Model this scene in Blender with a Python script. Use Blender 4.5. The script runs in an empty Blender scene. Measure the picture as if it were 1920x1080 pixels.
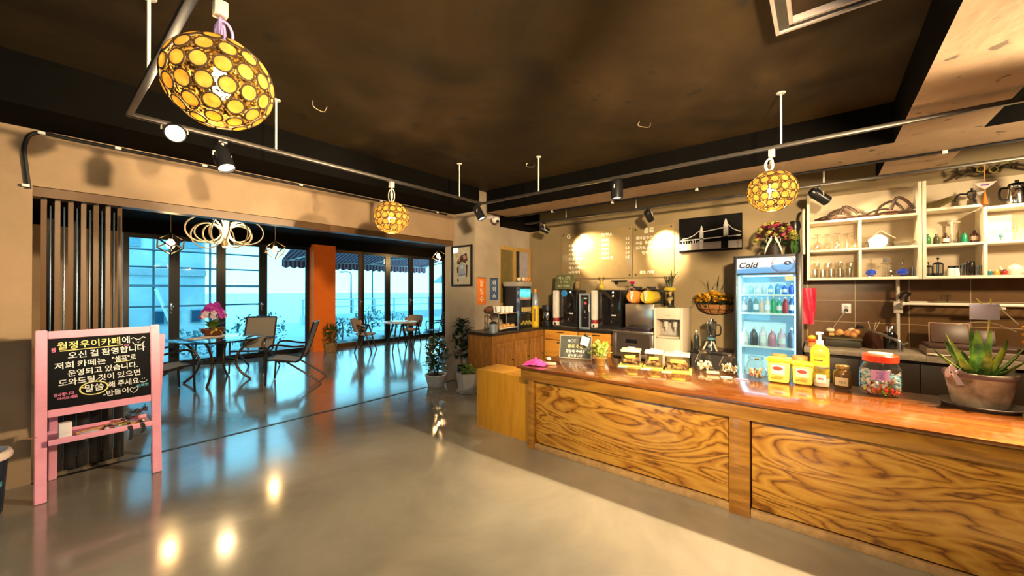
import bpy, bmesh, math, random
from mathutils import Vector, Matrix, Euler

random.seed(7)
scene = bpy.context.scene
COL = scene.collection
PI = math.pi

# ---------------------------------------------------------------- camera
F_PX = 722.57
cam_data = bpy.data.cameras.new('camera')
cam_data.sensor_fit = 'HORIZONTAL'
cam_data.sensor_width = 36.0
cam_data.lens = 36.0 * F_PX / 1920.0
cam_data.clip_start = 0.05
cam_data.clip_end = 400
cam = bpy.data.objects.new('camera', cam_data)
COL.objects.link(cam)
cam.location = (0, 0, 1.5)
YAW = 0.678926
cam.rotation_euler = (PI / 2 + 0.0049, 0, YAW - PI / 2)
scene.camera = cam

# ---------------------------------------------------------------- sky, exposure
world = bpy.data.worlds.new('world')
scene.world = world
world.use_nodes = True
wn = world.node_tree
wn.nodes.clear()
w_out = wn.nodes.new('ShaderNodeOutputWorld')
w_bg = wn.nodes.new('ShaderNodeBackground')
w_tc = wn.nodes.new('ShaderNodeTexCoord')
w_sep = wn.nodes.new('ShaderNodeSeparateXYZ')
w_ramp = wn.nodes.new('ShaderNodeValToRGB')
w_ramp.color_ramp.elements[0].position = 0.0
w_ramp.color_ramp.elements[0].color = (0.74, 0.96, 1.0, 1)
w_ramp.color_ramp.elements[1].position = 0.6
w_ramp.color_ramp.elements[1].color = (0.38, 0.74, 1.0, 1)
wn.links.new(w_tc.outputs['Generated'], w_sep.inputs[0])
wn.links.new(w_sep.outputs['Z'], w_ramp.inputs[0])
wn.links.new(w_ramp.outputs[0], w_bg.inputs[0])
w_bg.inputs[1].default_value = 1.45
wn.links.new(w_bg.outputs[0], w_out.inputs[0])

scene.view_settings.view_transform = 'Standard'
scene.view_settings.look = 'None'
scene.view_settings.gamma = 1.0
scene.view_settings.use_curve_mapping = False
scene.view_settings.exposure = 1.3
scene.cycles.max_bounces = 10
scene.cycles.transparent_max_bounces = 24
scene.cycles.sample_clamp_indirect = 4.0
scene.cycles.use_denoising = True

WARM = (1.0, 0.74, 0.42)

# ---------------------------------------------------------------- helpers
def link(o, parent=None):
    COL.objects.link(o)
    if parent is not None:
        o.parent = parent
    return o

def tag(o, label=None, cat=None, group=None, kind=None):
    if label: o['label'] = label
    if cat: o['category'] = cat
    if group: o['group'] = group
    if kind: o['kind'] = kind
    return o

def thing(name, label, cat, loc=(0, 0, 0), rz=0.0, group=None):
    o = bpy.data.objects.new(name, None)
    o.empty_display_size = 0.05
    o.location = loc
    o.rotation_euler = (0, 0, rz)
    link(o)
    return tag(o, label, cat, group)

def copy_tree(o, parent=None):
    c = o.copy()
    COL.objects.link(c)
    c.parent = parent
    for ch in list(o.children):
        copy_tree(ch, c)
    return c

def again(o, label, loc, rz=0.0, scale=None, group=None):
    c = copy_tree(o)
    c['label'] = label
    c.location = loc
    c.rotation_euler = (0, 0, rz)
    if scale: c.scale = (scale,) * 3 if not isinstance(scale, tuple) else scale
    if group: c['group'] = group
    return c

def V(*a): return Vector(a if len(a) > 1 else a[0])

def frame_to(d, up=None):
    d = Vector(d).normalized()
    if up is None:
        up = Vector((0, 0, 1)) if abs(d.z) < 0.95 else Vector((0, 1, 0))
    x = Vector(up).cross(d)
    if x.length < 1e-6:
        x = Vector((1, 0, 0)).cross(d)
    x.normalize()
    y = d.cross(x)
    return x, y, d

class MB:
    """collects shapes into one mesh"""
    def __init__(self):
        self.bm = bmesh.new()
        self.mi = 0
        self.M = Matrix()
    def _v(self, p): return self.bm.verts.new(self.M @ Vector(p))
    def _f(self, vs, smooth=True):
        try:
            f = self.bm.faces.new(vs)
            f.material_index = self.mi
            f.smooth = smooth
            return f
        except ValueError:
            return None
    def box(self, c, s, bev=0.0, rot=None, taper=1.0):
        hx, hy, hz = s[0] / 2, s[1] / 2, s[2] / 2
        R = Euler(rot).to_matrix() if rot else Matrix.Identity(3)
        vs = []
        for z in (-1, 1):
            k = 1.0 if z < 0 else taper
            for x, y in ((-1, -1), (1, -1), (1, 1), (-1, 1)):
                vs.append(self._v(Vector(c) + R @ Vector((x * hx * k, y * hy * k, z * hz))))
        idx = ((3, 2, 1, 0), (4, 5, 6, 7), (0, 1, 5, 4), (1, 2, 6, 5), (2, 3, 7, 6), (3, 0, 4, 7))
        fs = [self._f([vs[i] for i in f], False) for f in idx]
        if bev > 0:
            es = list({e for f in fs for e in f.edges})
            r = bmesh.ops.bevel(self.bm, geom=es, offset=bev, segments=2, profile=0.5, affect='EDGES')
            for f in r['faces']:
                f.material_index = self.mi
        return self
    def span(self, a, b, bev=0.0):
        return self.box([(a[i] + b[i]) / 2 for i in range(3)], [abs(b[i] - a[i]) for i in range(3)], bev)
    def cyl(self, p0, p1, r0, r1=None, seg=16, cap=True):
        r1 = r0 if r1 is None else r1
        x, y, d = frame_to(Vector(p1) - Vector(p0))
        rings = []
        for p, r in ((p0, r0), (p1, r1)):
            rings.append([self._v(Vector(p) + x * (r * math.cos(2 * PI * i / seg)) + y * (r * math.sin(2 * PI * i / seg))) for i in range(seg)])
        for i in range(seg):
            j = (i + 1) % seg
            self._f([rings[0][i], rings[0][j], rings[1][j], rings[1][i]])
        if cap:
            self._f(list(reversed(rings[0])), False)
            self._f(rings[1], False)
        return self
    def tube(self, pts, r, seg=8, closed=False, cap=True):
        pts = [Vector(p) for p in pts]
        n = len(pts)
        rings = []
        px = None
        for i, p in enumerate(pts):
            if closed:
                d = pts[(i + 1) % n] - pts[i - 1]
            else:
                d = pts[min(i + 1, n - 1)] - pts[max(i - 1, 0)]
            if d.length < 1e-9: d = Vector((0, 0, 1))
            d.normalize()
            if px is None:
                px, py, _ = frame_to(d)
            else:
                px = px - d * px.dot(d)
                if px.length < 1e-6: px, py, _ = frame_to(d)
                px.normalize()
                py = d.cross(px)
            rr = r[i] if isinstance(r, (list, tuple)) else r
            rings.append([self._v(p + px * (rr * math.cos(2 * PI * k / seg)) + py * (rr * math.sin(2 * PI * k / seg))) for k in range(seg)])
        m = n if closed else n - 1
        for i in range(m):
            a, b = rings[i], rings[(i + 1) % n]
            for k in range(seg):
                j = (k + 1) % seg
                self._f([a[k], a[j], b[j], b[k]])
        if cap and not closed:
            self._f(list(reversed(rings[0])), False)
            self._f(rings[-1], False)
        return self
    def lathe(self, prof, c=(0, 0, 0), seg=24, rot=None, sx=1.0, sy=1.0):
        R = Euler(rot).to_matrix() if rot else Matrix.Identity(3)
        c = Vector(c)
        rings = []
        for r, z in prof:
            if r < 1e-5:
                rings.append([self._v(c + R @ Vector((0, 0, z)))])
            else:
                rings.append([self._v(c + R @ Vector((sx * r * math.cos(2 * PI * i / seg), sy * r * math.sin(2 * PI * i / seg), z))) for i in range(seg)])
        for a, b in zip(rings, rings[1:]):
            for i in range(seg):
                j = (i + 1) % seg
                if len(a) == 1 and len(b) == 1: continue
                if len(a) == 1: self._f([a[0], b[j], b[i]])
                elif len(b) == 1: self._f([a[i], a[j], b[0]])
                else: self._f([a[i], a[j], b[j], b[i]])
        return self
    def ball(self, c, r, seg=16, rings=10, s=(1, 1, 1), rot=None):
        prof = [(r * math.sin(PI * i / rings), -r * math.cos(PI * i / rings)) for i in range(rings + 1)]
        R = Euler(rot).to_matrix() if rot else Matrix.Identity(3)
        c = Vector(c)
        rg = []
        for q, z in prof:
            if q < 1e-5: rg.append([self._v(c + R @ Vector((0, 0, z * s[2])))])
            else: rg.append([self._v(c + R @ Vector((s[0] * q * math.cos(2 * PI * i / seg), s[1] * q * math.sin(2 * PI * i / seg), z * s[2]))) for i in range(seg)])
        for a, b in zip(rg, rg[1:]):
            for i in range(seg):
                j = (i + 1) % seg
                if len(a) == 1: self._f([a[0], b[j], b[i]])
                elif len(b) == 1: self._f([a[i], a[j], b[0]])
                else: self._f([a[i], a[j], b[j], b[i]])
        return self
    def prism(self, poly, h0, h1, fn):
        """poly of 2d points, fn(u, v, h) -> 3d"""
        a = [self._v(fn(u, v, h0)) for u, v in poly]
        b = [self._v(fn(u, v, h1)) for u, v in poly]
        n = len(poly)
        self._f(list(reversed(a)), False)
        self._f(b, False)
        for i in range(n):
            j = (i + 1) % n
            self._f([a[i], a[j], b[j], b[i]], False)
        return self
    def sheet(self, grid, thick=0.0):
        """grid of points [row][col]; thick > 0 makes a solid skin"""
        rows, cols = len(grid), len(grid[0])
        A = [[self._v(p) for p in r] for r in grid]
        for i in range(rows - 1):
            for j in range(cols - 1):
                self._f([A[i][j], A[i][j + 1], A[i + 1][j + 1], A[i + 1][j]])
        if thick:
            B = []
            for i in range(rows):
                rb = []
                for j in range(cols):
                    du = Vector(grid[i][min(j + 1, cols - 1)]) - Vector(grid[i][max(j - 1, 0)])
                    dv = Vector(grid[min(i + 1, rows - 1)][j]) - Vector(grid[max(i - 1, 0)][j])
                    n = du.cross(dv)
                    if n.length > 1e-9: n.normalize()
                    rb.append(self._v(Vector(grid[i][j]) - n * thick))
                B.append(rb)
            for i in range(rows - 1):
                for j in range(cols - 1):
                    self._f([B[i][j], B[i + 1][j], B[i + 1][j + 1], B[i][j + 1]])
            for j in range(cols - 1):
                self._f([A[0][j + 1], A[0][j], B[0][j], B[0][j + 1]])
                self._f([A[-1][j], A[-1][j + 1], B[-1][j + 1], B[-1][j]])
            for i in range(rows - 1):
                self._f([A[i][0], A[i + 1][0], B[i + 1][0], B[i][0]])
                self._f([A[i + 1][-1], A[i][-1], B[i][-1], B[i + 1][-1]])
        return self
    def leaf(self, base, tip, w, bend=0.15, n=5, fold=0.15, up=(0, 0, 1), shape=None):
        base, tip = Vector(base), Vector(tip)
        d = tip - base
        L = d.length
        x, y, dd = frame_to(d, up if abs(Vector(up).dot(d.normalized())) < 0.95 else (1, 0.3, 0))
        rows = []
        for i in range(n + 1):
            t = i / n
            ww = w * (math.sin(PI * min(1, t * 0.92 + 0.08)) ** 0.8) if shape is None else w * shape(t)
            c = base + d * t + y * (bend * L * math.sin(PI * t))
            rows.append([c - x * ww + y * (fold * ww), c, c + x * ww + y * (fold * ww)])
        return self.sheet(rows)
    def add_mesh(self, me, mat4):
        """append a mesh transformed by mat4"""
        vs = [self._v(mat4 @ v.co) for v in me.vertices]
        for p in me.polygons:
            self._f([vs[i] for i in p.vertices], False)
        return self
    def build(self, name, mat, parent=None, loc=None, rz=None, angle=40, weld=False):
        me = bpy.data.meshes.new(name)
        if weld: bmesh.ops.remove_doubles(self.bm, verts=self.bm.verts, dist=1e-5)
        bmesh.ops.recalc_face_normals(self.bm, faces=self.bm.faces)
        lim = math.radians(angle)
        for e in self.bm.edges:
            if len(e.link_faces) == 2 and e.calc_face_angle(0) > lim:
                e.smooth = False
        for f in self.bm.faces: f.smooth = True
        self.bm.to_mesh(me)
        self.bm.free()
        for m in (mat if isinstance(mat, (list, tuple)) else [mat]):
            me.materials.append(m)
        o = bpy.data.objects.new(name, me)
        link(o, parent)
        if loc is not None: o.location = loc
        if rz is not None: o.rotation_euler = (0, 0, rz)
        return o

def arc(c, r, a0, a1, n, fn):
    return [fn(c[0] + r * math.cos(a0 + (a1 - a0) * i / n), c[1] + r * math.sin(a0 + (a1 - a0) * i / n)) for i in range(n + 1)]

def smooth_path(pts, n=6):
    """Catmull-Rom through points"""
    P = [Vector(p) for p in pts]
    P = [P[0] * 2 - P[1]] + P + [P[-1] * 2 - P[-2]]
    out = []
    for i in range(1, len(P) - 2):
        for k in range(n):
            t = k / n
            a, b, c, d = P[i - 1], P[i], P[i + 1], P[i + 2]
            out.append(0.5 * ((2 * b) + (c - a) * t + (2 * a - 5 * b + 4 * c - d) * t * t + (3 * b - a - 3 * c + d) * t ** 3))
    out.append(P[-2])
    return out

def text_mesh(s, size=0.1, align='LEFT', shear=0.0, bold=0.0, depth=0.0006):
    cu = bpy.data.curves.new('writing', 'FONT')
    cu.body = s
    cu.size = size
    cu.align_x = align
    cu.shear = shear
    cu.offset = bold
    cu.extrude = depth
    cu.resolution_u = 2
    o = bpy.data.objects.new('writing', cu)
    me = bpy.data.meshes.new_from_object(o)
    bpy.data.objects.remove(o)
    bpy.data.curves.remove(cu)
    return me

def facing(right, up, at):
    r, u = Vector(right).normalized(), Vector(up).normalized()
    n = r.cross(u)
    m = Matrix.Identity(4)
    for i in range(3):
        m[i][0], m[i][1], m[i][2], m[i][3] = r[i], u[i], n[i], at[i]
    return m

# ---------------------------------------------------------------- materials
_mats = {}
def nodes_of(name):
    m = bpy.data.materials.new(name)
    m.use_nodes = True
    nt = m.node_tree
    b = nt.nodes['Principled BSDF']
    return m, nt, b

def M(name, col=(0.5, 0.5, 0.5), rough=0.5, metal=0.0, var=0.12, scale=12.0, bump=0.0, spec=0.5, coat=0.0, emit=0.0, ecol=None, sss=0.0, alpha=1.0):
    if name in _mats: return _mats[name]
    m, nt, b = nodes_of(name)
    tc = nt.nodes.new('ShaderNodeTexCoord')
    nz = nt.nodes.new('ShaderNodeTexNoise')
    nz.inputs['Scale'].default_value = scale
    nz.inputs['Detail'].default_value = 4
    nt.links.new(tc.outputs['Object'], nz.inputs['Vector'])
    mr = nt.nodes.new('ShaderNodeMapRange')
    mr.inputs['From Min'].default_value = 0.25
    mr.inputs['From Max'].default_value = 0.75
    mr.inputs['To Min'].default_value = 1 - var
    mr.inputs['To Max'].default_value = 1 + var
    nt.links.new(nz.outputs['Fac'], mr.inputs['Value'])
    vm = nt.nodes.new('ShaderNodeVectorMath')
    vm.operation = 'SCALE'
    vm.inputs[0].default_value = col
    nt.links.new(mr.outputs[0], vm.inputs['Scale'])
    nt.links.new(vm.outputs[0], b.inputs['Base Color'])
    b.inputs['Roughness'].default_value = rough
    b.inputs['Metallic'].default_value = metal
    b.inputs['Specular IOR Level'].default_value = spec
    b.inputs['Coat Weight'].default_value = coat
    b.inputs['Coat Roughness'].default_value = 0.08
    b.inputs['Alpha'].default_value = alpha
    if emit:
        b.inputs['Emission Color'].default_value = (*(ecol or col), 1)
        b.inputs['Emission Strength'].default_value = emit
    if sss:
        b.inputs['Subsurface Weight'].default_value = sss
        b.inputs['Subsurface Radius'].default_value = (0.02, 0.02, 0.02)
    if bump:
        bp = nt.nodes.new('ShaderNodeBump')
        bp.inputs['Strength'].default_value = bump
        bp.inputs['Distance'].default_value = 0.01
        nt.links.new(nz.outputs['Fac'], bp.inputs['Height'])
        nt.links.new(bp.outputs[0], b.inputs['Normal'])
    _mats[name] = m
    return m

def glassy(name, tint=(0.9, 0.95, 0.95), refl=0.08, rough=0.02):
    """thin clear glass or clear plastic: see-through with a fresnel gloss"""
    if name in _mats: return _mats[name]
    m, nt, b = nodes_of(name)
    nt.nodes.remove(b)
    out = nt.nodes['Material Output']
    tr = nt.nodes.new('ShaderNodeBsdfTransparent')
    nz = nt.nodes.new('ShaderNodeTexNoise')
    nz.inputs['Scale'].default_value = 5
    mr = nt.nodes.new('ShaderNodeMapRange')
    mr.inputs['To Min'].default_value = 0.96
    mr.inputs['To Max'].default_value = 1.0
    nt.links.new(nz.outputs['Fac'], mr.inputs['Value'])
    vm = nt.nodes.new('ShaderNodeVectorMath'); vm.operation = 'SCALE'
    vm.inputs[0].default_value = tint
    nt.links.new(mr.outputs[0], vm.inputs['Scale'])
    nt.links.new(vm.outputs[0], tr.inputs[0])
    gl = nt.nodes.new('ShaderNodeBsdfGlossy')
    gl.inputs['Roughness'].default_value = rough
    lw = nt.nodes.new('ShaderNodeLayerWeight')
    lw.inputs['Blend'].default_value = 0.5
    pw_ = nt.nodes.new('ShaderNodeMath'); pw_.operation = 'POWER'
    pw_.inputs[1].default_value = 4.0
    nt.links.new(lw.outputs['Facing'], pw_.inputs[0])
    ad = nt.nodes.new('ShaderNodeMath'); ad.operation = 'MULTIPLY_ADD'
    ad.inputs[1].default_value = 0.8
    ad.inputs[2].default_value = refl + 0.03
    ad.use_clamp = True
    nt.links.new(pw_.outputs[0], ad.inputs[0])
    mx = nt.nodes.new('ShaderNodeMixShader')
    nt.links.new(ad.outputs[0], mx.inputs[0])
    nt.links.new(tr.outputs[0], mx.inputs[1])
    nt.links.new(gl.outputs[0], mx.inputs[2])
    nt.links.new(mx.outputs[0], out.inputs[0])
    _mats[name] = m
    return m

def ramp(nt, stops):
    r = nt.nodes.new('ShaderNodeValToRGB')
    el = r.color_ramp.elements
    while len(el) < len(stops): el.new(0.5)
    for e, (p, c) in zip(el, stops):
        e.position = p
        e.color = (*c, 1)
    return r

def wood(name, stops, sc=(1, 1, 1), wave=6.0, dist=6.0, rough=0.35, coat=0.3, bump=0.15, nscale=2.0, fine=0.4):
    """grain: bands across a strongly warped field; sc stretches the field, big = fine"""
    if name in _mats: return _mats[name]
    m, nt, b = nodes_of(name)
    tc = nt.nodes.new('ShaderNodeTexCoord')
    mp = nt.nodes.new('ShaderNodeMapping')
    mp.inputs['Scale'].default_value = sc
    nt.links.new(tc.outputs['Object'], mp.inputs[0])
    n1 = nt.nodes.new('ShaderNodeTexNoise')
    n1.inputs['Scale'].default_value = nscale
    n1.inputs['Detail'].default_value = 3
    n1.inputs['Distortion'].default_value = 1.2
    nt.links.new(mp.outputs[0], n1.inputs['Vector'])
    mu = nt.nodes.new('ShaderNodeMath'); mu.operation = 'MULTIPLY'
    mu.inputs[1].default_value = wave
    nt.links.new(n1.outputs['Fac'], mu.inputs[0])
    n2 = nt.nodes.new('ShaderNodeTexNoise')
    n2.inputs['Scale'].default_value = nscale * dist
    n2.inputs['Detail'].default_value = 6
    n2.inputs['Roughness'].default_value = 0.65
    nt.links.new(mp.outputs[0], n2.inputs['Vector'])
    ad = nt.nodes.new('ShaderNodeMath'); ad.operation = 'ADD'
    nt.links.new(mu.outputs[0], ad.inputs[0])
    nt.links.new(n2.outputs['Fac'], ad.inputs[1])
    fr = nt.nodes.new('ShaderNodeMath'); fr.operation = 'PINGPONG'
    fr.inputs[1].default_value = 1.0
    nt.links.new(ad.outputs[0], fr.inputs[0])
    mixn = nt.nodes.new('ShaderNodeMath'); mixn.operation = 'MULTIPLY_ADD'
    mixn.inputs[1].default_value = 1 - fine
    nt.links.new(fr.outputs[0], mixn.inputs[0])
    half = nt.nodes.new('ShaderNodeMath'); half.operation = 'MULTIPLY'
    half.inputs[1].default_value = fine
    nt.links.new(n2.outputs['Fac'], half.inputs[0])
    nt.links.new(half.outputs[0], mixn.inputs[2])
    r = ramp(nt, stops)
    nt.links.new(mixn.outputs[0], r.inputs[0])
    nt.links.new(r.outputs[0], b.inputs['Base Color'])
    b.inputs['Roughness'].default_value = rough
    b.inputs['Coat Weight'].default_value = coat
    b.inputs['Coat Roughness'].default_value = 0.12
    if bump:
        bp = nt.nodes.new('ShaderNodeBump')
        bp.inputs['Strength'].default_value = bump
        bp.inputs['Distance'].default_value = 0.004
        nt.links.new(mixn.outputs[0], bp.inputs['Height'])
        nt.links.new(bp.outputs[0], b.inputs['Normal'])
    _mats[name] = m
    return m

def plaster(name, c1, c2, rough=0.8, scale=1.2, bump=0.15, spec=0.3, marks=None, coat=0.0, rvar=0.0):
    if name in _mats: return _mats[name]
    m, nt, b = nodes_of(name)
    tc = nt.nodes.new('ShaderNodeTexCoord')
    n1 = nt.nodes.new('ShaderNodeTexNoise')
    n1.inputs['Scale'].default_value = scale
    n1.inputs['Detail'].default_value = 8
    n1.inputs['Roughness'].default_value = 0.6
    n1.inputs['Distortion'].default_value = 0.6
    nt.links.new(tc.outputs['Object'], n1.inputs['Vector'])
    r = ramp(nt, [(0.3, c1), (0.7, c2)])
    nt.links.new(n1.outputs['Fac'], r.inputs[0])
    src = r.outputs[0]
    if marks:
        n3 = nt.nodes.new('ShaderNodeTexNoise')
        n3.inputs['Scale'].default_value = scale * 7
        n3.inputs['Detail'].default_value = 2
        nt.links.new(tc.outputs['Object'], n3.inputs['Vector'])
        r3 = ramp(nt, [(0.66, (0, 0, 0)), (0.72, (1, 1, 1))])
        nt.links.new(n3.outputs['Fac'], r3.inputs[0])
        mx = nt.nodes.new('ShaderNodeMix'); mx.data_type = 'RGBA'
        mx.inputs[7].default_value = (*marks, 1)
        nt.links.new(r3.outputs[0], mx.inputs[0])
        nt.links.new(src, mx.inputs[6])
        src = mx.outputs[2]
    nt.links.new(src, b.inputs['Base Color'])
    b.inputs['Roughness'].default_value = rough
    b.inputs['Specular IOR Level'].default_value = spec
    b.inputs['Coat Weight'].default_value = coat
    b.inputs['Coat Roughness'].default_value = 0.1
    if rvar:
        mr = nt.nodes.new('ShaderNodeMapRange')
        mr.inputs['From Min'].default_value = 0.3
        mr.inputs['From Max'].default_value = 0.7
        mr.inputs['To Min'].default_value = max(0.02, rough - rvar)
        mr.inputs['To Max'].default_value = rough + rvar
        nt.links.new(n1.outputs['Fac'], mr.inputs['Value'])
        nt.links.new(mr.outputs[0], b.inputs['Roughness'])
    if bump:
        n2 = nt.nodes.new('ShaderNodeTexNoise')
        n2.inputs['Scale'].default_value = scale * 4
        n2.inputs['Detail'].default_value = 6
        nt.links.new(tc.outputs['Object'], n2.inputs['Vector'])
        bp = nt.nodes.new('ShaderNodeBump')
        bp.inputs['Strength'].default_value = bump
        bp.inputs['Distance'].default_value = 0.01
        nt.links.new(n2.outputs['Fac'], bp.inputs['Height'])
        nt.links.new(bp.outputs[0], b.inputs['Normal'])
    _mats[name] = m
    return m

def lamp_mat(name, col, strength):
    if name in _mats: return _mats[name]
    m, nt, b = nodes_of(name)
    b.inputs['Base Color'].default_value = (*col, 1)
    b.inputs['Emission Color'].default_value = (*col, 1)
    b.inputs['Emission Strength'].default_value = strength
    _mats[name] = m
    return m

FLOOR = plaster('polished_concrete', (0.185, 0.172, 0.145), (0.33, 0.308, 0.255), rough=0.16, scale=0.9, bump=0.015, spec=0.6, coat=0.7, rvar=0.07)
WALL = plaster('brown_cement_render', (0.27, 0.18, 0.105), (0.42, 0.29, 0.18), rough=0.7, scale=1.1, bump=0.12)
MENUWALL = plaster('tan_cement_render', (0.24, 0.175, 0.09), (0.33, 0.245, 0.13), rough=0.55, scale=1.0, bump=0.05)
GREYCOL = plaster('grey_beige_render', (0.34, 0.28, 0.21), (0.46, 0.38, 0.29), rough=0.7, scale=1.6, bump=0.1)
SLAB = plaster('dark_stained_slab', (0.016, 0.0095, 0.003), (0.075, 0.045, 0.014), rough=0.75, scale=0.8, bump=0.2, marks=(0.03, 0.022, 0.012))
FLATBLACK = M('flat_black', (0.003, 0.0025, 0.002), 0.9, var=0.3, scale=3, spec=0.08)  # flat near-black for beam sides, black beams and the annex ceiling
BEAMC = plaster('raw_concrete_beam', (0.36, 0.25, 0.16), (0.50, 0.36, 0.24), rough=0.85, scale=1.5, bump=0.35, marks=(0.16, 0.12, 0.08))
BLACKMETAL = M('black_metal', (0.012, 0.012, 0.013), 0.4, 0.3, spec=0.5)
FRAMEBLACK = M('black_door_frame', (0.012, 0.012, 0.016), 0.35, 0.2)
DOORBROWN = M('brown_door_edge', (0.10, 0.046, 0.012), 0.4, 0.1)
ORANGE = plaster('orange_paint', (0.85, 0.16, 0.012), (0.95, 0.22, 0.02), rough=0.6, scale=2, bump=0.05)
WHITE = M('white_paint', (0.8, 0.78, 0.74), 0.5, var=0.05)
WHITEGLOSS = M('white_plastic', (0.82, 0.82, 0.8), 0.25, var=0.04)
CREAM = M('cream_laminate', (0.84, 0.76, 0.60), 0.45, var=0.05)
CHROME = M('chrome', (0.75, 0.74, 0.72), 0.15, 1.0, var=0.05)
STEEL = M('brushed_steel', (0.62, 0.58, 0.52), 0.3, 1.0, var=0.1)
ALU = M('aluminium', (0.6, 0.58, 0.55), 0.35, 0.9, var=0.08)
BLACKPLASTIC = M('black_plastic', (0.012, 0.012, 0.014), 0.3, 0.0, var=0.2)
DARKGREY = M('dark_grey_plastic', (0.05, 0.048, 0.046), 0.45)
PINK = M('pink_paint', (0.86, 0.36, 0.52), 0.45, var=0.06)
BOARD = M('blackboard', (0.004, 0.004, 0.006), 0.7, var=0.4, scale=4, spec=0.15)
CHALK = M('white_chalk', (0.9, 0.9, 0.88), 0.9, var=0.15, scale=60)
CHALKY = M('yellow_chalk', (0.85, 0.78, 0.3), 0.9, var=0.15, scale=60)
CHALKP = M('pink_chalk', (0.8, 0.25, 0.45), 0.9, var=0.15, scale=60)
CHALKB = M('blue_chalk', (0.15, 0.5, 0.65), 0.9, var=0.15, scale=60)
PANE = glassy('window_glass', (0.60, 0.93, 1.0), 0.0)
CLEAR = glassy('clear_glass', (0.95, 0.97, 0.97), 0.06)
TABLEGLASS = glassy('table_glass', (0.72, 0.90, 0.92), 0.14)
AMBERW = [(0.22, (0.16, 0.055, 0.006)), (0.36, (0.42, 0.175, 0.018)), (0.5, (0.53, 0.25, 0.028)), (0.85, (0.68, 0.37, 0.06))]
PANELWOOD = wood('burl_panel_wood', AMBERW, sc=(1, 0.5, 1.8), wave=22, dist=8, nscale=1.7, bump=0.45, fine=0.48)
FRAMEWOOD = wood('amber_frame_wood', [(0.1, (0.22, 0.085, 0.01)), (0.45, (0.46, 0.21, 0.025)), (0.8, (0.60, 0.31, 0.05))], sc=(4, 0.6, 4), wave=3, dist=6, nscale=2)
BLOCKWOOD = wood('yellow_block_wood', [(0.1, (0.50, 0.22, 0.012)), (0.5, (0.66, 0.31, 0.02)), (0.9, (0.72, 0.40, 0.04))], sc=(6, 6, 0.7), wave=2, dist=5, nscale=2, coat=0.2)
TOPWOOD = wood('glossy_counter_wood', [(0.1, (0.10, 0.028, 0.006)), (0.45, (0.23, 0.070, 0.012)), (0.8, (0.38, 0.15, 0.028))], sc=(6, 0.5, 3), wave=3, dist=4, nscale=1.6, rough=0.14, coat=0.8, bump=0.02)
CABWOOD = wood('brown_cabinet_wood', [(0.1, (0.17, 0.065, 0.012)), (0.5, (0.34, 0.15, 0.03)), (0.9, (0.46, 0.22, 0.05))], sc=(5, 5, 0.7), wave=3, dist=5, nscale=2)
ORANGEWOOD = wood('orange_drawer_wood', [(0.1, (0.48, 0.18, 0.02)), (0.5, (0.68, 0.30, 0.04)), (0.9, (0.78, 0.40, 0.07))], sc=(4, 0.8, 5), wave=2, dist=5, nscale=2)
WINDOWWOOD = wood('window_wood', [(0.1, (0.38, 0.21, 0.05)), (0.9, (0.55, 0.34, 0.10))], sc=(5, 5, 0.8), wave=2, dist=5, nscale=2)
GRANITE = M('dark_countertop', (0.018, 0.015, 0.014), 0.3, var=0.5, scale=40)
GREYTOP = M('grey_stone_worktop', (0.33, 0.27, 0.20), 0.35, var=0.25, scale=30)
LEAFG = M('green_leaf', (0.05, 0.13, 0.03), 0.4, var=0.4, scale=9)
LEAFD = M('dark_green_leaf', (0.012, 0.035, 0.016), 0.4, var=0.4, scale=9)
LEAFL = M('light_green_leaf', (0.25, 0.42, 0.05), 0.4, var=0.3, scale=9)
SOIL = M('potting_soil', (0.03, 0.02, 0.012), 0.95, var=0.4, scale=40)
PAPER = M('white_paper', (0.85, 0.84, 0.82), 0.8, var=0.03)
YELLOW = M('yellow_plastic', (0.85, 0.60, 0.04), 0.35, var=0.05)
RED = M('red_plastic', (0.75, 0.06, 0.02), 0.3, var=0.05)
CYANCARD = M('cyan_card', (0.35, 0.75, 0.75), 0.7, var=0.04)
PINKCARD = M('pink_card', (0.85, 0.25, 0.45), 0.7, var=0.04)
# ================================================================ the setting
def struct(name, mb, mat, parent=None, label=None):
    o = mb.build(name, mat, parent)
    if parent is None: o['kind'] = 'structure'
    if label: o['label'] = label
    return o

def by_normal(o, fn):
    for p in o.data.polygons: p.material_index = fn(p.normal, p.center)

TILE, _nt, _b = nodes_of('brown_wall_tile')
_tc = _nt.nodes.new('ShaderNodeTexCoord'); _sp = _nt.nodes.new('ShaderNodeSeparateXYZ'); _cb = _nt.nodes.new('ShaderNodeCombineXYZ')
_nt.links.new(_tc.outputs['Object'], _sp.inputs[0]); 
_a1 = _nt.nodes.new('ShaderNodeMath'); _a1.operation = 'ADD'; _a1.inputs[1].default_value = 0.293 + 0.443 * 10
_a2 = _nt.nodes.new('ShaderNodeMath'); _a2.operation = 'ADD'; _a2.inputs[1].default_value = -1.12 + 0.255 * 10
_nt.links.new(_sp.outputs['Y'], _a1.inputs[0]); _nt.links.new(_sp.outputs['Z'], _a2.inputs[0])
_nt.links.new(_a1.outputs[0], _cb.inputs['X']); _nt.links.new(_a2.outputs[0], _cb.inputs['Y'])
_br = _nt.nodes.new('ShaderNodeTexBrick'); _br.offset = 0.0
_br.inputs['Scale'].default_value = 1.0; _br.inputs['Brick Width'].default_value = 0.443; _br.inputs['Row Height'].default_value = 0.255
_br.inputs['Mortar Size'].default_value = 0.004; _br.inputs['Color1'].default_value = (0.125, 0.060, 0.020, 1); _br.inputs['Color2'].default_value = (0.15, 0.075, 0.026, 1)
_br.inputs['Mortar'].default_value = (0.42, 0.30, 0.18, 1)
_nt.links.new(_cb.outputs[0], _br.inputs['Vector'])
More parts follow.
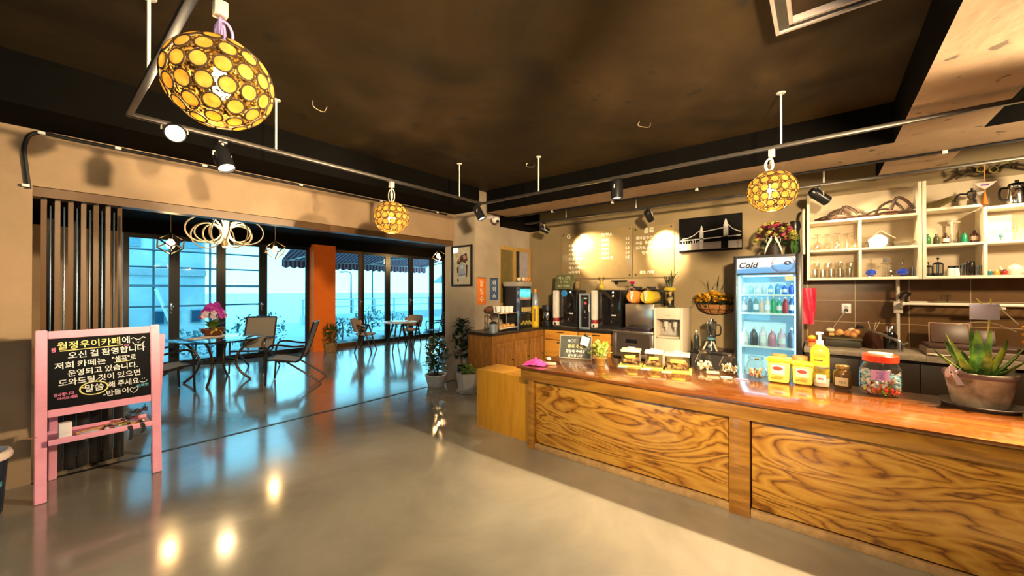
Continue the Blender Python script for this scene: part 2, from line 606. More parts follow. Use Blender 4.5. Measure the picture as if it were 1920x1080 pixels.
_wv = _nt.nodes.new('ShaderNodeTexNoise'); _wv.inputs['Scale'].default_value = 2.5; _wv.inputs['Detail'].default_value = 5; _wv.inputs['Distortion'].default_value = 2.5
_nt.links.new(_tc.outputs['Object'], _wv.inputs['Vector'])
_mx = _nt.nodes.new('ShaderNodeMix'); _mx.data_type = 'RGBA'; _mx.blend_type = 'OVERLAY'; _mx.inputs[0].default_value = 0.3
_nt.links.new(_br.outputs['Color'], _mx.inputs[6]); _nt.links.new(_wv.outputs['Fac'], _mx.inputs[7])
_nt.links.new(_mx.outputs[2], _b.inputs['Base Color']); _b.inputs['Roughness'].default_value = 0.3

H = 3.1
struct('floor', MB().span((-3.4, -4.2, -0.2), (9.2, 9.95, 0.0)), FLOOR)
struct('ceiling', MB().span((-3.4, -4.2, H), (6.25, 4.97, H + 0.2)), SLAB)
struct('wall_left', MB().span((-3.4, 4.77, 0), (-0.012, 4.97, H)), WALL)
struct('trim_1', MB().span((-0.012, 4.77, 2.31), (4.385, 4.97, H)), WALL, label='brown rendered header over the wide opening to the glazed annex')
struct('wall_right', MB().span((6.05, -4.2, 0), (6.25, 4.65, H)), MENUWALL)
struct('wall_back', MB().span((-3.4, -4.2, 0), (6.25, -4.0, H)), WALL)
# the wall on the near left has a wide window
ww = MB()
ww.span((-3.4, -4.0, 0), (-3.2, 1.2, H)); ww.span((-3.4, 3.0, 0), (-3.2, 4.97, H))
ww.span((-3.4, 1.2, 0), (-3.2, 3.0, 0.5)); ww.span((-3.4, 1.2, 2.4), (-3.2, 3.0, H))
struct('wall_near', ww, WALL)
wf = MB()
for y in (1.23, 2.1, 2.97): wf.box((-3.3, y, 1.45), (0.08, 0.06, 1.9))
wf.box((-3.3, 2.1, 0.53), (0.08, 1.8, 0.06)); wf.box((-3.3, 2.1, 2.37), (0.08, 1.8, 0.06))
win = struct('window_1', wf, FRAMEBLACK)
struct('pane', MB().box((-3.3, 2.1, 1.45), (0.008, 1.7, 1.8)), PANE, win)

struct('trim_2', MB().span((4.385, 4.30, 0), (4.995, 5.0, H)), GREYCOL, label='pale rendered column with a framed print on its left face')
struct('wall_window_side', MB().span((4.995, 4.45, 0), (6.05, 4.65, H)), GREYCOL)
# wooden sliding window in that wall
w2 = MB()
x0, x1, z0, z1 = 5.08, 6.03, 1.2, 2.28
w2.span((x0, 4.40, z1 - 0.07), (x1, 4.449, z1)); w2.span((x0, 4.40, z0), (x1, 4.449, z0 + 0.07))
w2.span((x0, 4.40, z0 + 0.07), (x0 + 0.06, 4.449, z1 - 0.07)); w2.span((x1 - 0.07, 4.40, z0 + 0.07), (x1, 4.449, z1 - 0.07))
w2.span((5.49, 4.385, z0 + 0.07), (5.56, 4.435, z1 - 0.07))
win2 = struct('window_2', w2, WINDOWWOOD)
struct('pane', MB().span((5.14, 4.415, z0 + 0.07), (5.49, 4.425, z1 - 0.07)), M('olive_dark_pane', (0.16, 0.12, 0.04), 0.15), win2)
struct('pane', MB().span((5.56, 4.425, z0 + 0.07), (5.69, 4.435, z1 - 0.07)), M('black_gap_pane', (0.01, 0.008, 0.006), 0.2), win2)
struct('pane', MB().span((5.69, 4.405, z0 + 0.07), (5.96, 4.415, z1 - 0.07)), M('grey_lilac_pane', (0.38, 0.34, 0.36), 0.3), win2)
struct('trim_3', MB().span((4.995, 4.2, 2.62), (6.05, 4.45, H)), FLATBLACK, label='black box beam over the wooden window')
struct('trim_4', MB().span((-3.2, 4.2, 2.75), (4.385, 4.77, H)), FLATBLACK, label='black beam along the header of the wide opening')
# concrete ceiling beams, raw underside and near-black sides
b1 = struct('trim_5', MB().span((4.58, -4.0, 2.75), (5.10, 4.2, H)), [FLATBLACK, BEAMC], label='long ceiling beam with raw concrete underside parallel to the counter')
b2 = struct('trim_6', MB().span((-3.2, -0.965, 2.75), (4.58, -0.475, H)), [FLATBLACK, BEAMC], label='wide raw concrete ceiling beam crossing the room towards the white shelf')
b3 = struct('trim_7', MB().span((5.10, -0.965, 2.75), (6.05, -0.475, H)), [FLATBLACK, BEAMC], label='short raw concrete ceiling beam ending above the white shelf')
for b in (b1, b2, b3): by_normal(b, lambda n, c: 1 if n.z < -0.5 else 0)
struct('trim_8', MB().span((6.03, -4.0, 0.8), (6.05, 0.2, 1.64)), TILE, label='brown tiled backsplash with pale grout')
struct('trim_9', MB().span((-0.01, 4.75, 0.0005), (4.38, 4.79, 0.004)), BLACKMETAL, label='dark track set in the floor across the opening')
struct('trim_10', MB().span((-0.01, 4.80, 2.235), (4.38, 4.93, 2.31)), DOORBROWN, label='dark brown head track under the header')
# conduit with white clips along the header
cd = MB(); cd.tube(smooth_path([(-0.03, 4.752, 2.28), (-0.045, 4.752, 2.45), (-0.05, 4.752, 2.62), (0.02, 4.752, 2.725), (0.3, 4.752, 2.725), (2, 4.752, 2.725), (4.2, 4.752, 2.725)], 8), 0.014, 8)
cdo = cd.build('cable_conduit', BLACKPLASTIC); tag(cdo, 'black cable conduit looping down the left end of the brown header', 'conduit')
for x in (-0.045, 0.03, 0.45, 1.05, 1.95, 3.0, 4.0):
    z = 2.30 if x == -0.045 else 2.725
    MB().box((x, 4.751, z), (0.04, 0.04, 0.022), 0.004).build('clip', WHITEGLOSS, cdo)
cd2 = MB(); cd2.tube([(5.1, -3.0, 2.735), (5.1, 4.1, 2.735)], 0.013, 8)
cdo2 = cd2.build('cable_conduit', BLACKPLASTIC); tag(cdo2, 'black cable conduit with white clips along the edge of the long ceiling beam', 'conduit')
for y in (3.3, 2.3, 1.2, -0.85, -2): MB().box((5.1, y, 2.73), (0.035, 0.035, 0.03), 0.004).build('clip', WHITEGLOSS, cdo2)

# ---------------------------------------------------------------- annex
AH = 2.78
struct('ceiling_annex', MB().span((-0.7, 4.97, AH), (8.95, 9.95, AH + 0.2)), FLATBLACK)
struct('wall_annex_left', MB().span((-0.7, 4.97, 0), (-0.5, 9.95, AH)), WALL)
struct('wall_annex_right', MB().span((8.75, 4.97, 0), (8.95, 9.95, AH)), WALL)
struct('wall_annex_near', MB().span((4.995, 4.65, 0), (8.95, 4.97, AH)), WALL)
struct('trim_11', MB().span((-0.5, 9.72, 2.545), (8.75, 9.95, AH)), FLATBLACK, label='black header over the far glass doors')
struct('wall_annex_far', MB().span((-0.5, 9.75, 0), (0.99, 9.95, 2.545)), WALL)
struct('trim_12', MB().span((4.235, 9.55, 0), (4.76, 9.95, 2.6)), ORANGE, label='orange painted pillar between the two sets of glass doors')
struct('trim_13', MB().span((8.58, 9.72, 0), (8.75, 9.95, 2.545)), FRAMEBLACK, label='dark jamb at the right end of the glass doors')

def glass_door(n, xa, xb, handle=0, brown=False):
    w = xb - xa
    f = MB(); s = 0.078; y = 9.82
    f.span((xa + .002, y - .03, 0.001), (xa + s, y + .03, 2.54)); f.span((xb - s, y - .03, 0.001), (xb - .002, y + .03, 2.54))
    f.span((xa + s, y - .03, 2.46), (xb - s, y + .03, 2.54)); f.span((xa + s, y - .03, 0.001), (xb - s, y + .03, 0.11))
    o = f.build('door_%d' % n, DOORBROWN if brown else FRAMEBLACK)
    o['kind'] = 'structure'
    MB().span((xa + s, y - .004, 0.11), (xb - s, y + .004, 2.46)).build('pane', PANE, o)
    if handle:
        hx = xb - s / 2 if handle > 0 else xa + s / 2
        h = MB(); h.box((hx, y - .037, 1.14), (0.03, 0.012, 0.2), 0.003); h.cyl((hx, y - .03, 1.18), (hx, y - .085, 1.18), 0.012)
        h.tube([(hx, y - .08, 1.18), (hx - handle * 0.13, y - .08, 1.175)], 0.011)
        h.ball((hx, y - .085, 1.18), 0.03)
        h.build('handle', CHROME, o)
    return o
L = [1.0, 1.705, 2.455, 3.232, 4.23]
for i in range(4): glass_door(1 + i, L[i], L[i + 1], (1, 0, 1, 0)[i])
Rr = [4.765, 5.604, 6.423, 7.23, 8.034, 8.58]
for i in range(5): glass_door(5 + i, Rr[i], Rr[i + 1], (1, 0, 1, 0, 0)[i], brown=(i == 0))

# folded stack of door leaves at the left end of the opening
for i in range(7):
    o = MB()
    t, dep, z0, z1 = 0.030, 0.62, 0.03, 2.22
    o.span((-t / 2, 0, z0), (t / 2, 0.075, z1)); o.span((-t / 2, dep - 0.075, z0), (t / 2, dep, z1))
    o.span((-t / 2, 0.075, z0), (t / 2, dep - 0.075, z0 + 0.09)); o.span((-t / 2, 0.075, z1 - 0.08), (t / 2, dep - 0.075, z1))
    d = o.build('door_%d' % (10 + i), DOORBROWN, loc=(0.045 + 0.071 * i, 4.83, 0), rz=(0.04 if i % 2 else -0.04) if i < 6 else -0.10)
    d['kind'] = 'structure'
    MB().span((-0.005, 0.075, z0 + 0.09), (0.005, dep - 0.075, z1 - 0.08)).build('pane', glassy('folded_pane_glass', (0.5, 0.66, 0.75), 0.1), d)
    g = MB()
    if i < 6: g.box((0.034, -0.005, 1.15), (0.010, 0.03, 2.05), 0.004)
    else: g.box((0.0, -0.004, 1.15), (0.012, 0.006, 2.0))
    g.build('front_strip', BLACKPLASTIC if i == 6 else M('blue_grey_strip', (0.07, 0.11, 0.16), 0.25, 0.4), d)  # narrow upright strip at the front of each leaf
    MB().box((0, -.008, .30), (.066, .010, .54), .003).build('kick_panel', BLACKPLASTIC, d)
    k = MB(); k.cyl((0, 0.03, 2.22), (0, 0.03, 2.30), 0.012); k.box((0, 0.03, 2.215), (0.03, 0.05, 0.04), 0.004)
    k.build('hanger', BLACKMETAL, d)
# dark panel behind the easel: lowest part of the folded stack
# ---------------------------------------------------------------- outside
struct('ground_terrace', MB().span((-8, 9.95, -0.3), (30, 19.5, -0.06)), plaster('terrace_concrete', (0.42, 0.44, 0.44), (0.62, 0.64, 0.62), rough=0.8))
sea = MB().span((-150, 19.5, -1.6), (250, 380, -1.5)).build('sea', M('pale_sea', (0.20, 0.36, 0.42), 0.25, var=0.15, scale=0.3))
sea['kind'] = 'structure'

bl = thing('building', 'pale two storey concrete building behind the scaffold outside', 'building', (1.0, 14.0, -0.06))
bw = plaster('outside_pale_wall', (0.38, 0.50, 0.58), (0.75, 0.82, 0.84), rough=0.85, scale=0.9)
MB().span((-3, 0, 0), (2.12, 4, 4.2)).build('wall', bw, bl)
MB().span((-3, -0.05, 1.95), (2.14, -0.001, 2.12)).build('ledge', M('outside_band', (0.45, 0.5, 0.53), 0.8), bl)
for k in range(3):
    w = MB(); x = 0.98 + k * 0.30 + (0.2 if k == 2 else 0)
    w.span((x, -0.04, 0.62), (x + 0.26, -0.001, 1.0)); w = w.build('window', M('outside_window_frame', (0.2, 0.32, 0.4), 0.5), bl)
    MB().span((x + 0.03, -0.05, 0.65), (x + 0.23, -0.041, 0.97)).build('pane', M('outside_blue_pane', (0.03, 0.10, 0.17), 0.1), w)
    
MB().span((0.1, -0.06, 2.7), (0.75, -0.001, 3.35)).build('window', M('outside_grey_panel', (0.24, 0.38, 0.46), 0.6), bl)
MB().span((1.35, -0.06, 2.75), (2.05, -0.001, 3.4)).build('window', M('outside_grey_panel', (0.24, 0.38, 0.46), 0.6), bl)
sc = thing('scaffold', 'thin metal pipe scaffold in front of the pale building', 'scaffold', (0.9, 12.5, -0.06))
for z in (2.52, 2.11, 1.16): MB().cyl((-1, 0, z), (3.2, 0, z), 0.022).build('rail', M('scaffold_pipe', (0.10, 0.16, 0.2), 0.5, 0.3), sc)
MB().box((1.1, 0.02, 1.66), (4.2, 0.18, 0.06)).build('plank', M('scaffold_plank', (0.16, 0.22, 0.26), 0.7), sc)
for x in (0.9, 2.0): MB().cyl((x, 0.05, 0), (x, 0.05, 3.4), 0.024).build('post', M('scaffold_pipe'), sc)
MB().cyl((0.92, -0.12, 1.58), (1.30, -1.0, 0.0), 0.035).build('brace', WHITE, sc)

aw = thing('awning', 'purple striped awning with scalloped edge outside the glass doors', 'awning', (4.2, 9.97, 0))
AWM, _nt, _b = nodes_of('purple_striped_canvas')
_tc = _nt.nodes.new('ShaderNodeTexCoord'); _w = _nt.nodes.new('ShaderNodeTexWave'); _w.inputs['Scale'].default_value = 2.6; _w.bands_direction = 'X'
_nt.links.new(_tc.outputs['Object'], _w.inputs['Vector'])
_r = ramp(_nt, [(0.3, (0.16, 0.035, 0.075)), (0.5, (0.16, 0.035, 0.075)), (0.75, (0.42, 0.26, 0.32))])
_nt.links.new(_w.outputs['Fac'], _r.inputs[0]); _nt.links.new(_r.outputs[0], _b.inputs['Base Color']); _b.inputs['Roughness'].default_value = 0.8
MB().sheet([[(0.0, 0, 2.98), (5.4, 0, 2.98)], [(0.25, 2.1, 2.36), (5.4, 2.1, 2.36)]], 0.006).build('canvas', AWM, aw)
va = []
n = 220
for i in range(n + 1):
    x = 0.25 + 5.15 * i / n
    va.append((x, 2.1, 2.18 - 0.045 * abs(math.sin(i / n * PI * 24))))
MB().sheet([[(p[0], 2.1, 2.355) for p in va], va], 0.006).build('valance', AWM, aw)
MB().box((2.83, 2.07, 2.375), (5.15, 0.05, 0.04)).build('front_bar', WHITE, aw)
for x in (0.45, 2.9, 5.1):
    MB().tube([(x, 0.02, 2.45), (x + 0.25, 1.0, 2.5), (x, 2.03, 2.36)], 0.02).build('arm', WHITE, aw)

def lamp_post(x, y, h, label, head=1):
    t = thing('street_lamp', label, 'lamp post', (x, y, -0.06))
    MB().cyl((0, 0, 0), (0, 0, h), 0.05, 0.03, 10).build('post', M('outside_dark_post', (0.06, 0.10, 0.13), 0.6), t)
    MB().tube(smooth_path([(0, 0, h - 0.03), (-0.1, 0, h + 0.08), (-0.42, 0, h + 0.1)]), 0.025).build('arm', M('outside_dark_post'), t)
    MB().ball((-0.5, 0, h + 0.08), 0.14, s=(1, 0.6, 0.35)).build('lamp_head', M('outside_lamp_head', (0.3, 0.36, 0.4), 0.5), t)
lamp_post(11.5, 19.0, 2.75, 'dark street lamp standing beyond the second glass door right of the pillar')
lamp_post(10.4, 19.2, 2.4, 'thin far lamp post seen through the first glass door right of the pillar')

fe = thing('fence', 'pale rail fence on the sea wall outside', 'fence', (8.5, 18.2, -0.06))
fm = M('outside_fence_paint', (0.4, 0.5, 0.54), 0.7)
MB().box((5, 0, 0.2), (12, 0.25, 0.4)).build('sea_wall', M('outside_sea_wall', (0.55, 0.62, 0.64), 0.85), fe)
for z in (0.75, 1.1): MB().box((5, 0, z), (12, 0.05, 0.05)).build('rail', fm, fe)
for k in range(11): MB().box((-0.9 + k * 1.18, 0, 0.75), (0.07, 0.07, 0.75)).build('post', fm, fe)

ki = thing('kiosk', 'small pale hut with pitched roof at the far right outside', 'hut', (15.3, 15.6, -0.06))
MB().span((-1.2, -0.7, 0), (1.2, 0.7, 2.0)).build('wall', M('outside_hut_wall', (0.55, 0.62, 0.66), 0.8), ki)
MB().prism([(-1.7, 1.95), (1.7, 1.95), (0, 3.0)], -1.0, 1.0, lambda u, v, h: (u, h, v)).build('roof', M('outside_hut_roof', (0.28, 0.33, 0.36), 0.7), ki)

def shrub(x, y, h, w, label, seed, mat, n=150):
    rnd = random.Random(seed)
    t = thing('shrub', label, 'shrub', (x, y, -0.06))
    MB().tube([(0, 0, 0), (0.02, 0.01, h * 0.5), (0, 0, h * 0.8)], 0.02).build('stem', M('shrub_stem', (0.10, 0.09, 0.07), 0.8), t)
    f = MB()
    for k in range(n):
        a, ph, r = rnd.random() * 2 * PI, math.acos(rnd.uniform(-0.9, 1)), rnd.uniform(0.55, 1)
        c = Vector((w * r * math.sin(ph) * math.cos(a), w * r * math.sin(ph) * math.sin(a), h * 0.5 + h * 0.48 * r * math.cos(ph)))
        d = Vector((rnd.uniform(-1, 1), rnd.uniform(-1, 1), rnd.uniform(-.3, 1))).normalized()
        f.leaf(c, c + d * rnd.uniform(0.09, 0.17), 0.035, n=2)
    f.build('foliage', mat, t)
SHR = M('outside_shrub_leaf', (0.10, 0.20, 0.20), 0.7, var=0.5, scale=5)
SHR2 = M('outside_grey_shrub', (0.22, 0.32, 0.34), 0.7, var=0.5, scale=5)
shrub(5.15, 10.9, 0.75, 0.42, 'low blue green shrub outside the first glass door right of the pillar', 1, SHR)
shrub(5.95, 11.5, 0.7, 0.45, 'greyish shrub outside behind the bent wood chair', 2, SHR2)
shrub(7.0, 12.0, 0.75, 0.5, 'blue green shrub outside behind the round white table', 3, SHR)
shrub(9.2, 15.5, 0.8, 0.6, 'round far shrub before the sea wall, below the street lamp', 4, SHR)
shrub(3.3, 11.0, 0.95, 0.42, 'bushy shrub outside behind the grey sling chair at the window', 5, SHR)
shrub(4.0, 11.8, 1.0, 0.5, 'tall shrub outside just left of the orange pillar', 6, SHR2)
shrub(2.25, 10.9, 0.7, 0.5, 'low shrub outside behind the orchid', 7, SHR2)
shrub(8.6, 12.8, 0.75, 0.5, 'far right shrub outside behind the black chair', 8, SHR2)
# rockery along the terrace
rk = random.Random(5)
for k in range(10):
    x = 4.9 + k * 0.42
    o = MB(); o.ball((0, 0, 0.06), 0.16, 8, 6, s=(rk.uniform(.8, 1.2), rk.uniform(.7, 1.1), rk.uniform(.6, 1)), rot=(rk.random(), rk.random(), rk.random()))
    for v in o.bm.verts: v.co += Vector((rk.uniform(-.02, .02), rk.uniform(-.02, .02), rk.uniform(-.02, .02)))
    o = o.build('rock', M('outside_rock', (0.36, 0.42, 0.45), 0.85, var=0.4, scale=6), loc=(x, 10.30 + 0*rk.uniform(-.1, .15), -0.06))
    tag(o, 'grey blue rock in the low row outside the right hand glass doors', 'rock', 'rocks outside the glass doors')
# ================================================================ bar counter
ct = thing('bar_counter', 'long low amber wood bar counter with two burl panels', 'counter', (3.4, 0.1, 0))
def at(o): return o
X0 = 2.95
def rel(a, b, base=(3.4, 0.1, 0)): return [a[i] - base[i] for i in range(3)], [b[i] - base[i] for i in range(3)]
def cbox(name, a, b, mat, label=None, bev=0.003):
    a, b = rel(a, b)
    o = MB().span(a, b, bev).build(name, mat, ct)
    if label: o['label'] = label
    return o
cbox('apron', (X0, -1.08, .642), (X0 + .05, 2.27, .744), FRAMEWOOD)
cbox('apron', (X0 + .001, -2.2, .642), (X0 + .05, -1.084, .744), FRAMEWOOD)
cbox('post', (X0, 2.125, 0), (X0 + .09, 2.19, .642), FRAMEWOOD)
cbox('post', (X0, .378, 0), (X0 + .09, .497, .642), FRAMEWOOD)
cbox('post', (X0, -1.85, 0), (X0 + .09, -1.73, .642), FRAMEWOOD)
cbox('panel', (X0 + .035, .505, .062), (X0 + .06, 2.117, .632), PANELWOOD)
cbox('panel', (X0 + .035, -1.722, .062), (X0 + .06, .37, .632), PANELWOOD)
cbox('base_trim', (X0 + .02, .499, 0), (X0 + .06, 2.123, .05), M('pale_trim_wood', (0.45, 0.27, 0.11), 0.5, var=0.3, scale=20))
cbox('base_trim', (X0 + .02, -1.728, 0), (X0 + .06, .376, .05), M('pale_trim_wood'))
cbox('back_panel', (3.86, -2.2, 0), (3.89, 2.18, .744), CABWOOD)
cbox('end_panel', (X0 + .095, 2.14, 0), (3.855, 2.18, .744), CABWOOD)
top = MB().span((-.47, -2.35, 0), (.535, 2.21, .022), 0.004).build('worktop', TOPWOOD, loc=(3.4, 0.1, .744))
tag(top, 'glossy red brown wooden counter top carrying the snacks and potted succulent', 'worktop')
blk = thing('wooden_box', 'plain yellow wooden box standing against the left end of the bar counter', 'box', (3.22, 2.58, 0))
MB().span((-.17, -.375, 0), (.19, .38, .635), 0.004).build('body', BLOCKWOOD, blk)
MB().span((-.175, -.375, .001), (-.1701, .38, .012)).build('base_edge', M('pale_trim_wood'), blk)
TZ = 0.766

# ================================================================ back bar cabinets
def door_front(mb, u0, u1, z0, z1, fn, fr=0.07):
    """framed door drawn as stiles and rails on a plane; fn(u, depth, z)"""
    pass
lc = thing('cabinet', 'brown wooden cabinet with panelled doors beside the column', 'cabinet', (4.9, 4.0, 0))
CX0, CX1, CY0, CY1 = 4.22, 5.52, 3.76, 4.28
def lrel(a, b): return [a[i] - (4.9, 4.0, 0)[i] for i in range(3)], [b[i] - (4.9, 4.0, 0)[i] for i in range(3)]
a, b = lrel((CX0, CY0 + .02, 0), (CX1, CY1, .825)); MB().span(a, b).build('body', CABWOOD, lc)
a, b = lrel((CX0 - .02, CY0 - .0, .72), (CX1, CY0 + .02, .825)); MB().span(a, b).build('top_rail', CABWOOD, lc)
for i in range(3):
    xa = CX0 + .09 + i * 0.41; xb = xa + 0.385
    m = MB()
    for (p, q) in (((xa, CY0, .05), (xa + .07, CY0 + .019, .70)), ((xb - .07, CY0, .05), (xb, CY0 + .019, .70)), ((xa + .07, CY0, .62), (xb - .07, CY0 + .019, .70)), ((xa + .07, CY0, .05), (xb - .07, CY0 + .019, .13)), ((xa + .07, CY0 + .010, .13), (xb - .07, CY0 + .019, .62)), (((xa + xb) / 2 - .025, CY0 + .002, .13), ((xa + xb) / 2 + .025, CY0 + .019, .62))):
        a, b = lrel(p, q); m.span(a, b, 0.002)
    d = m.build('door', CABWOOD, lc)
    k = MB(); a = [xb - .035 - 4.9, CY0 - 4.0, .42]; k.cyl(a, (a[0], a[1] - .015, a[2]), .006); k.ball((a[0], a[1] - .02, a[2]), .012, 10, 6); k.build('knob', M('dark_bronze', (0.06, 0.035, 0.015), 0.35, 0.8), d)
bc = thing('drawer_cabinet', 'orange wooden drawer cabinet under the coffee dispensers', 'cabinet', (5.8, 3.2, 0))
BX = 5.56
MB().span((BX + .02 - 5.8, 2.45 - 3.2, 0), (.235, 1.23, .825)).build('body', CABWOOD, bc)
for i in range(2):
    ya, yb = 2.46 + i * .66, 2.46 + (i + 1) * .66 - .02
    for (za, zb) in ((.66, .815), (.36, .64), (.06, .34)):
        d = MB().span((BX - 5.8, ya - 3.2, za), (BX + .02 - 5.8, yb - 3.2, zb), 0.003).build('drawer', ORANGEWOOD, bc)
        MB().box((BX - .012 - 5.8, (ya + yb) / 2 - 3.2, zb - .03), (.02, .12, .012), .003).build('handle', BLACKMETAL, d)
wt = MB()
wt.prism([(CX0 - .04, CY0 - .03), (BX - .02, CY0 - .03), (BX - .02, 2.44), (6.045, 2.44), (6.045, 4.44), (5.0, 4.44), (5.0, 4.295), (CX0 - .04, 4.295)], .827, .86, lambda u, v, h: (u, v, h))
wt = wt.build('worktop', GRANITE); tag(wt, 'black corner worktop on the wooden cabinets along menu wall', 'worktop')
BZ = 0.86

# ================================================================ sink counter
sk = thing('sink_cabinet', 'dark brown sink cabinet with flat doors below the white wall shelf', 'cabinet', (5.75, -1.4, 0))
MB().span((-.27, -1.6, 0), (.28, 1.55, .69)).span((-.27, -1.6, .6905), (-.245, 1.55, .795)).build('body', M('dark_brown_laminate', (0.018, 0.010, 0.006), 0.45, var=0.15, scale=4), sk)
ys = [1.55 - i * .445 for i in range(8)]
for i in range(7):
    MB().span((-.29, ys[i + 1] + .004, .08), (-.272, ys[i] - .004, .765), .002).build('door', M('brown_door_laminate', (0.026, 0.014, 0.007), 0.4, var=0.15, scale=4), sk)
st = MB()
# worktop with a sink opening
st.span((5.43, -3.0, .80), (6.03, -1.60, .86), .006); st.span((5.43, -.78, .80), (6.03, .17, .86), .006)
st.span((5.43, -1.60, .80), (5.52, -.78, .86)); st.span((5.92, -1.60, .80), (6.03, -.78, .86))
so = st.build('worktop', GREYTOP); tag(so, 'grey stone worktop around the sink under the tiled wall', 'worktop')
sb = MB(); sb.span((5.52, -1.60, .70), (5.92, -.78, .712)); sb.span((5.52, -1.60, .712), (5.53, -.78, .862)); sb.span((5.91, -1.60, .712), (5.92, -.78, .862)); sb.span((5.53, -1.60, .712), (5.91, -1.59, .862)); sb.span((5.53, -.79, .712), (5.91, -.78, .862))
sbo = sb.build('sink_basin', STEEL); tag(sbo, 'steel sink basin sunk in the grey worktop', 'sink')
SZ = 0.86

# ================================================================ wall shelves
def shelf_unit(label, y0, y1, boards, dividers):
    t = thing('wall_shelf', label, 'shelf', (5.9, y1, 1.613))
    f = MB(); th = .028; h = 1.01; w = y0 - y1
    f.span((-.15, w - th, 0), (.14, w, h), .002); f.span((-.15, 0, 0), (.14, th, h), .002)
    f.span((-.15, th, 0), (.14, w - th, th), .002)
    f.build('frame', CREAM, t)
    MB().span((.128, th, th), (.14, w - th, h)).build('back_panel', M('shelf_back', (0.60, 0.49, 0.34), 0.55, var=0.04), t)
    for (ya, yb, z) in boards: MB().span((-.148, ya - y1, z - 1.613 - .013), (.127, yb - y1, z - 1.613 + .013), .002).build('board', CREAM, t)
    for (y, za, zb) in dividers: MB().span((-.148, y - .012 - y1, za - 1.613), (.127, y + .012 - y1, zb - 1.613), .002).build('divider', CREAM, t)
    return t
shelf_unit('left cream wall shelf unit with wicker frames on top', .147, -.797, ((-.768, .118, 2.29), (-.768, .118, 1.955)), ((-.323, 1.642, 1.941), (-.323, 1.97, 2.276)))
shelf_unit('right cream wall shelf unit with the moka pot on top', -.801, -2.6, ((-1.205, -.83, 2.32), (-2.57, -1.235, 2.29), (-2.57, -.83, 1.955)), ((-1.22, 1.642, 1.941), (-1.22, 1.97, 2.30)))

# ================================================================ drinks fridge
fr = thing('drinks_fridge', 'tall glass door drinks fridge with a lit blue white header sign', 'fridge', (5.70, .52, 0))
wf_ = .335
FW = M('fridge_inside_white', (0.72, 0.86, 0.93), 0.35, var=0.03)
FB = M('fridge_black', (0.014, 0.014, 0.018), 0.3, var=0.2)
FS = M('fridge_grey_side', (0.42, 0.38, 0.36), 0.4, var=0.05)
m = MB(); m.span((-.24, -wf_, .0), (.30, -wf_ + .03, 1.91), .004); m.span((-.24, wf_ - .03, 0), (.30, wf_, 1.91), .004)
m.span((-.24, -wf_ + .03, 1.86), (.30, wf_ - .03, 1.91)); m.span((-.24, -wf_ + .03, 0), (.30, wf_ - .03, .18)); m.span((.26, -wf_ + .03, .18), (.30, wf_ - .03, 1.86))
m.build('body', FS, fr)
m = MB(); m.span((-.235, -wf_ + .031, .181), (.255, -wf_ + .045, 1.69)); m.span((-.235, wf_ - .045, .181), (.255, wf_ - .031, 1.69)); m.span((.24, -wf_ + .045, .181), (.258, wf_ - .045, 1.69)); m.span((-.235, -wf_ + .045, 1.675), (.24, wf_ - .045, 1.69)); m.span((-.235, -wf_ + .045, .181), (.24, wf_ - .045, .2))
m.build('liner', FW, fr)
m = MB(); m.span((-.30, -wf_, .12), (-.245, -wf_ + .055, 1.91), .004); m.span((-.30, wf_ - .035, .12), (-.245, wf_, 1.91), .004)
m.span((-.30, -wf_ + .055, 1.882), (-.245, wf_ - .035, 1.91)); m.span((-.30, -wf_ + .055, .12), (-.245, wf_ - .035, .2)); m.span((-.292, -wf_ + .055, 1.685), (-.25, wf_ - .035, 1.70))
m.span((-.285, -wf_, 0), (-.245, wf_, .11))
dr = m.build('door', FB, fr)
MB().span((-.276, -wf_ + .055, .2), (-.270, wf_ - .035, 1.685)).build('glass', glassy('fridge_glass', (0.82, 0.95, 1.0), 0.03), dr)
# sign
SG, _nt, _b = nodes_of('blue_white_lit_sign')
_tc = _nt.nodes.new('ShaderNodeTexCoord'); _sp = _nt.nodes.new('ShaderNodeSeparateXYZ'); _nt.links.new(_tc.outputs['Object'], _sp.inputs[0])
_w = _nt.nodes.new('ShaderNodeMath'); _w.operation = 'MULTIPLY_ADD'; _w.inputs[1].default_value = .12; _nt.links.new(_sp.outputs['Y'], _w.inputs[0]); _nt.links.new(_sp.outputs['Z'], _w.inputs[2])
_mr = _nt.nodes.new('ShaderNodeMapRange'); _mr.inputs['From Min'].default_value = 1.70; _mr.inputs['From Max'].default_value = 1.88; _nt.links.new(_w.outputs[0], _mr.inputs['Value'])
_r = ramp(_nt, [(0.0, (0.03, 0.17, 0.48)), (0.40, (0.05, 0.22, 0.58)), (0.58, (0.42, 0.50, 0.72)), (0.70, (0.74, 0.70, 0.76)), (1.0, (0.80, 0.76, 0.80))])
_nt.links.new(_mr.outputs[0], _r.inputs[0]); _nt.links.new(_r.outputs[0], _b.inputs['Base Color']); _nt.links.new(_r.outputs[0], _b.inputs['Emission Color']); _b.inputs['Emission Strength'].default_value = 0.25
sg = MB().span((-.284, -wf_ + .055, 1.70), (-.278, wf_ - .035, 1.882)).build('sign', SG, dr)
def sgn(me, y, z, name, mat, x=-.2855):
    o = MB().add_mesh(me, facing((0, -1, 0), (0, 0, 1), (x, y, z))).build(name, mat, sg); return o
